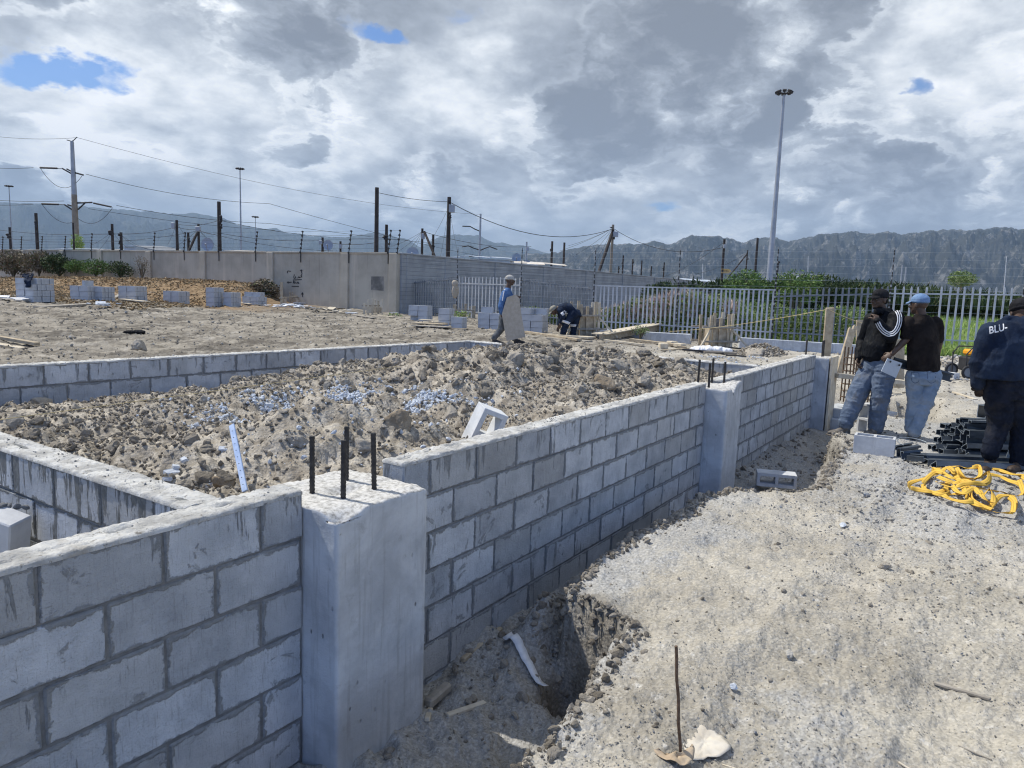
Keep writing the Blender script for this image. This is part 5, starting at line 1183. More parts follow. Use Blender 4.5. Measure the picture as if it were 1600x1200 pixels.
def loft(mb, secs, n=20):
    """secs: (centre, side vector, front vector) rings"""
    vs, fs = [], []
    for c, a, b in secs:
        for k in range(n):
            t = 2*math.pi*k/n; vs.append(np.array(c)+np.array(a)*math.cos(t)+np.array(b)*math.sin(t))
    for i in range(len(secs)-1):
        for k in range(n): fs.append((i*n+k, i*n+(k+1) % n, (i+1)*n+(k+1) % n, (i+1)*n+k))
    fs.append(tuple(range(n))[::-1]); b = (len(secs)-1)*n; fs.append(tuple(b+k for k in range(n))); mb.add(vs, fs, True)
def fused(name, mb, m, parent, org, vox=.007, sm=4, wr=0., wsc=14., seed=1, asp=(1, 1, .7)):
    """one continuous surface grown over the collected solids, then creased"""
    t = mb.build('tmp', m, None, org); md = t.modifiers.new('r', 'REMESH'); md.mode = 'VOXEL'; md.voxel_size = vox
    if sm: s = t.modifiers.new('s', 'SMOOTH'); s.iterations = sm; s.factor = .5
    dg = bpy.context.evaluated_depsgraph_get(); me = bpy.data.meshes.new_from_object(t.evaluated_get(dg)); bpy.data.objects.remove(t)
    n = len(me.vertices); co = np.empty(n*3, np.float32); me.vertices.foreach_get('co', co); co = co.reshape(-1, 3)
    if wr:
        no = np.empty(n*3, np.float32); me.vertices.foreach_get('normal', no); no = no.reshape(-1, 3)
        q = co*np.array(asp)*wsc+seed*5.1; w = fbm(q+1.5*(fbm(q*.6, 2, seed+5)[:, None]-.5), 3, seed, .5, True)-.55
        co = co+no*(w*wr*2)[:, None]; me.vertices.foreach_set('co', co.astype(np.float32).reshape(-1))
    me.polygons.foreach_set('use_smooth', np.ones(len(me.polygons), bool)); me.update(); me.name = name
    if not me.materials: me.materials.append(m)
    else: me.materials[0] = m
    o = bpy.data.objects.new(name, me); col.objects.link(o); o.parent = parent; return o
def head(mb, c, f, u, s=1., neck=None, nr=.055):
    f, u = nz_(f), nz_(u); f = nz_(f-u*(f @ u)); r = np.cross(f, u); R_ = Matrix((tuple(r), tuple(f), tuple(u))).transposed()
    P_ = lambda a, b, z: np.array(c)+(r*a+f*b+u*z)*s
    E = lambda p, q: mb.ball(P_(*p), [k*s for k in q], 16, 11, R_)
    E((0, -.010, .030), (.075, .096, .092)); E((0, .018, -.020), (.064, .078, .085)); E((0, .045, -.078), (.042, .042, .034)); E((0, .03, -.05), (.058, .06, .05))
    cap_prim(mb, P_(0, .090, .012), P_(0, .113, -.026), .009*s, .015*s, 8); E((.012, .100, -.030), (.010, .012, .009)); E((-.012, .100, -.030), (.010, .012, .009))
    cap_prim(mb, P_(-.042, .078, .024), P_(.042, .078, .024), .012*s, .012*s, 8); cap_prim(mb, P_(-.02, .092, -.054), P_(.02, .092, -.054), .0085*s, .0085*s, 8)
    for sg in (-1, 1): E((sg*.076, -.005, -.008), (.010, .020, .031)); E((sg*.042, .066, -.022), (.022, .022, .02))
    if neck is not None: cap_prim(mb, P_(0, -.02, -.06), neck, nr*s, nr*1.12*s)
    return P_, R_
def cap_hat(name, P_, R_, m, parent, org, peak=1, s=1., beanie=False):
    mb = MB(); E = lambda p, q: mb.ball(P_(*p), [k*s for k in q], 18, 11, R_)
    if beanie: E((0, -.012, .055), (.089, .108, .088)); E((0, -.014, .028), (.092, .112, .035))
    else:
        E((0, -.012, .060), (.086, .106, .076)); E((0, -.012, .040), (.088, .108, .03)); E((0, -.01, .135), (.010, .010, .006))
        if peak:
            vs, fs, n = [], [], 11
            for j, (rr_, dz) in enumerate(((.075, .048), (.105, .045), (.135, .037), (.158, .026), (.166, .020))):
                for k in range(n):
                    a = math.radians(-52+104*k/(n-1)); w = .098 if j else .085
                    vs.append(P_(math.sin(a)*w*1.02, (math.cos(a)-.62)/.38*(rr_-.07)+.066, dz-.016*abs(math.sin(a))))
            N_ = len(vs); lo = [v-np.array(P_(0, 0, 0))+np.array(P_(0, 0, -.008)) for v in vs]
            for j in range(4):
                for k in range(n-1): fs.append((j*n+k, j*n+k+1, (j+1)*n+k+1, (j+1)*n+k)); fs.append((N_+j*n+k, N_+(j+1)*n+k, N_+(j+1)*n+k+1, N_+j*n+k+1))
            rim = [k for k in range(n)]+[j*n+n-1 for j in range(1, 5)]+[4*n+k for k in range(n-2, -1, -1)]+[j*n for j in range(3, 0, -1)]
            for a_, b_ in zip(rim, rim[1:]+rim[:1]): fs.append((a_, a_+N_, b_+N_, b_))
            mb.add(vs+lo, fs, True)
    return fused(name, mb, m, parent, org, .004, 2, .0015, 30)
def hand(mb, w, d, n, side, curl=.5, s=1., spread=1.):
    """w wrist, d along the palm, n palm normal (fingers curl this way), side=+1: thumb towards d x n"""
    d, n = nz_(d), nz_(n); n = nz_(n-d*(n @ d)); a = np.cross(d, n)*side; R_ = Matrix((tuple(a), tuple(d), tuple(n))).transposed(); w = np.array(w)
    mb.ball(w+d*.048*s, [.040*s, .052*s, .0165*s], 14, 9, R_); mb.ball(w+(d*.03+a*.022+n*.006)*s, [.018*s, .03*s, .016*s], 10, 7, R_)
    for k, (of, L) in enumerate(((.031, .92), (.0105, 1.0), (-.0105, .95), (-.031, .76))):
        p = w+(d*(.086-.004*abs(k-1.3))+a*of)*s; ang_ = curl*(.55+.12*k); r = .0092*s; q = nz_(d+a*of*1.5*spread)
        for j, l in enumerate((.043, .027, .021)):
            dv = q*math.cos(ang_)+n*math.sin(ang_); p2 = p+dv*l*L*s; cap_prim(mb, p, p2, r, r*.92, 8); p = p2; r *= .93; ang_ += curl*(.85+.1*k)
    p = w+(d*.022+a*.034)*s; dv = nz_(d*.75+a*.62+n*.25)
    for l, r in ((.036, .0115), (.030, .0105), (.024, .0095)): p2 = p+dv*l*s; cap_prim(mb, p, p2, r*s, r*.93*s, 8); p = p2; dv = nz_(dv+n*.35*curl*2-a*.25)
def shoe(mb, heel, toe, s=1., hgt=.07, wid=.047):
    h, t = np.array(heel, float), np.array(toe, float); d = nz_((t-h)*np.array([1, 1, 0])); r = np.cross(d, (0, 0, 1)); L = np.linalg.norm(t-h)
    R_ = Matrix((tuple(r), tuple(d), (0, 0, 1))).transposed()
    mb.ball(h+d*.05*s+np.array([0, 0, .045*s]), [.040*s, .055*s, .05*s], 14, 9, R_); mb.ball(h+d*(L*.62)+np.array([0, 0, .034*s]), [wid*s, L*.42, .038*s], 14, 9, R_)
    cap_prim(mb, h+d*.05*s+np.array([0, 0, .06]), h+d*.04*s+np.array([0, 0, .06+hgt]), .042*s, .046*s)
    cap_prim(mb, h+d*.1+np.array([0, 0, .065*s]), h+d*(L*.6)+np.array([0, 0, .045*s]), .038*s, .034*s)
    mb.box(h+d*L*.5+np.array([0, 0, .010]), (wid*1.75*s, L*1.04, .020), R_, .006)
def mkJ(bx, by):
    Y0_ = (np.array([bx, by, 0])-CAM) @ FWD
    def J(u, v, dy=0.):
        r = ray(u, v); return CAM+r*((Y0_+dy)/(r @ FWD))
    return J
def decal(name, obj, pix, width, m, parent, org, off=.003, closed=False):
    """strip of trim laid on the garment where it faces the given sight lines"""
    me = obj.data; bv = BVHTree.FromPolygons([v.co[:] for v in me.vertices], [p.vertices[:] for p in me.polygons]); o_ = Vector(CAM-np.array(org))
    pts = []; cp = []
    for i in range(len(pix)-1):
        for k in range(6): t = k/6; cp.append((pix[i][0]*(1-t)+pix[i+1][0]*t, pix[i][1]*(1-t)+pix[i+1][1]*t))
    cp.append(pix[-1])
    for (u, v) in cp:
        h = bv.ray_cast(o_, Vector(nz_(ray(u, v))))
        if h[0] is not None: pts.append((np.array(h[0]), np.array(h[1])))
    if len(pts) < 3: return None
    P_ = np.array([p for p, n in pts]); Nn = np.array([n for p, n in pts])
    for _ in range(2): P_[1:-1] = (P_[:-2]+2*P_[1:-1]+P_[2:])/4; Nn[1:-1] = (Nn[:-2]+2*Nn[1:-1]+Nn[2:])/4
    vs, fs = [], []
    for i in range(len(P_)):
        t = nz_(P_[min(i+1, len(P_)-1)]-P_[max(i-1, 0)]); n = nz_(Nn[i]); s = nz_(np.cross(t, n))*width/2; c = P_[i]+n*off
        vs += [c-s-n*off*2, c-s, c+s, c+s-n*off*2]
    for i in range(len(P_)-1):
        for a in range(3): fs.append((i*4+a, i*4+a+1, i*4+a+5, i*4+a+4))
    mb = MB(); mb.add(vs, fs, True); return mb.build(name, m, parent)
UP = np.array([0, 0, 1.])
def wrinkle(o): return o
# ---- man in the black striped jacket, hand at his chin
b0 = (7.05, -.98); J = mkJ(*b0); org = (b0[0], b0[1], 0.); p1 = empty('person', org, 'man in black cap and black jacket with white sleeve stripes, hand at his chin', 'person')
f = nz_(-RT*.93-FWD*.36); r_ = np.cross(f, UP)          # r_: his right hand side
hc = J(1374, 468.5, .0)
body = MB(); P_, R_ = head(body, hc, nz_(f-RT*.0+UP*.02), UP, 1.0, J(1381, 492))
chest, belly, hip = J(1381, 512), J(1373, 540), J(1371, 566)
loft(body, [(J(1371, 575), r_*.13, f*.10), (belly, r_*.13, f*.095), (chest, r_*.16, f*.105), (J(1383, 494), r_*.12, f*.07)])
lsh, lel, lwr = J(1400, 497, -.20), J(1391, 526, -.30), J(1371, 503, -.26)
rsh, rel, rwr = J(1362, 499, .16), J(1348, 532, .26), J(1341, 559, .12)
for a, b, ra, rb in ((lsh, lel, .045, .038), (lel, lwr, .038, .027), (rsh, rel, .045, .038), (rel, rwr, .038, .027)): cap_prim(body, a, b, ra, rb)
hand(body, lwr, J(1368, 489, -.20)-lwr, nz_(-RT*.2+FWD*1.), 1, 1.25); hand(body, rwr, J(1337, 580, .05)-rwr, nz_(f*.3-FWD*.2+RT*.6), -1, .75)
lhip, lkn, lan = J(1383, 575, -.10), J(1376, 618, -.12), J(1369, 662, -.08)
rhip, rkn, ran = J(1362, 573, .10), J(1338, 620, .02), J(1322, 660, -.05)
for a, b, ra, rb in ((lhip, lkn, .075, .055), (lkn, lan, .05, .04), (rhip, rkn, .075, .055), (rkn, ran, .05, .04)): cap_prim(body, a, b, ra, rb)
fused('body', body, M['skin'], p1, org, .0055, 2)
cap_hat('cap', P_, R_, M['capblack'], p1, org)
mb = MB(); mb.ball(P_(0, .050, -.096), (.032, .036, .022), 12, 8, R_); mb.ball(P_(0, -.055, -.01), (.070, .055, .055), 12, 8, R_); fused('hair', mb, mottled('hair', (.008, .007, .007), (.02, .018, .016), 60, 300, .8, .003, .9), p1, org, .005, 1, .002, 60)
for sg in (-1, 1): mb = MB(); mb.ball(P_(sg*.031, .0745, .000), (.010, .010, .006), 10, 7, R_); mb.build('eye', M['eye'], p1, org)
jk = MB(); loft(jk, [(J(1369, 564.5), r_*.135, f*.125), (J(1369, 557), r_*.165, f*.15), (belly, r_*.19, f*.165), (J(1378, 524), r_*.195, f*.15), (chest-UP*.0, r_*.20, f*.14), (J(1382, 500), r_*.175, f*.115), (J(1383, 491), r_*.09, f*.08), (J(1382, 486), r_*.075, f*.07)])
for a, b, ra, rb in ((lsh, lel, .088, .073), (lel, lwr, .072, .046), (rsh, rel, .085, .068), (rel, rwr, .066, .045)): cap_prim(jk, a, b, ra, rb)
cap_prim(jk, J(1372, 486, -.06), J(1388, 487, .04), .045, .05)
jo = fused('jacket', jk, M['jblack'], p1, org, .009, 3, .013, 9, 3)
cpath = [(1397, 481.5), (1402.5, 486), (1405.5, 493), (1406, 501), (1404, 509.5), (1400, 517), (1395, 521.5), (1388, 522.5), (1381, 518.5), (1375, 512), (1371, 504)]
for k in range(3):
    path = []
    for i, (x, y) in enumerate(cpath):
        t = np.array(cpath[min(i+1, 10)], float)-np.array(cpath[max(i-1, 0)], float); t /= np.linalg.norm(t); path.append((x-t[1]*(k-1)*3.1, y+t[0]*(k-1)*3.1))
    decal('sleeve_stripe', jo, path, .0125, M['white'], jo, org)
tr_ = MB(); loft(tr_, [(J(1371, 560), r_*.135, f*.115), (J(1372, 575), r_*.165, f*.135), (J(1373, 586), r_*.16, f*.12)])
for a, b, ra, rb in ((lhip, lkn, .125, .108), (lkn, J(1369, 667, -.08), .105, .088), (rhip, rkn, .128, .112), (rkn, J(1321, 662, -.05), .108, .085)): cap_prim(tr_, a, b, ra, rb)
fused('jeans', tr_, M['jeans'], p1, org, .009, 3, .016, 8, 7, (1, 1, 1.3))
for a, b in ((J(1328, 672, -.03), J(1294, 677, -.10)), (J(1376, 676.5, -.08), J(1350, 681, -.16))):
    mb = MB(); a[2] = b[2] = h1(a[0], a[1])-.005; shoe(mb, a, b, 1.05); fused('shoe', mb, M['shoe'], p1, org, .005, 1)
# ---- man in the brown shirt seen from behind
b0 = (7.22, -1.68); J = mkJ(*b0); org = (b0[0], b0[1], 0.); p2 = empty('person', org, 'man seen from behind in dark shirt, pale jeans and light blue cap', 'person')
f = nz_(FWD*.93-RT*.30); r_ = np.cross(f, UP)
body = MB(); P_, R_ = head(body, J(1436, 476.5, .02), nz_(f-RT*.25), UP, 1.0, J(1440, 498))
sh0 = J(1441, 505)
loft(body, [(J(1443, 585), r_*.13, f*.10), (J(1442, 545), r_*.13, f*.10), (J(1441, 515), r_*.17, f*.10), (J(1440, 498), r_*.11, f*.06)])
lsh, lel, lwr = J(1419, 505, -.02), J(1416, 530, -.05), J(1394, 553, -.04)
rsh, rel, rwr = J(1462, 505, .02), J(1468, 535, .12), J(1462, 565, .30)
for a, b, ra, rb in ((lsh, lel, .05, .042), (lel, lwr, .043, .028), (rsh, rel, .05, .04), (rel, rwr, .04, .028)): cap_prim(body, a, b, ra, rb)
hand(body, lwr, J(1383, 559, -.02)-lwr, nz_(FWD*.5-UP*.6), -1, .9); hand(body, rwr, FWD*.7+UP*-.5-RT*.3, -RT, -1, .9)
lh, lk, la = J(1431, 588), J(1428, 630, .02), J(1421, 668, .05)
rh, rk, ra_ = J(1455, 588), J(1445, 632, -.02), J(1429, 673, -.05)
for a, b, ra, rb in ((lh, lk, .075, .055), (lk, la, .05, .04), (rh, rk, .075, .055), (rk, ra_, .05, .04)): cap_prim(body, a, b, ra, rb)
fused('body', body, M['skin'], p2, org, .0055, 2)
cap_hat('cap', P_, R_, M['capblue'], p2, org, 1)
st = MB(); loft(st, [(J(1443, 579), r_*.205, f*.135), (J(1443, 565), r_*.205, f*.14), (J(1442, 540), r_*.195, f*.14), (J(1441, 518), r_*.205, f*.13), (J(1441, 506), r_*.20, f*.115), (J(1441, 499), r_*.14, f*.09), (J(1440, 492), r_*.075, f*.065)])
for a, b, ra, rb in ((lsh, J(1416, 524, -.04), .082, .068), (rsh, J(1466, 528, .08), .082, .068)): cap_prim(st, a, b, ra, rb)
fused('shirt', st, M['shirt'], p2, org, .009, 3, .011, 7, 11, (1, 1, .6))
tr_ = MB(); loft(tr_, [(J(1443, 572), r_*.175, f*.125), (J(1443, 590), r_*.185, f*.14), (J(1443, 600), r_*.165, f*.12)])
for a, b, ra, rb in ((lh, lk, .110, .074), (lk, J(1422, 668, .05), .072, .062), (rh, rk, .114, .082), (rk, J(1429, 674, -.05), .080, .072)): cap_prim(tr_, a, b, ra, rb)
jn = fused('jeans', tr_, M['jeans2'], p2, org, .009, 3, .014, 8, 13, (1, 1, 1.3))
M['seam'] = cloth('seam', (.10, .13, .19), (.15, .19, .26))
for pu in ((1424, 582, 1436, 598), (1449, 582, 1462, 598)):
    decal('back_pocket', jn, [(pu[0], pu[1]), (pu[0]+.5, pu[3]-2), (pu[0]+6, pu[3]+1), (pu[2], pu[3]-2), (pu[2], pu[1]), (pu[0], pu[1])], .006, M['seam'], jn, org, .002)
for a, b in ((J(1422, 681, .0), J(1436, 676, .25)), (J(1424, 687, -.02), J(1427, 679, .25))):
    mb = MB(); a[2] = b[2] = h1(a[0], a[1])-.01; b = a+nz_(b-a)*.27; shoe(mb, a, b, 1.05); fused('shoe', mb, M['shoe'], p2, org, .005, 1)
# ---- man in the navy jacket at the right edge, stooping
b0 = (5.68, -2.50); J = mkJ(*b0); org = (b0[0], b0[1], 0.); p3 = empty('person', org, 'man in navy jacket lettered BLU and dark beanie, stooping at the right edge', 'person')
f = nz_(FWD*.80+RT*.10); r_ = np.cross(f, UP); tl = nz_(UP+f*.25+RT*.12)
body = MB(); P_, R_ = head(body, J(1594, 489, .22), nz_(f+RT*.15-UP*.35), nz_(UP+f*.35), 1.02, J(1586, 504, .08))
loft(body, [(J(1572, 606), r_*.14, f*.11), (J(1572, 560), r_*.14, f*.11), (J(1578, 522, .03), r_*.18, f*.11), (J(1583, 503, .06), r_*.11, f*.07)])
lsh, lel, lwr = J(1547, 519, .0), J(1529, 566, .02), J(1528, 600, .06)
rsh, rel, rwr = J(1607, 512, .06), J(1612, 557, -.02), J(1604, 597, .05)
for a, b, ra, rb in ((lsh, lel, .05, .042), (lel, lwr, .042, .030), (rsh, rel, .05, .042), (rel, rwr, .042, .030)): cap_prim(body, a, b, ra, rb)
lh, lk, la = J(1560, 613), J(1562, 664, .04), J(1547, 708, .0)
rh, rk, ra_ = J(1589, 613), J(1596, 668, .04), J(1594, 718, -.05)
for a, b, ra, rb in ((lh, lk, .08, .06), (lk, la, .055, .045), (rh, rk, .08, .06), (rk, ra_, .055, .045)): cap_prim(body, a, b, ra, rb)
fused('body', body, M['skin'], p3, org, .006, 2)
gl = MB(); hand(gl, lwr, J(1531, 630, .08)-lwr, nz_(RT*.8+FWD*.5), -1, .8, 1.12); fused('glove', gl, M['glove'], p3, org, .005, 1)
gl = MB(); hand(gl, rwr, J(1600, 625, .08)-rwr, nz_(-RT*.8+FWD*.5), 1, .8, 1.12); fused('glove', gl, M['glove'], p3, org, .005, 1)
cap_hat('beanie', P_, R_, M['capblack'], p3, org, 0, 1.02, True)
jk = MB(); loft(jk, [(J(1563, 592), r_*.245, f*.17), (J(1564, 580), r_*.25, f*.18), (J(1568, 555), r_*.235, f*.175), (J(1573, 532, .02), r_*.235, f*.165), (J(1577, 516, .04), r_*.22, f*.14), (J(1581, 505, .05), r_*.15, f*.11), (J(1585, 497, .08), r_*.085, f*.08)])
for a, b, ra, rb in ((lsh, lel, .095, .078), (lel, lwr, .076, .060), (rsh, rel, .095, .078), (rel, rwr, .076, .060)): cap_prim(jk, a, b, ra, rb)
cap_prim(jk, J(1573, 498, .03), J(1598, 500, .1), .032, .032)
jo = fused('jacket', jk, M['navy'], p3, org, .010, 3, .013, 6.5, 21, (1, 1, .8))
tr_ = MB(); loft(tr_, [(J(1571, 588), r_*.185, f*.14), (J(1573, 608), r_*.195, f*.155), (J(1575, 622), r_*.175, f*.13)])
for a, b, ra, rb in ((lh, lk, .125, .100), (lk, J(1547, 706, .0), .098, .078), (rh, rk, .125, .105), (rk, J(1594, 722, -.05), .10, .085)): cap_prim(tr_, a, b, ra, rb)
fused('trousers', tr_, M['navy2'], p3, org, .009, 3, .014, 8, 23, (1, 1, 1.3))
for a, b in ((J(1549, 724, .06), J(1532, 736, -.18)), (J(1596, 735, .0), J(1574, 744, -.2))):
    mb = MB(); a[2] = b[2] = h1(a[0], a[1])-.01; b = a+nz_(b-a)*.29; shoe(mb, a, b, 1.15, .10); fused('boot', mb, M['boot'], p3, org, .005, 1)
# lettering across the back, wrapped onto the cloth
def letters(txt, obj, u0, v0, u1, v1, hpx, m, parent, org, depth0):
    cu = bpy.data.curves.new('t', 'FONT'); cu.body = txt; cu.size = 1; cu.extrude = 0; cu.offset = .02; cu.resolution_u = 3
    t = bpy.data.objects.new('t', cu); col.objects.link(t); dg = bpy.context.evaluated_depsgraph_get(); me = bpy.data.meshes.new_from_object(t.evaluated_get(dg)); bpy.data.objects.remove(t)
    bm = bmesh.new(); bm.from_mesh(me); bmesh.ops.triangulate(bm, faces=bm.faces); bmesh.ops.subdivide_edges(bm, edges=bm.edges, cuts=2)
    xs = [v.co.x for v in bm.verts]; ys = [v.co.y for v in bm.verts]; x0, x1, y1 = min(xs), max(xs), max(ys)
    md = obj.data; bv = BVHTree.FromPolygons([v.co[:] for v in md.vertices], [p.vertices[:] for p in md.polygons]); o_ = Vector(CAM-np.array(org))
    ex = np.array([u1-u0, v1-v0]); up_ = np.array([ex[1], -ex[0]])/np.linalg.norm(ex)*hpx+np.array([ex[0], ex[1]])*.06
    for v in bm.verts:
        a, b = (v.co.x-x0)/(x1-x0), v.co.y/y1; q = np.array([u0, v0])+ex*a+up_*b
        h = bv.ray_cast(o_, Vector(nz_(ray(*q))))
        if h[0] is not None: v.co = h[0]+h[1]*.004
    bm.normal_update(); bm.to_mesh(me); bm.free(); me.materials.clear(); me.materials.append(m); me.name = 'lettering'; o = bpy.data.objects.new('lettering', me); col.objects.link(o); o.parent = parent; return o
letters('BLU-', jo, 1546.0, 521.5, 1574, 515.5, 10.5, M['white'], jo, org, 7)
# ---- man carrying a board
g = G(793, 536, .29); b0 = (g[0], g[1]); J = mkJ(*b0); gz = h1(*b0); org = (b0[0], b0[1], gz); p4 = empty('person', org, 'man in blue shirt and pale cap walking with a board under his arm', 'person')
f = nz_(RT*1.-FWD*.05); r_ = np.cross(f, UP)
body = MB(); P_, R_ = head(body, J(797, 438.5), f, UP, 1.02, J(794, 450))
loft(body, [(J(790, 493), r_*.13, f*.10), (J(790, 470), r_*.15, f*.105), (J(792, 455), r_*.13, f*.08)])
sh, el, wr_ = J(789, 459, -.22), J(783, 479, -.28), J(784, 489, -.26)
for a, b, ra, rb in ((sh, el, .05, .04), (el, wr_, .04, .03), (J(795, 458, .2), J(801, 475, .25), .05, .04), (J(801, 475, .25), J(807, 463, .05), .04, .03)): cap_prim(body, a, b, ra, rb)
hand(body, wr_, J(785, 498, -.24)-wr_, nz_(FWD+RT*.3), 1, .9)
hand(body, J(807, 463, .03), RT*.4+UP*.1-FWD*.6, -UP, 1, .9)
legs = ((J(787, 495, -.08), J(784, 513, -.08), J(772, 528, -.08)), (J(792, 495, .1), J(800, 514, .1), J(803, 529, .05)))
for a, b, c in legs: cap_prim(body, a, b, .075, .055); cap_prim(body, b, c, .05, .04)
fused('body', body, M['skin'], p4, org, .009, 1); cap_hat('cap', P_, R_, M['capgrey'], p4, org, 1, 1.02)
st = MB(); loft(st, [(J(789, 494), r_*.16, f*.13), (J(788.5, 480), r_*.17, f*.14), (J(790, 466), r_*.18, f*.14), (J(791, 458), r_*.17, f*.11), (J(794, 450), r_*.08, f*.07)]); cap_prim(st, sh, el, .085, .075); cap_prim(st, el, wr_, .072, .055); cap_prim(st, J(795, 458, .2), J(801, 475, .25), .08, .07); cap_prim(st, J(801, 475, .25), J(806, 465, .08), .065, .05)
so_ = fused('shirt', st, M['bluesh'], p4, org, .012, 2, .014, 7, 31)
decal('reflective_strip', so_, [(785.5, 447), (786.5, 444), (791.5, 445.5)], .03, M['white'], so_, org, .006); decal('reflective_strip', so_, [(785, 470), (787, 458), (789, 452)], .02, M['white'], so_, org, .006)
tr_ = MB(); loft(tr_, [(J(789, 490), r_*.14, f*.12), (J(789, 500), r_*.15, f*.12)])
for a, b, c in legs: cap_prim(tr_, a, b, .11, .085); cap_prim(tr_, b, c, .08, .065)
fused('trousers', tr_, M['greytr'], p4, org, .012, 2, .014, 8, 33)
for a, b in ((J(769, 534, -.08), J(778, 534.5, -.08)), (J(803, 536, .05), J(817, 531, .0))):
    mb = MB(); 
    L = .28; b = a+nz_(b-a)*L; z_ = h1(a[0], a[1]); 
    if b[2]-a[2] < .05: a[2] = b[2] = z_
    else: a[2] = z_; b[2] = z_+.10
    shoe(mb, a, b, 1.05); fused('shoe', mb, M['black'], p4, org, .007, 1)
q = [J(792, 464.6, -.36), J(805.5, 460.2, -.30), J(811.5, 466, -.28), J(814.5, 490, -.30), J(821, 526.5, -.32), J(791.6, 533.0, -.38), J(787.5, 510, -.38), J(784, 491, -.38)]
mb = MB(); nb_ = FWD*.018; mb.add([*q, *[p+nb_ for p in q]], [tuple(range(8))[::-1], tuple(range(8, 16))]+[(i, (i+1) % 8, (i+1) % 8+8, i+8) for i in range(8)])
o = mb.build('board', M['ply'], None, tuple(q[5])); o.location = tuple(q[5]); tag(o, 'large brown chipboard sheet carried upright by the walking man', 'board')
mb = MB(); q = [J(782, 464, -.05), J(780, 480, -.05), J(783, 498, -.1), J(785, 499, -.1), J(783, 480, -.05)]; mb.add([*q, *[p+nb_ for p in q]], [tuple(range(5))[::-1], tuple(range(5, 10))]+[(i, (i+1) % 5, (i+1) % 5+5, i+5) for i in range(5)])
o = mb.build('board', M['wood_pale'], None, tuple(q[0])); o.location = tuple(q[0]); tag(o, 'narrow pale strip of board showing behind the walking man', 'board')
# ---- man bending over the timber
g = G(888, 527, .27); b0 = (g[0], g[1]); J = mkJ(*b0); gz = h1(*b0); org = (b0[0], b0[1], gz); p5 = empty('person', org, 'man in navy overalls with pale bands bending down over planks', 'person')
f = nz_(-RT-FWD*.15); r_ = np.cross(f, UP)
body = MB(); P_, R_ = head(body, J(865.5, 485.5), nz_(f*.7-UP*.75), nz_(UP*.75+f*.65), 1.08, J(873, 481))
loft(body, [(J(898, 487), r_*.13, nz_(f+UP)*.11), (J(888, 482), r_*.15, (UP+f*.3)*.11), (J(876, 481), r_*.14, UP*.09)])
aL = (J(876, 485, -.2), J(880, 494, -.25), J(876, 505, -.2)); aR = (J(875, 485, .2), J(876, 498, .22), J(873, 510, .15))
for a, b, c in (aL, aR): cap_prim(body, a, b, .05, .04); cap_prim(body, b, c, .04, .03)
hand(body, aL[2], -UP*.8-RT*.2, FWD, 1, .6, 1.1); hand(body, aR[2], -UP*.8-RT*.2, -FWD, -1, .6, 1.1)
legs = ((J(896, 491, -.12), J(885, 504, -.15), J(879.5, 521, -.1)), (J(901, 491, .1), J(897, 508, .08), J(895, 523, .1)))
for a, b, c in legs: cap_prim(body, a, b, .08, .06); cap_prim(body, b, c, .055, .045)
fused('body', body, M['skin'], p5, org, .010, 1); cap_hat('cap', P_, R_, M['capbeige'], p5, org, 1, 1.08)
ov = MB(); loft(ov, [(J(903.5, 493), r_*.16, nz_(f+UP*.2)*.13), (J(900, 485.5), r_*.19, nz_(f+UP)*.155), (J(893, 481.5), r_*.19, (UP*.95+f*.3)*.15), (J(884, 480.5), r_*.20, UP*.15), (J(876, 481), r_*.19, (UP*.95-f*.3)*.13), (J(871, 482), r_*.10, (UP-f*.3)*.09)])
for a, b, c in (aL, aR): cap_prim(ov, a, b, .09, .08); cap_prim(ov, b, b+(c-b)*.8, .075, .055)
for a, b, c in legs: cap_prim(ov, a, b, .14, .11); cap_prim(ov, b, c, .105, .085)
oo = fused('overalls', ov, M['navy'], p5, org, .012, 2, .014, 6, 41)
decal('reflective_band', oo, [(877.5, 491.5), (883, 487)], .10, M['white'], oo, org, .008)
decal('reflective_band', oo, [(878.5, 501.5), (884, 503), (890, 505.5)], .075, M['white'], oo, org, .008); decal('reflective_band', oo, [(890.5, 508.5), (895, 508.5), (900, 509)], .075, M['white'], oo, org, .008)
for a, b in ((J(881, 525.5, -.1), J(869, 525.5, -.1)), (J(898, 527, .1), J(889, 527.5, .1))):
    mb = MB(); b = a+nz_(b-a)*.29; a[2] = b[2] = h1(a[0], a[1]); shoe(mb, a, b, 1.1); fused('shoe', mb, M['black'], p5, org, .007, 1)

# ---------------------------------------------------------------- loose things
def Gs(u, v, dz=0., z0=0.):
    """point of the terrain seen along a sight line, lifted by dz"""
    z = z0
    for _ in range(6): p = G(u, v, z); z = .5*z+.5*(h1(p[0], p[1])+dz)
    p = G(u, v, z); return p
def hollow(mb, L=.39, W_=.14, Hh=.19, wall=.026, cores=2, tilt=None):
    """hollow block, length along x, cores open along z"""
    xs = [-L/2]; cw = (L-wall*(cores+1))/cores
    for k in range(cores): xs += [-L/2+wall+k*(cw+wall), -L/2+wall+k*(cw+wall)+cw]
    xs += [L/2]; ys = [-W_/2, -W_/2+wall, W_/2-wall, W_/2]; b = .003
    for i in range(len(xs)-1):
        if i % 2 == 0: mb.box(((xs[i]+xs[i+1])/2, 0, 0), (xs[i+1]-xs[i], W_, Hh), None, b if i in (0, len(xs)-2) else 0)
        else:
            for s in (0, 2): mb.box(((xs[i]+xs[i+1])/2, (ys[s]+ys[s+1])/2, 0), (xs[i+1]-xs[i]+.004, wall, Hh-.001), None, 0)
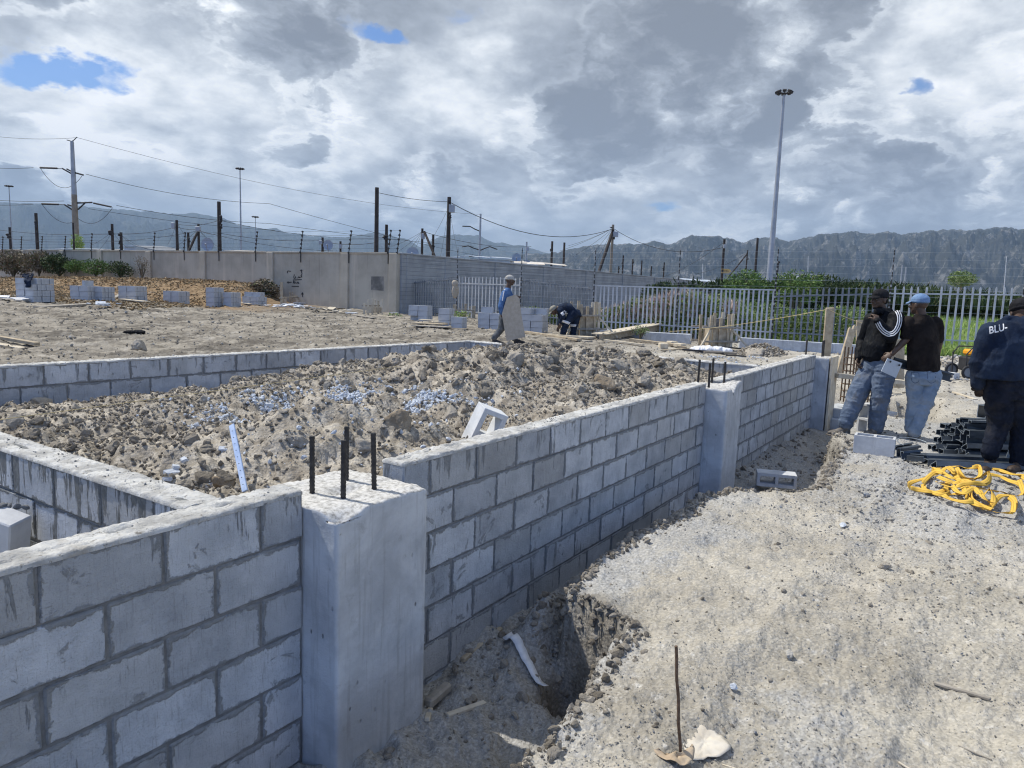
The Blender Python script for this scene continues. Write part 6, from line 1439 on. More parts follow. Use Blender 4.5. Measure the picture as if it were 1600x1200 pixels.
def block_thing(loc, rot, label, W_=.14, m_='paintblk', group=None, name='hollow_block', **k):
    mb = MB(); hollow(mb, W_=W_, **k); o = mb.build(name, M[m_]); o.location = tuple(loc); o.rotation_euler = rot; tag(o, label, 'block', group); return o
def yawof(u0, v0, u1, v1, z=0.): a, b = G(u0, v0, z), G(u1, v1, z); return math.atan2(b[1]-a[1], b[0]-a[0])
M['whiteblk'] = mottled('pale block', (.52, .54, .56), (.66, .67, .68), 7, 80, .5, .003)
b_ = Gs(1365, 708); block_thing((b_[0], b_[1], b_[2]+.092), (0, 0, yawof(1333, 702, 1396, 710)), 'pale grey two core block on the bank at the capped men\'s feet', W_=.19)
b_ = Gs(1351, 677); block_thing((b_[0]+.12, b_[1]-.02, b_[2]+.17), (math.pi/2, math.pi/2, .9), 'pale round cornered block standing on end between the striped man\'s legs', W_=.19)
b_ = G(1216, 762, -.36); block_thing((b_[0], b_[1]+.03, -.27), (math.pi/2, 0, yawof(1200, 755, 1232, 758, -.4)), 'pale hollow block on its side in the trench between middle and far pier', W_=.14, wall=.030)
b_ = G(766, 662, .72); hx = nz_(RT*.40+UP*.91); hzv = -FWD+RT*.55+UP*.1; hzv = nz_(hzv-hx*(hzv@hx)); hy = np.cross(hzv, hx); bo = block_thing(tuple(D(752, 679, 5.0)), Matrix((tuple(hx), tuple(hy), tuple(hzv))).transposed().to_euler(), 'tilted pale hollow block poking up behind the long front wall', W_=.19, m_='whiteblk', wall=.034, Hh=.14)
mb = MB(); mb.box((0, 0, 0), (.36, .12, .19), None, .006); o = mb.build('block', M['paintblk']); p = D(-20, 822, 3.35); o.location = tuple(p); o.rotation_euler = (rad(8), rad(14), YAW-1.75); tag(o, 'tilted solid block with mortar on it leaning in the cell at the left edge', 'block')
x = rs.uniform(-1, 1, 26); pp = np.stack([p[0]+x*.16*math.cos(YAW-1.2), p[1]+x*.16*math.sin(YAW-1.2), p[2]+.10+x*-.03], -1)
o = scatter('mortar_lumps', pp, .012+.014*rs.rand(26), M['mortar'], 2, 4, .3, 71, smooth=True); tag(o, 'grey mortar lumps lying on the tilted block at the left edge', 'mortar', kind='stuff')
# block stacks in the yard: every block is its own object
BLK = MB(); hollow(BLK, wall=.03); BLKo = BLK.build('stack_block', M['paintblk']); first = [True]
M['paintblk2'] = mottled('stacked block', (.38, .40, .43), (.50, .515, .54), 3, 60, .5, .003)
BLKo.data.materials[0] = M['paintblk2']
SD = {1: 24.5, 2: 27, 3: 27.2, 4: 28.5, 5: 30, 6: 29.7, 7: 29.9, 8: 31.5}
def stack(u, v, yaw, layout, label, group, seed, z0=.4):
    """layout: list of courses, each a list of (i, j, turned)"""
    c = D(u, v, SD[seed]) if seed in SD else Gs(u, v, 0, z0); c[2] = h1(c[0], c[1])-.01; r = random.Random(seed); ex = np.array([math.cos(yaw), math.sin(yaw), 0]); ey = np.array([-math.sin(yaw), math.cos(yaw), 0])
    for k, cells in enumerate(layout):
        for (i, j, t) in cells:
            if first[0]: o = BLKo; first[0] = False
            else: o = BLKo.copy(); col.objects.link(o)
            p = c+ex*(i*1.02+r.uniform(-.008, .008))+ey*(j*1.04+r.uniform(-.012, .012))+np.array([0, 0, .095+k*.197-.01]); o.location = tuple(p); o.rotation_euler = (0, 0, yaw+(math.pi/2 if t else 0)+r.uniform(-.035, .035))
            side = '' if abs(i) < .05 else ('left ' if i < 0 else 'right '); row = sorted(set(round(q[1], 3) for q in cells)); m_ = row.index(round(j, 3)); rn = '' if len(row) == 1 else ('front ' if m_ == 0 else 'back ' if m_ == len(row)-1 else ['', 'second-row ', 'third-row ', 'fourth-row '][m_])
            cn = ['bottom', 'second', 'third', 'fourth', 'top'][k] if k < len(layout)-1 or k == 0 else 'top'
            tag(o, f'{side}{rn}block of the {cn} course in the {label}', 'block', group)
    return c
def full(nl, nw, nc, top=None, drop=()):
    """nl blocks long, nw blocks wide per course, turned alternately at the ends"""
    out = []
    for k in range(nc):
        cs = []
        for a in range(nl):
            for b in range(nw):
                if (k, a, b) in drop: continue
                cs.append(((a-(nl-1)/2)*.40, (b-(nw-1)/2)*.148, 0))
        out.append(cs)
    if top: out.append(top)
    return out
yb = YAW-math.pi/2     # along the picture's width
stack(56, 470.5, yb-.35, full(2, 5, 4, None, ((3, 1, 0),)), 'tall stack under a dark cloth', 'blocks in the tall cloth topped stack', 1, .6)
stack(134, 469, yb-.25, full(2, 4, 3, [(.12, 0, 1)]), 'second stack, capped by one block', 'blocks in the second stack from the left', 2, .6)
stack(163, 470, yb-.25, full(1, 4, 3), 'short end of the second stack', 'blocks in the second stack from the left', 3, .6)
stack(208, 472, yb-.3, full(2, 4, 3), 'stack behind the tilted plank', 'blocks in the third stack from the left', 4, .6)
stack(276, 472, yb-.35, full(2, 4, 3), 'lone stack, fourth from left', 'blocks in the fourth stack from the left', 5, .6)
stack(336, 476.5, yb-.3, full(1, 4, 4), 'taller half of the fifth stack', 'blocks in the fifth stack from the left', 6, .5)
stack(363, 477.5, yb-.3, full(1, 4, 3), 'lower half of the fifth stack', 'blocks in the fifth stack from the left', 7, .5)
stack(398, 476.5, yb-.35, full(2, 4, 2, [(-.2, -.1, 0), (.2, -.1, 0), (.2, .1, 0)]), 'rightmost stack below the beige wall', 'blocks in the rightmost of the left stacks', 8, .5)
stack(657, 501, yb-.35, full(2, 3, 3, None, ((0, 0, 0),)), 'gappy stack by the wall corner', 'blocks in the stack by the wall corner', 9, .3)
stack(697, 509, yb-.3, full(1, 3, 3, [(-.05, 0, 0)][:0]), 'tall end of the stepped stack', 'blocks in the stepped stack', 10, .3)
stack(717, 511.5, yb-.3, full(1, 3, 2), 'low end of the stepped stack', 'blocks in the stepped stack', 11, .3)
stack(768, 514, yb-.3, full(2, 3, 3, [(-.15, 0, 0)]), 'stack left of the walking man', 'blocks in the stack left of the walking man', 12, .3)
stack(833, 520, yb-.45, full(2, 3, 4, None, ((3, 1, 0), (3, 1, 1))), 'stack right of the carried board', 'blocks in the stack right of the carried board', 13, .3)
b_ = Gs(615, 493); block_thing((b_[0], b_[1], b_[2]+.07), (math.pi/2, 0, yb-.1), 'single pale hollow block lying at the foot of the wall corner')
# cloth on the left stack
c = D(56, 470.5, 24.5); c[2] = h1(c[0], c[1])+.83; c = c-FWD*.22-RT*.1; mb = MB(); loft(mb, [(c+RT*-.15+UP*-.0, RT*.1, UP*.05), (c+RT*.1+UP*.03, RT*.1, FWD*.15+UP*.08), (c+RT*.2-UP*.16-FWD*.30, RT*.10, FWD*.05), (c+RT*.24-UP*.36-FWD*.34, RT*.08, FWD*.04)], 12)
o = fused('cloth', mb, M['navy'], None, tuple(c), .02, 2, .03, 6); o.location = tuple(c); tag(o, 'crumpled dark cloth thrown over the top of the leftmost block stack', 'cloth')
# ---- timber
def plank(u0, v0, u1, v1, w, t, label, m_='wood_pale', dz=.02, z0=.3, dz1=None, name='plank', group=None):
    a, b = Gs(u0, v0, 0, z0), Gs(u1, v1, 0, z0); a[2] += dz; b[2] += dz if dz1 is None else dz1
    mb = MB(); mb.beam((0, 0, 0), tuple(b-a), w, t, .003); o = mb.build(name, M[m_]); o.location = tuple(a); tag(o, label, 'plank', group); return o
plank(-15, 530, 58, 541, .10, .05, 'orange brown beam lying at the left edge of the yard', 'wood', .06, .3, .04)
plank(-15, 536, 36, 545, .16, .02, 'pale thin plank beside the orange brown beam at the left edge', 'wood_pale', .01)
plank(60, 483, 150, 477, .30, .06, 'long grey plank on the ground before the first two stacks', 'wood_grey', .05, .5)
plank(118, 472, 162, 471, .20, .03, 'grey plank along the foot of the second stack', 'wood_grey', .04, .5)
plank(172, 470, 197, 462, .15, .03, 'short plank tilted up against the third stack', 'wood_grey', .03, .5, .22)
plank(190, 470, 230, 474, .35, .04, 'pale short board before the third stack', 'wood_pale', .06, .5)
plank(196, 475, 226, 476, .5, .03, 'dark board under the pale one before the third stack', 'wood_grey', .02, .5)
plank(270, 468, 294, 474, .16, .03, 'pale plank sticking out before the lone stack', 'wood_pale', .06, .5)
plank(322, 477, 370, 481, .16, .03, 'thin pale plank before the fifth stack', 'wood_pale', .03, .5)
plank(378, 475, 392, 477, .16, .03, 'short pale offcut between the fifth and rightmost stack', 'wood_pale', .05, .5)
plank(398, 477, 420, 480, .16, .03, 'pale plank before the rightmost stack', 'wood_pale', .05, .5)
for i, (u, v, du) in enumerate(((675, 511, 26), (672, 508.5, 24), (690, 508, 15), (676, 506.5, 20))):
    plank(u-du, v-1, u+du, v+1.5, .5-.07*i, .03, ['bottom', 'second', 'upper right', 'top'][i]+' board of the pale board pile left of the walking man', ['wood_grey', 'wood', 'wood_pale', 'wood_pale'][i], .03+i*.035, .3, name='board', group='pile of pale boards left of the walking man')
plank(700, 514, 730, 515, .12, .03, 'thin stick right of the pale board pile', 'wood', .02)
plank(590, 494, 616, 497, .12, .03, 'pale plank lying below the wall corner', 'wood_pale', .03)
plank(552, 493, 584, 498, .2, .03, 'grey plank left of the wall corner stakes', 'wood_grey', .03)
plank(820, 521, 905, 534, .16, .06, 'long pale beam lying before the bending man', 'wood', .05)
plank(870, 527, 925, 531, .40, .05, 'wide pale shutter board under the bending man\'s feet', 'wood_pale', .06)
plank(860, 529, 920, 534, .42, .06, 'darker board just below the wide shutter board', 'wood_grey', .0)
# shuttering panel with scalloped battens
a, b = Gs(937, 531, 0, .3), Gs(1029, 526, 0, .3); root = empty('formwork_panel', a, 'long timber shutter panel with scalloped batten lying on the yard', 'panel'); d = b-a; d[2] = .02
mb = MB(); mb.beam((0, 0, .06), tuple(d+UP*.10), .03, .20, .003); mb.build('face_board', M['wood'], root)
mb = MB(); mb.beam(tuple(FWD*.30+UP*.14), tuple(d+FWD*.30+UP*.24), .45, .03, .003); mb.build('top_board', M['wood_pale'], root)
for k in range(12):
    t = (k+.5)/12; mb = MB(); mb.ball(tuple(d*t+UP*(.155+.06*t)-FWD*.01), (.06, .03, .035), 10, 6); mb.build('batten_lug', M['wood_pale'], root)
plank(945, 534, 1005, 541, .14, .05, 'pale pointed plank in front of the shutter panel', 'wood_pale', .04)
plank(985, 534, 1060, 543, .2, .07, 'long brown beam in front of the shutter panel', 'wood', .06)
plank(1035, 549, 1075, 546, .08, .04, 'thin orange stick near the white bucket block', 'wood', .02)
for i, (u, v) in enumerate(((1036, 545), (1050, 541), (1062, 544))):
    q = Gs(u, v, 0, .3); mb = MB(); mb.box((0, 0, .08), (.3, .22, .15-.02*i), YAW+.3*i, .02); o = mb.build('offcut', M['wood_pale']); o.location = tuple(q); tag(o, ['pale square offcut at the end of the brown beam', 'pale offcut behind the square one by the brown beam', 'brownish offcut right of the square one by the brown beam'][i], 'offcut', 'timber offcuts in the yard')
plank(1058, 544, 1072, 546, .12, .05, 'short brown stub among the offcuts', 'wood', .05)
# white sacks with pipes
q = Gs(1112, 550, 0, .45); mb = MB(); 
for k, (du, dz, r) in enumerate(((-22, .12, .22), (-8, .15, .24), (8, .14, .24), (20, .10, .2))): mb.ball(tuple(q+RT*(du*.0145)+UP*dz*.5), (r*1.15, .24, r*.30), 12, 8)
o = fused('white_sacks', mb, M['white'], None, tuple(q), .015, 2, .045, 9); o.location = tuple(q); tag(o, 'crumpled white sacks lying beyond the right end cross wall', 'sacks')
for i, (u0, v0, u1, v1, r, lab, mm) in enumerate(((1092, 549, 1168, 549, .022, 'upper black pipe across the white sacks', 'black'), (1066, 550, 1130, 556, .025, 'lower black pipe below the white sacks', 'black'), (1100, 554, 1150, 556, .03, 'grey pipe below the white sacks', 'polebrown'), (1135, 559, 1165, 561, .02, 'thin blue black pipe on the gravel by the cross wall', 'black'))):
    a, b = Gs(u0, v0, 0, .45), Gs(u1, v1, 0, .45); mb = MB(); mb.tube([(0, 0, .06+.05*(i == 0)), tuple((b-a)*.5+UP*(.07+.05*(i == 0))), tuple(b-a+UP*.06)], r, 8); o = mb.build('pipe', M[mm]); o.location = tuple(a); tag(o, lab, 'pipe', 'pipes by the white sacks')
# shuttered column box on the plinth
def column_box(u, v, s, label, seed, z0=.25, full_=True):
    c = Gs(u, v, 0, z0); root = empty('column_shutter', c, label, 'formwork'); r = random.Random(seed); R_ = Matrix.Rotation(YAW-math.pi/2+.25, 3, 'Z'); T = lambda x, y, z: tuple(R_ @ Vector((x*s, y*s, z*s)))
    for (x, y, w_, d_) in ((0, -.26, .5, .03), (0, .26, .5, .03), (-.27, 0, .03, .5), (.27, 0, .03, .5)):
        mb = MB(); mb.box(T(x, y, .33), (w_*s, d_*s, .66*s), R_, .004); mb.build('side_board', M['wood'], root)
    mb = MB(); mb.box(T(0, 0, .72), (.42*s, .30*s, .42*s), R_, .01); mb.build('concrete_core', M['mortar'], root)
    for (x, y) in ((-.33, -.3), (-.22, -.3), (.24, -.3), (.36, -.3), (-.36, .25), (.36, .25), (-.02, -.3)):
        hh = r.uniform(1.0, 1.12) if abs(x) > .1 else .95; mb = MB(); mb.box(T(x, y, hh/2), (.085*s, .05*s, hh*s), R_ @ Matrix.Rotation(r.uniform(-.03, .03), 3, 'Y'), .004); mb.build('stake', M['wood' if x < .3 else 'wood_pale'], root)
    for z in (.25, .66):
        for y in (-.34, .32): mb = MB(); mb.beam(T(-.62, y, z), T(.62, y, z+.02), .06, .05, .004); mb.build('waler', M['wood_grey'], root)
    for (x0, z0_, x1) in ((.35, .62, .95), (-.35, .6, -.75)): mb = MB(); mb.beam(T(x0, -.33, z0_), T(x1, -.45, .02), .05, .05, .003); mb.build('prop', M['wood_pale'], root)
column_box(1116, 546, .98, 'timber shuttered column box standing against the grey plinth', 1, .3)
column_box(912, 526, .95, 'timber shuttered column box with slanting props behind the bending man', 2, .27)
def stakes(us, label, z0=.28):
    u, v = us[0][0], us[0][1]; c = Gs(u, v, 0, z0); root = empty('timber_stakes', c, label, 'stakes', 'clusters of pegged stakes at the fence foot')
    for (u, v, vt, w) in us:
        p = Gs(u, v, 0, z0); dd = (p-CAM) @ cF; h = (v-vt)/FOC*dd; mb = MB(); mb.box(tuple(p-c+UP*h/2), (w, .05, h), YAW-math.pi/2+rw.uniform(-.2, .2), .003); mb.build('stake', M['wood_pale' if rw.random() < .5 else 'wood'], root)
    p, q = Gs(us[0][0]-3, us[0][1], 0, z0)-c, Gs(us[-1][0]+3, us[-1][1], 0, z0)-c; mb = MB(); mb.beam(tuple(p+UP*.35), tuple(q+UP*.33), .05, .06, .003); mb.build('rail', M['wood_grey'], root)
stakes([(569, 491, 474, .08), (575, 492, 468, .07), (582, 492, 467, .08), (586, 490, 468, .06), (591, 491, 470, .07), (597, 492, 468, .05), (578, 489, 478, .3), (590, 489, 480, .4)], 'cluster of thin brown stakes before the beige wall by the corner')
stakes([(440, 478, 441, .11), (442, 476, 464, .12), (446, 476, 464, .1), (453, 474, 456, .06), (457, 474, 456, .06), (465, 474, 468, .1)], 'tall and short stakes below the beige wall by the brush heap', .4)
stakes([(710, 497, 476, .14), (717, 494, 481, .05), (722, 496, 474, .05), (727, 497, 475, .09), (734, 497, 479, .12), (740, 498, 478, .13)], 'row of thick pale stakes between two middle block stacks')
# pale rubbish and broken sheets by the beige wall
rr_ = random.Random(9)
for i, (u, v, w, d_, mm, lab) in enumerate(((434, 481, .9, .3, 'white', 'pale broken sheet at the left of the rubbish strip'), (452, 479, 1.1, .3, 'bluestone', 'blue grey broken sheet in the rubbish strip'), (466, 481, .8, .12, 'white', 'pale tube slanting in the rubbish strip'), (476, 483, .7, .3, 'bluestone', 'grey lump of sheet right of the slanting tube'), (505, 487, 1.3, .4, 'wood_grey', 'brown broken boards in the rubbish strip'), (518, 488, .9, .3, 'wood_pale', 'pale broken board near the rubbish heap end'), (535, 490, 1.0, .3, 'bluestone', 'pale grey scraps at the right end of the rubbish strip'), (8, 470, 1.4, .3, 'white', 'white scraps of board at the left edge beside the first stack'), (160, 480, 1.0, .3, 'bluestone', 'pale rubble scraps before the second stack'))):
    c = Gs(u, v, 0, .45); mb = MB()
    for k in range(9): mb.box((rr_.uniform(-w/2, w/2), rr_.uniform(-.25, .25), rr_.uniform(.03, .16)), (rr_.uniform(.15, .5)*w, rr_.uniform(.06, d_), .02), Matrix.Rotation(rr_.uniform(0, 3), 3, 'Z') @ Matrix.Rotation(rr_.uniform(-.4, .4), 3, 'X'))
    o = mb.build('scrap_sheets', M[mm]); o.location = tuple(c); o.rotation_euler.z = yb; tag(o, lab, 'scraps', 'scraps strewn in the yard')
c = Gs(208, 521, 0, .4); mb = MB(); 
for k in range(6): mb.ball((rr_.uniform(-.16, .16), rr_.uniform(-.1, .1), .03), (.08, .06, .035), 9, 6)
o = fused('rag', mb, M['capblack'], None, (0, 0, 0), .012, 2, .02, 14); o.location = tuple(c); tag(o, 'crumpled black rag lying alone on the yard', 'rag')
c = D(711, 443, 31.3); mb = MB(); mb.ball((0, 0, .0), (.16, .1, .14), 10, 7); mb.ball((.04, 0, -.32), (.2, .1, .3), 10, 7); o = fused('hanging_bag', mb, M['ply'], None, (0, 0, 0), .02, 2, .03, 5); o.location = tuple(c); tag(o, 'brown bag hanging on the palisade behind the stepped stack', 'bag')
# ---- around the far pier
def stick(name, a, b, w, t, m_, label, cat='plank', up=(0, 0, 1)):
    a, b = np.array(a), np.array(b); mb = MB(); mb.beam((0, 0, 0), tuple(b-a), w, t, .004, up); o = mb.build(name, M[m_]); o.location = tuple(a); tag(o, label, cat); return o
a, b = D(1290, 566, 12.1), D(1297, 481, 11.8); 
stick('wooden_post', (a[0], a[1], .3), (b[0], b[1], b[2]), .13, .05, 'wood', 'upright grey wooden post behind the far pier', 'post', tuple(FWD))
stick('plank', D(1310, 585, 12.3), D(1330, 514, 12.9), .10, .045, 'wood', 'brown plank leaning right behind the far pier, left of its twin', 'plank', tuple(FWD))
stick('plank', D(1316, 578, 12.6), D(1336, 510, 13.2), .07, .045, 'wood', 'second brown plank leaning behind its twin at the far pier', 'plank', tuple(FWD))
def rebar_cage(u, v, vt, dep, w, label, n=4):
    a = D(u, v, dep); t = D(u, vt, dep); root = empty('rebar_cage', a, label, 'rebar'); h = t[2]-a[2]
    for i in range(n):
        x, y = (w/2 if i % 2 else -w/2), (w/2 if i//2 else -w/2); q = Matrix.Rotation(YAW, 3, 'Z') @ Vector((x, y, 0)); mb = MB(); mb.tube([q, q+Vector((.01, 0, h))], .012, 7); mb.build('rebar', M['rust'], root)
    for k in range(7):
        z = h*(.08+.12*k); qs = [Matrix.Rotation(YAW, 3, 'Z') @ Vector((x*.55*w, y*.55*w, z)) for x, y in ((-1, -1), (1, -1), (1, 1), (-1, 1), (-1, -1))]; mb = MB(); mb.tube(qs, .006, 5); mb.build('stirrup', M['rust'], root)
rebar_cage(1321, 627, 541, 12.2, .12, 'rusty column rebar cage behind the leaning planks')
rebar_cage(1336, 618, 543, 12.8, .10, 'second rusty rebar cage between the leaning planks and the striped man')
rebar_cage(1357, 640, 590, 11.6, .10, 'rusty rebar cage seen between the striped man\'s legs')
stick('scaffold_plank', D(1303, 586, 11.7), D(1418, 598, 12.0), .24, .07, 'wood_pale', 'wide pale plank spanning the pit behind the striped man', 'plank')
stick('scaffold_plank', D(1418, 598, 12.6), D(1440, 600, 12.5), .2, .06, 'wood_pale', 'end of the pale plank right of the striped man', 'plank')
mb = MB(); a = D(1338, 640, 11.9); mb.box((0, 0, -.06), (.7, 1.0, .14), YAW-.9, .01); mb.box((-.05, 0, -.30), (.9, 1.2, .34), YAW-.9, .01); o = mb.build('footing_slab', M['pier']); o.location = tuple(a); tag(o, 'stepped concrete footing slab in the pit behind the striped man', 'slab')
for i, (u0, v0, u1, v1, dep, w, lab) in enumerate(((1392, 604, 1392, 545, 13.0, .16, 'upright brown shutter board behind the man in dark shirt'), (1404, 606, 1405, 530, 13.2, .18, 'taller upright brown shutter board between the two capped men'), (1343, 610, 1344, 500, 13.4, .14, 'reddish upright board behind the striped man\'s back'))):
    stick('shutter_board', D(u0, v0, dep), D(u1, v1, dep), w, .04, 'wood', lab, 'board', tuple(FWD))
# steel plate and channels carried by the man in the dark shirt
J = mkJ(7.22, -1.68)
q = [J(1384, 560, -.30), J(1410, 563, -.22), J(1402, 590, -.24), J(1380, 580, -.32)]; q = [J(1387, 559.5, -.28), J(1410, 567.5, -.22), J(1400, 590.5, -.22), J(1377, 580, -.30)]; nrm = nz_(np.cross(q[1]-q[0], q[3]-q[0]))*.006
root = empty('steel_plate', q[0], 'blue grey steel plate held low by the man in the dark shirt', 'plate'); mb = MB(); mb.add([*[p-q[0] for p in q], *[p-q[0]+nrm for p in q]], [(0, 1, 2, 3), (7, 6, 5, 4), (0, 4, 5, 1), (1, 5, 6, 2), (2, 6, 7, 3), (3, 7, 4, 0)]); mb.build('plate', M['tin'], root)
for (u, v) in ((1404.5, 570.5), (1391, 565)): c = J(u, v, -.245 if u > 1400 else -.275)-q[0]-nrm*1.2; mb = MB(); mb.tube([tuple(c), tuple(c+nrm*.8)], .012, 10); mb.build('bolt_hole', M['black'], root)
M['channel'] = mottled('dark steel channel', (.045, .056, .072), (.10, .12, .145), 5, 60, .2, .002, .42, metallic=.45, spec=.5)
M['chedge'] = mottled('cut steel edge', (.22, .26, .30), (.38, .42, .46), 30, 60, .1, .002, .4, metallic=.4)
def channel(a, b, w=.10, h=.05, t=.006, roll=0., name='steel_channel', label='', group=None):
    a, b = np.array(a, float), np.array(b, float); d = nz_(b-a); L = np.linalg.norm(b-a); s = nz_(np.cross(UP, d)); n = np.cross(d, s); R_ = Matrix((tuple(d), tuple(s), tuple(n))).transposed() @ Matrix.Rotation(roll, 3, 'X')
    prof = [(-w/2, h/2-.012), (-w/2, -h/2), (w/2, -h/2), (w/2, h/2-.012)]; lips = [(-w/2+.022, h/2), (w/2-.022, h/2)]
    out = [(-w/2+.022, h/2), (-w/2, h/2), (-w/2, -h/2), (w/2, -h/2), (w/2, h/2), (w/2-.022, h/2)]
    inn = [(-w/2+.022, h/2-t), (-w/2+t, h/2-t), (-w/2+t, -h/2+t), (w/2-t, -h/2+t), (w/2-t, h/2-t), (w/2-.022, h/2-t)]
    vs = [R_ @ Vector((x, *p)) for x in (0, L) for p in out+inn]; fs = []
    for k in range(5): fs += [(k, k+1, k+13, k+12), (k+7, k+6, k+18, k+19)]
    fs += [(0, 12, 18, 6), (5, 11, 23, 17)]; mb = MB(); mb.add(vs, fs); mb.mi = 1
    for e in (0, 12): mb.add(vs, [(e+k, e+k+6, e+k+7, e+k+1) for k in range(5)])
    o = mb.build(name, [M['channel'], M['chedge']]); o.location = tuple(a); tag(o, label, 'channel', group); return o
channel(J(1396, 565, .10), J(1487, 590, .02), .11, .06, roll=math.pi*.5, label='dark steel channel carried behind the back of the dark shirted man')
GC = 'steel channels piled on the ground'; rc = random.Random(12); k = 0
def chan_row(u0, v0, u1, v1, z, n, lab, spread=.07, w=.10, h=.055):
    for i in range(n):
        a, b = G(u0+rc.uniform(-5, 5), v0, 0), G(u1, v1, 0); d = nz_(RT-FWD*rc.uniform(-.02, .10)); s = np.array([-d[1], d[0], 0]); L = rc.uniform(1.25, 1.6)
        a = a+s*(i-n/2)*spread; zz = z+rc.uniform(0, .02)+(i % 2)*.018
        channel((a[0], a[1], zz), (a[0]+d[0]*L+s[0]*rc.uniform(-.05, .05), a[1]+d[1]*L, zz+rc.uniform(-.01, .02)), w, h, roll=rc.choice((0, math.pi, math.pi/2, 2.6, .4)), label=['front', 'middle', 'back'][i]+' '+lab, group=GC)
for lay in range(5): chan_row(1497+rc.uniform(-3, 3), 716-lay*1., 1630, 712-lay*1.5, .05+lay*.074, 3, ['bottom', 'second', 'third', 'fourth', 'top'][lay]+' layer dark steel channel in the neat right part of the pile', .085, .12)
for lay in range(4): chan_row(1455+lay*6, 707-lay, 1560, 694-lay, .04+lay*.072, 3, ['bottom', 'second', 'third', 'top'][lay]+' layer dark steel channel in the jumbled middle of the pile', .10)
chan_row(1442, 723, 1600, 730, .035, 2, 'long dark steel channel lying lowest at the front of the pile', .09, .12)
chan_row(1455, 732, 1600, 737, .03, 1, 'foremost dark steel channel on the gravel', .09, .12)
for kk, (u0, v0, u1, v1) in enumerate(((1404, 707, 1436, 702), (1410, 712, 1440, 709), (1420, 714, 1446, 716), (1403, 702, 1430, 697))):
    a, b = G(u0, v0, .05), G(u1, v1, .07); channel(a, b, .09, .05, roll=rc.uniform(0, 3), label=['leftmost', 'second', 'right hand', 'rear'][kk]+' short dark steel bracket at the left end of the channel pile', group='short steel brackets left of the pile', name='steel_bracket')
mb = MB(); cc = G(1427, 698, .06); pts = [cc+RT*.16*math.cos(t)+FWD*.15*math.sin(t)+UP*(.04+.03*math.sin(t)) for t in np.linspace(.2, 3.6, 14)]; mb.tube([tuple(p-cc) for p in pts], .005, 6); o = mb.build('steel_wire', M['chedge']); o.location = tuple(cc); tag(o, 'bent bright wire arched over the short brackets', 'wire')
J = mkJ(5.68, -2.50); channel(J(1534, 643, .15), J(1556, 641, .35), .13, .08, roll=math.pi/2, label='dark steel channel end held by the stooping man\'s gloved hand')
a = J(1568, 725, .2); mb = MB(); q = [np.array([0, 0, 0]), RT*.14, RT*.16+UP*.28, RT*.06+UP*.30]; mb.add([*q, *[p+FWD*.006 for p in q]], [(0, 1, 2, 3), (7, 6, 5, 4), (0, 4, 5, 1), (1, 5, 6, 2), (2, 6, 7, 3), (3, 7, 4, 0)]); o = mb.build('steel_offcut', M['chedge']); o.location = (a[0], a[1], .01); tag(o, 'grey triangular steel offcut standing between the stooping man\'s boots', 'offcut')
# ---- yellow webbing
def webfn(N, b):
    tc = N.n('ShaderNodeTexCoord').outputs['Object']; uv = N.n('ShaderNodeAttribute', attribute_name='across').outputs['Fac']
    st = N.math('ABSOLUTE', N.math('SUBTRACT', N.math('FRACT', N.math('MULTIPLY', uv, 2.)), .5))
    c = N.mix(N.ss(st, .38, .47), (.72, .46, .07), (.36, .18, .02)); c = N.mix(N.math('MULTIPLY', N.ss(N.noise(tc, 20, 4).outputs[0], .4, .7), .35), c, (.50, .33, .10)); setc(N, b, c)
    bump(N, b, N.noise(tc, 400, 2).outputs[0], .3, .002)
M['web'] = mat('yellow webbing', webfn, .75)
def catmull(P_, n=8):
    P_ = [np.array(p, float) for p in P_]; P_ = [2*P_[0]-P_[1]]+P_+[2*P_[-1]-P_[-2]]; out = []
    for i in range(1, len(P_)-2):
        for k in range(n):
            t = k/n; out.append(.5*((2*P_[i])+(P_[i+1]-P_[i-1])*t+(2*P_[i-1]-5*P_[i]+4*P_[i+1]-P_[i+2])*t*t+(3*P_[i]-P_[i-1]-3*P_[i+1]+P_[i+2])*t**3))
    out.append(P_[-2]); return out
strapV, strapF, strapA = [], [], []
def ribbon(pts, w=.05, seed=1, base=0.):
    r = random.Random(seed); C_ = catmull(pts, 9); n = len(C_); ph = r.uniform(0, 6)
    for i in range(n):
        t = nz_(C_[min(i+1, n-1)]-C_[max(i-1, 0)]); s = nz_(np.cross(UP, t)); tw = .45+.85*math.sin(i*.11+ph)*math.sin(i*.05+ph*2); 
        a = s*math.cos(tw)+UP*math.sin(tw); nn = np.cross(t, a); c = C_[i]+UP*(abs(math.sin(tw))*w/2+.004)
        b = len(strapV)
        for q in (-1, -.33, .33, 1): strapV.append(c+a*w/2*q+nn*.0014*0); strapA.append((q+1)/2)
        if i < n-1:
            for k in range(3): strapF.append((b+k, b+k+1, b+k+5, b+k+4))
def S_(x, y, z=0.):
    p = G(1400+x/6.665, 640+y/6.665, z+.012); p[2] = max(p[2], max(h1(p[0]+a, p[1]+b) for a in (-.03, .03) for b in (-.03, .03))+.010+z*.8); return p
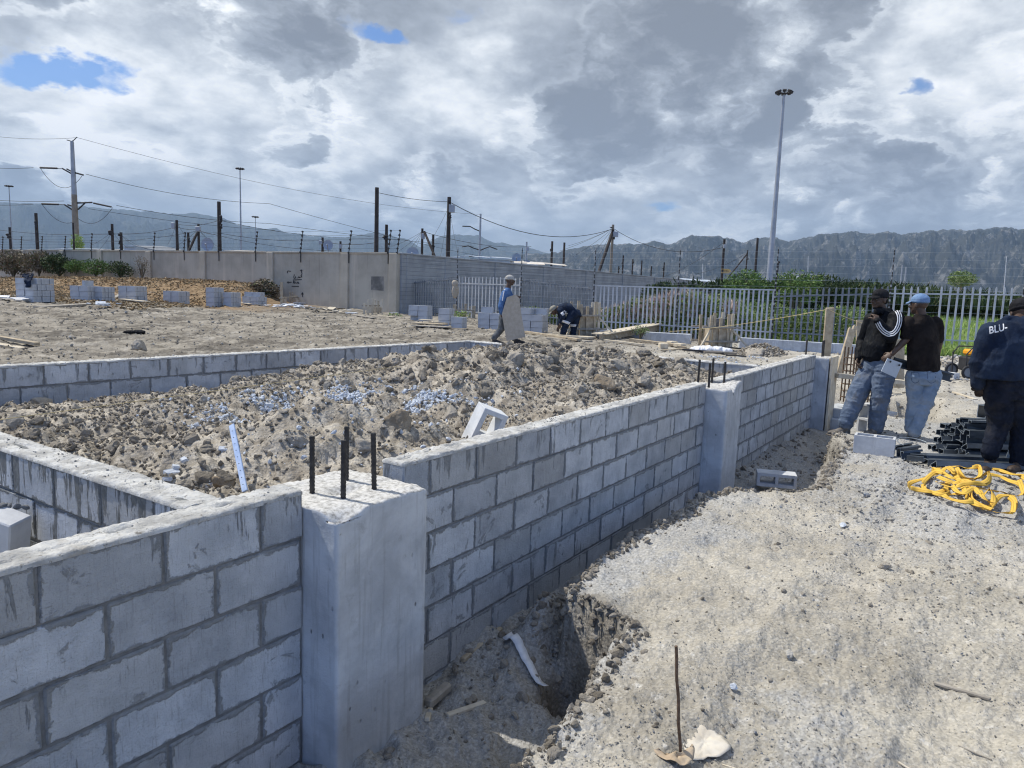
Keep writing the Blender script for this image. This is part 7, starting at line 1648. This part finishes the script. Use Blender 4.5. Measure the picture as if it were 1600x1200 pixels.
LP = [[(130, 845), (150, 780), (300, 745), (420, 700), (520, 670), (600, 735), (660, 790), (720, 850), (760, 930), (790, 990), (900, 1035), (1000, 1050)],
    [(375, 640), (400, 660), (470, 690), (560, 740), (640, 770), (700, 830), (740, 880), (700, 905), (600, 895), (510, 905), (490, 950), (560, 990), (700, 1015), (800, 1020)],
    [(375, 640), (450, 640), (540, 655), (600, 700), (560, 660), (640, 655), (700, 675), (790, 690), (850, 690), (870, 740), (820, 775), (720, 770), (640, 700)],
    [(280, 790), (300, 850), (370, 890), (480, 920), (560, 905), (520, 870), (530, 800), (560, 760)], [(280, 790), (310, 740), (400, 705), (480, 720)],
    [(410, 760), (500, 790), (600, 800), (700, 800), (800, 830), (900, 830), (960, 800), (970, 745), (900, 760), (800, 790), (700, 790), (600, 750)],
    [(430, 740), (520, 760), (620, 780), (740, 810), (860, 820), (950, 790), (960, 740)], [(460, 780), (600, 830), (700, 850), (820, 850), (930, 835)],
    [(980, 755), (1080, 770), (1180, 790), (1270, 840), (1310, 890), (1290, 920), (1200, 915), (1100, 930), (1020, 930), (940, 890), (850, 880), (760, 900), (720, 920), (740, 980), (850, 1020), (980, 1030)],
    [(980, 1030), (1050, 990), (1100, 965), (1190, 970), (1230, 1010), (1250, 1070), (1220, 1105), (1100, 1090), (1000, 1070), (900, 1050)],
    [(860, 900), (930, 960), (1000, 980), (1010, 940), (960, 900), (900, 930)], [(1000, 700), (1100, 715), (1180, 745), (1270, 760), (1330, 790), (1400, 830), (1450, 850)], [(1010, 690), (1080, 685), (1200, 740), (1290, 745), (1400, 760)], [(1280, 770), (1300, 830), (1340, 890), (1420, 900)],
    [(150, 840), (220, 860), (330, 885), (430, 880), (520, 860)], [(580, 820), (640, 880), (720, 890), (800, 880), (870, 900)], [(700, 790), (690, 870), (720, 930)], [(620, 670), (700, 740), (800, 780), (880, 760)], [(1170, 960), (1220, 1000), (1215, 1080), (1190, 1100)]]
for i, lp in enumerate(LP):
    zb = .0 if i in (0, 3, 8, 9, 11, 14) else .02+.012*(i % 4); ribbon([S_(x, y, zb+.012*math.sin(j*1.3+i)**2) for j, (x, y) in enumerate(lp)], .040, i)
sc_ = np.mean(np.array(strapV), 0); so2 = np_mesh('strap', np.array(strapV)-sc_, np.array(strapF), M['web'], smooth=True, attrs={'across': strapA}); so2.location = tuple(sc_)
md = so2.modifiers.new('thick', 'SOLIDIFY'); md.thickness = .0016; tag(so2, 'heap of looped yellow webbing strap on the gravel in front of the steel pile', 'strap')
# ---- generator beyond the men
c = Gs(1512, 590, 0, .05); root = empty('generator', c, 'black wheeled generator with a yellow tank behind the stooping man', 'generator'); R_ = Matrix.Rotation(YAW-math.pi/2, 3, 'Z'); T = lambda x, y, z: tuple(R_ @ Vector((x, y, z)))
mb = MB(); mb.box(T(.12, 0, .32), (.5, .45, .32), R_, .03); mb.ball(T(.05, -.2, .30), (.12, .08, .12), 12, 8); mb.build('engine', M['black'], root)
mb = MB(); mb.box(T(.12, 0, .58), (.42, .36, .14), R_, .04); mb.build('tank', M['orange'] if 'orange' in M else mat('yellow tank', None, .4, (.75, .33, .02)), root)
for y in (-.26, .26):
    mb = MB(); mb.tube([T(-.22, y, .1), T(-.24, y, .55), T(-.12, y, .70), T(.45, y, .70), T(.48, y, .1)], .016, 8); mb.build('frame_tube', M['black'], root)
for y in (-.32, .32): mb = MB(); mb.tube([T(-.20, y-.02, .15), T(-.20, y+.02, .15)], .10, 18); wo = mb.build('wheel', M['dullsteel'], root); mb = MB(); mb.tube([T(-.20+.125*math.cos(a), y, .15+.125*math.sin(a)) for a in np.linspace(0, 6.283, 25)], .032, 8, cap=False); mb.build('tyre', M['black'], wo)
# concrete lumps, rocks
def rock(name, u, v, z, r, m_, label, seed, squash=.7, cat='rock', group=None, sub=4, sink=.25):
    c = G(u, v, z); v_, f_ = ico(sub, seed, squash, .34); q = v_*r; q = q+fbm(q*25/max(r*10, 1), 4, seed)[:, None]*r*.12*nz_(v_.mean(0)+.3)
    o = np_mesh(name, q, f_, M[m_], smooth=True); o.location = (c[0], c[1], z+r*squash*(1-2*sink)*.5+.01); tag(o, label, cat, group); return o
def rock_on(name, u, v, r, m_, label, seed, z0=.55, **k):
    p = Gs(u, v, 0, z0); return rock(name, u, v, p[2], r, m_, label, seed, **k)
GR = 'larger lumps in the soil fill'
rock_on('rock', 352, 762, .085, 'brownrock', 'brown lump of clay in the corner between the two near walls', 1, .5, squash=.8, group=GR)
rock_on('rock', 627, 672, .10, 'brownrock', 'dark angular brown lump in the middle of the fill', 2, .5, squash=.75, group=GR)
rock_on('rock', 705, 655, .085, 'clod', 'rounded pale brown lump right of the dark angular one', 3, .5, squash=.85, group=GR)
rock_on('concrete_lump', 445, 633, .075, 'bluestone', 'larger blue grey cement lump at the left of the pale spill', 4, .5, squash=.9, group='blue grey cement lumps')
rock_on('concrete_lump', 420, 641, .058, 'bluestone', 'smaller blue grey cement lump at the left of the pale spill', 5, .5, squash=.8, group='blue grey cement lumps')
rock_on('concrete_lump', 350, 680, .05, 'bluestone', 'flat pale cement lump left of the blue spirit level', 15, .5, squash=.5, group='blue grey cement lumps')
rock_on('rock', 565, 706, .075, 'clod', 'round brown lump behind the foreground rebar stubs', 6, .5, squash=.9, group=GR)
rock_on('rock', 803, 571, .12, 'clod', 'tallest dark lump on the crest of the fill', 7, .8, squash=.9, group=GR)
rock_on('rock', 845, 572, .14, 'clod', 'second dark lump on the crest of the fill, to the right', 8, .8, squash=.7, group=GR)
rock_on('rock', 945, 610, .13, 'brownrock', 'large brown clod near the back of the fill left of the middle pier', 9, .7, squash=.85, group=GR)
rock_on('rock', 963, 575, .13, 'clod', 'brown clod on the skyline of the fill left of the middle pier', 10, .7, squash=.8, group=GR)
rock_on('rock', 1138, 592, .12, 'clod', 'brown mound of clay beside the middle pier stubs', 11, .5, squash=.8, group=GR)
rock_on('rock', 70, 636, .13, 'clod', 'brown clod near the far wall at the left edge', 12, .45, squash=.7, group=GR)
rock_on('rock', 318, 594, .12, 'clod', 'pale brown clod against the far long wall', 13, .5, squash=.7, group=GR)
rock_on('rock', 218, 548, .16, 'clod', 'dark pointed clod outside the far long wall', 14, .4, squash=.9, group=GR)
rock_on('stone', 1382, 888, .045, 'clod', 'lone brown stone on the open bank', 21, 0., squash=.6, cat='stone')
rock_on('stone', 1318, 823, .045, 'bluestone', 'flat blue grey stone on the bank', 22, 0., squash=.35, cat='stone')
rock_on('stone', 1233, 1028, .035, 'gravel', 'pale rounded stone half sunk in the bank', 23, 0., squash=.6, cat='stone')
rock_on('stone', 1146, 1078, .020, 'bluestone', 'small blue grey stone among the gravel near the upright rod', 24, 0., squash=.7, cat='stone')
rock_on('stone', 1516, 798, .04, 'clod', 'grey brown stone at the front edge of the yellow strap', 25, 0., squash=.7, cat='stone')
# soil heap beside the sacks and rubble by the grass
def heap(u, v, R, hgt, n, label, seed, m_='clod', z0=.4, s0=.04):
    c = Gs(u, v, 0, z0); r = np.random.RandomState(seed); a = r.uniform(0, 6.283, n); d = np.sqrt(r.rand(n))*R; x = c[0]+np.cos(a)*d; y = c[1]+np.sin(a)*d*.8; z = H(x, y)+hgt*np.clip(1-(d/R)**1.6, 0, 1)-.03
    v_, f_ = ico(4, seed, 1, .1); q = v_*np.array([R, R*.8, hgt*.85]); q[:, 2] += (fbm(q*7, 4, seed, .6)-.55)*.22*min(1, hgt*4); q[:, 2] -= .03
    root = empty('soil_heap', c, label, 'soil'); np_mesh('core', q, f_, M['clod'], root, smooth=True)
    o = scatter('clods', np.stack([x-c[0], y-c[1], z-c[2]], -1), s0*(.35+1.3*r.rand(n)**2.5), M[m_], 2, 6, .2, seed, root, True, rough=.4); o['kind'] = 'stuff'
heap(1190, 553, .85, .30, 900, 'heap of brown soil beyond the cross wall right of the sacks', 5, z0=.45)
heap(1175, 560, .5, .08, 200, 'low grey gravel patch in front of the brown soil heap', 6, 'bluestone', .45, .02)
heap(1130, 563, .7, .07, 260, 'low grey gravel patch behind the cross wall below the sacks', 16, 'bluestone', .45, .02)
heap(1490, 570, .9, .22, 220, 'pale rubble at the foot of the palisade left of the generator', 7, 'gravel', .05, .06)
heap(1480, 590, .5, .10, 120, 'small spread of broken stone left of the generator wheel', 8, 'gravel', .05, .05)
b_ = Gs(1481, 592, 0, .05); block_thing((b_[0], b_[1], b_[2]+.08), (math.pi/2, 0, 1.), 'pale grey block among rubble left of the generator')
# ---- small things near the viewer
a = G(1063, 1183, 0.); a[2] = h1(a[0], a[1]); t_ = D(1056, 1010, (a-CAM) @ cF-.03)
mb = MB(); n = 30; mb.tube([tuple((t_-a)*(i/n)+np.array([.004*math.sin(i*.5), 0, -.03*(i == 0)])) for i in range(n+1)], [.0062 if i % 2 else .0056 for i in range(n+1)], 8); o = mb.build('rebar_peg', M['rust']); o.location = tuple(a); tag(o, 'thin rusty rod standing upright in the bank beside the paper', 'rod')
def sheet(name, pix, z, label, m_, seed, amp=.02, cat='paper', cut=10, crease=8, lift=.012):
    P_ = np.array([G(u, v, 0)[:2] for u, v in pix]); c = P_.mean(0); vs = [(*c, 0)]; n = len(P_); rings = 7; D_ = catmull([(*p, 0) for p in np.vstack([P_, P_[:1]])], 4)[:-1]; m = len(D_)
    for k in range(1, rings+1):
        for q in D_: vs.append((c[0]+(q[0]-c[0])*k/rings, c[1]+(q[1]-c[1])*k/rings, 0))
    vs = np.array(vs); vs[:, 2] = H(vs[:, 0], vs[:, 1])*.5+.5*H(*c)+lift+np.abs(fbm(vs[:, :2]*crease+seed, 3, seed, .5, True)-.55)*amp*2
    fs = [(0, 1+k, 1+(k+1) % m) for k in range(m)]; f4 = [(1+(j-1)*m+k, 1+j*m+k, 1+j*m+(k+1) % m, 1+(j-1)*m+(k+1) % m) for j in range(1, rings) for k in range(m)]
    o = np_mesh(name, vs-np.array([*c, 0]), [np.array(fs), np.array(f4)], m_, smooth=True); o.location = (*c, 0); md = o.modifiers.new('t', 'SOLIDIFY'); md.thickness = .002; tag(o, label, cat); return o
M['paper'] = mottled('cement paper', (.52, .46, .37), (.66, .61, .52), 9, 30, .4, .006, .8); M['paper2'] = mottled('brown paper', (.40, .30, .20), (.52, .42, .30), 9, 30, .4, .006, .8)
sheet('paper_sack', [(1066, 1136), (1090, 1124), (1112, 1134), (1122, 1142), (1143, 1158), (1126, 1172), (1100, 1178), (1078, 1182), (1060, 1162)], 0, 'torn piece of pale paper sack lying beside the upright rod', M['paper'], 3, .010, crease=22, lift=.006)
sheet('paper_scrap', [(1020, 1188), (1050, 1190), (1066, 1184), (1083, 1176), (1082, 1192), (1068, 1204), (1040, 1202)], 0, 'curled brown paper scrap at the foot of the upright rod', M['paper2'], 5, .03, crease=14)
def stickg(u0, v0, u1, v1, z, w, t, m_, lab, name='stick', cat='stick'):
    a, b = G(u0, v0, z), G(u1, v1, z)
    if 1: a[2] = h1(a[0], a[1])+t/2; b[2] = h1(b[0], b[1])+t/2
    mb = MB(); mb.beam((0, 0, 0), tuple(b-a), w, t, t*.2); o = mb.build(name, M[m_]); o.location = tuple(a); tag(o, lab, cat)
stickg(1462, 1043, 1550, 1077, 0, .016, .012, 'wood_grey', 'flat grey wooden slat on the bank at lower right')
stickg(1405, 1178, 1450, 1199, 0, .008, .006, 'wood_pale', 'pale thin stalk on the bank near the bottom edge')
stickg(1500, 1146, 1552, 1172, 0, .006, .005, 'wood_grey', 'thin dry stalk right of centre near the bottom edge')
stickg(1490, 614, 1525, 623, 0, .07, .03, 'wood_pale', 'pale plank offcut on the bank behind the stooping man', 'plank', 'plank')
stickg(1130, 1180, 1175, 1200, 0, .005, .004, 'wood_pale', 'very thin straw on the bank right of the paper')
stickg(698, 1124, 758, 1099, -.47, .030, .018, 'wood_pale', 'short splintered pale stick on the trench floor')
stickg(667, 1138, 672, 1108, -.47, .028, .02, 'wood_pale', 'small pale wood chip at the corner of the big pier')
stickg(668, 1098, 700, 1066, -.44, .05, .05, 'wood_grey', 'dark wooden block wedged between the big pier and the wall')
stickg(722, 1040, 782, 995, -.46, .03, .03, 'wood', 'brown wood scrap tucked under the wall in the trench')
# white plastic strip in the trench
mb = MB(); pts = [np.array([p[0], p[1], max(p[2], h1(p[0], p[1])+.02)]) for p in catmull([G(792, 1003, -.40), G(800, 1022, -.43), G(815, 1043, -.45), G(835, 1062, -.44), G(853, 1072, -.42)], 6)]; vs, fs = [], []
for i, p in enumerate(pts):
    t = nz_(pts[min(i+1, len(pts)-1)]-pts[max(i-1, 0)]); s = nz_(np.cross(UP, t)+UP*(.5-.03*i)); w = .030*(1-.45*i/len(pts)); vs += [p-s*w, p+s*w]
    if i: fs.append((2*i-2, 2*i-1, 2*i+1, 2*i))
q0 = pts[0]; mb.add([v-q0 for v in vs], fs, True); o = mb.build('plastic_strip', M['white']); o.location = tuple(q0); o.modifiers.new('t', 'SOLIDIFY').thickness = .003; tag(o, 'curved white plastic strip lying in the trench', 'strip')
# blue spirit level poked into the fill
a, b = D(383, 768, 3.62), D(362, 664, 3.90); mb = MB(); mb.beam((0, 0, 0), tuple(b-a), .030, .012, .002, tuple(cF)); root = empty('steel_batten', a, 'pale blue perforated metal strip stuck upright in the soil behind the near wall', 'strip')
M['bluestrip'] = mottled('pale blue metal', (.33, .44, .66), (.48, .58, .76), 20, 60, .2, .002, .45); mb.build('strip', M['bluestrip'], root)
for k in range(9): q = (b-a)*(.1+.1*k)-cF*.0065; mb = MB(); mb.tube([tuple(q), tuple(q-cF*.001)], .0035, 8); mb.build('hole', M['black'], root)
# broken pale pieces beside it
for i, (u, v, w) in enumerate(((268, 741, .07), (275, 733, .05), (262, 752, .05), (325, 762, .05), (288, 722, .05), (350, 705, .06))):
    p = Gs(u, v, 0, .5); mb = MB(); mb.box((0, 0, .012), (w, w*.6, .02), Matrix.Rotation(i*1.1, 3, 'Z') @ Matrix.Rotation(.3, 3, 'X'), .003, .004); o = mb.build('block_fragment', M['bluestone']); o.location = tuple(p); tag(o, ['flat pale block fragment nearest the cross wall middle', 'pale fragment leaning just above the flat one', 'lowest pale fragment in the scatter by the cross wall', 'pale fragment beside the brown lump in the wall corner', 'upper pale fragment of the scatter by the cross wall', 'pale fragment left of the blue metal strip'][i], 'fragment', 'broken block fragments by the cross wall')
# builder's lines
def line(name, a, b, r, m_, label, sag=.02):
    a, b = np.array(a), np.array(b); mb = MB(); mb.tube([tuple((b-a)*(k/16)-UP*sag*4*(k/16)*(1-k/16)) for k in range(17)], r, 6); o = mb.build(name, M[m_]); o.location = tuple(a); tag(o, label, 'string')
M['twine'] = mottled('yellow twine', (.50, .40, .20), (.62, .52, .30), 40, 200, .3, .001, .9)
line('string_line', G(-40, 661, .79), G(742, 556.5, .79), .0022, 'twine', 'yellow builder\'s twine stretched over the soil fill', .0)
line('string_line', G(735, 557.5, .79), G(858, 541.5, .79), .003, 'white', 'white builder\'s line ending at the right of the far corner', .0)
line('string_line', D(1045, 518, 17), D(1290, 484, 10.3), .004, 'twine', 'pale line tied from the yard to the wooden post', .05)
line('string_line', D(1296, 484, 10.3), D(1370, 510, 12), .004, 'twine', 'pale line running right from the wooden post behind the striped man', .03)
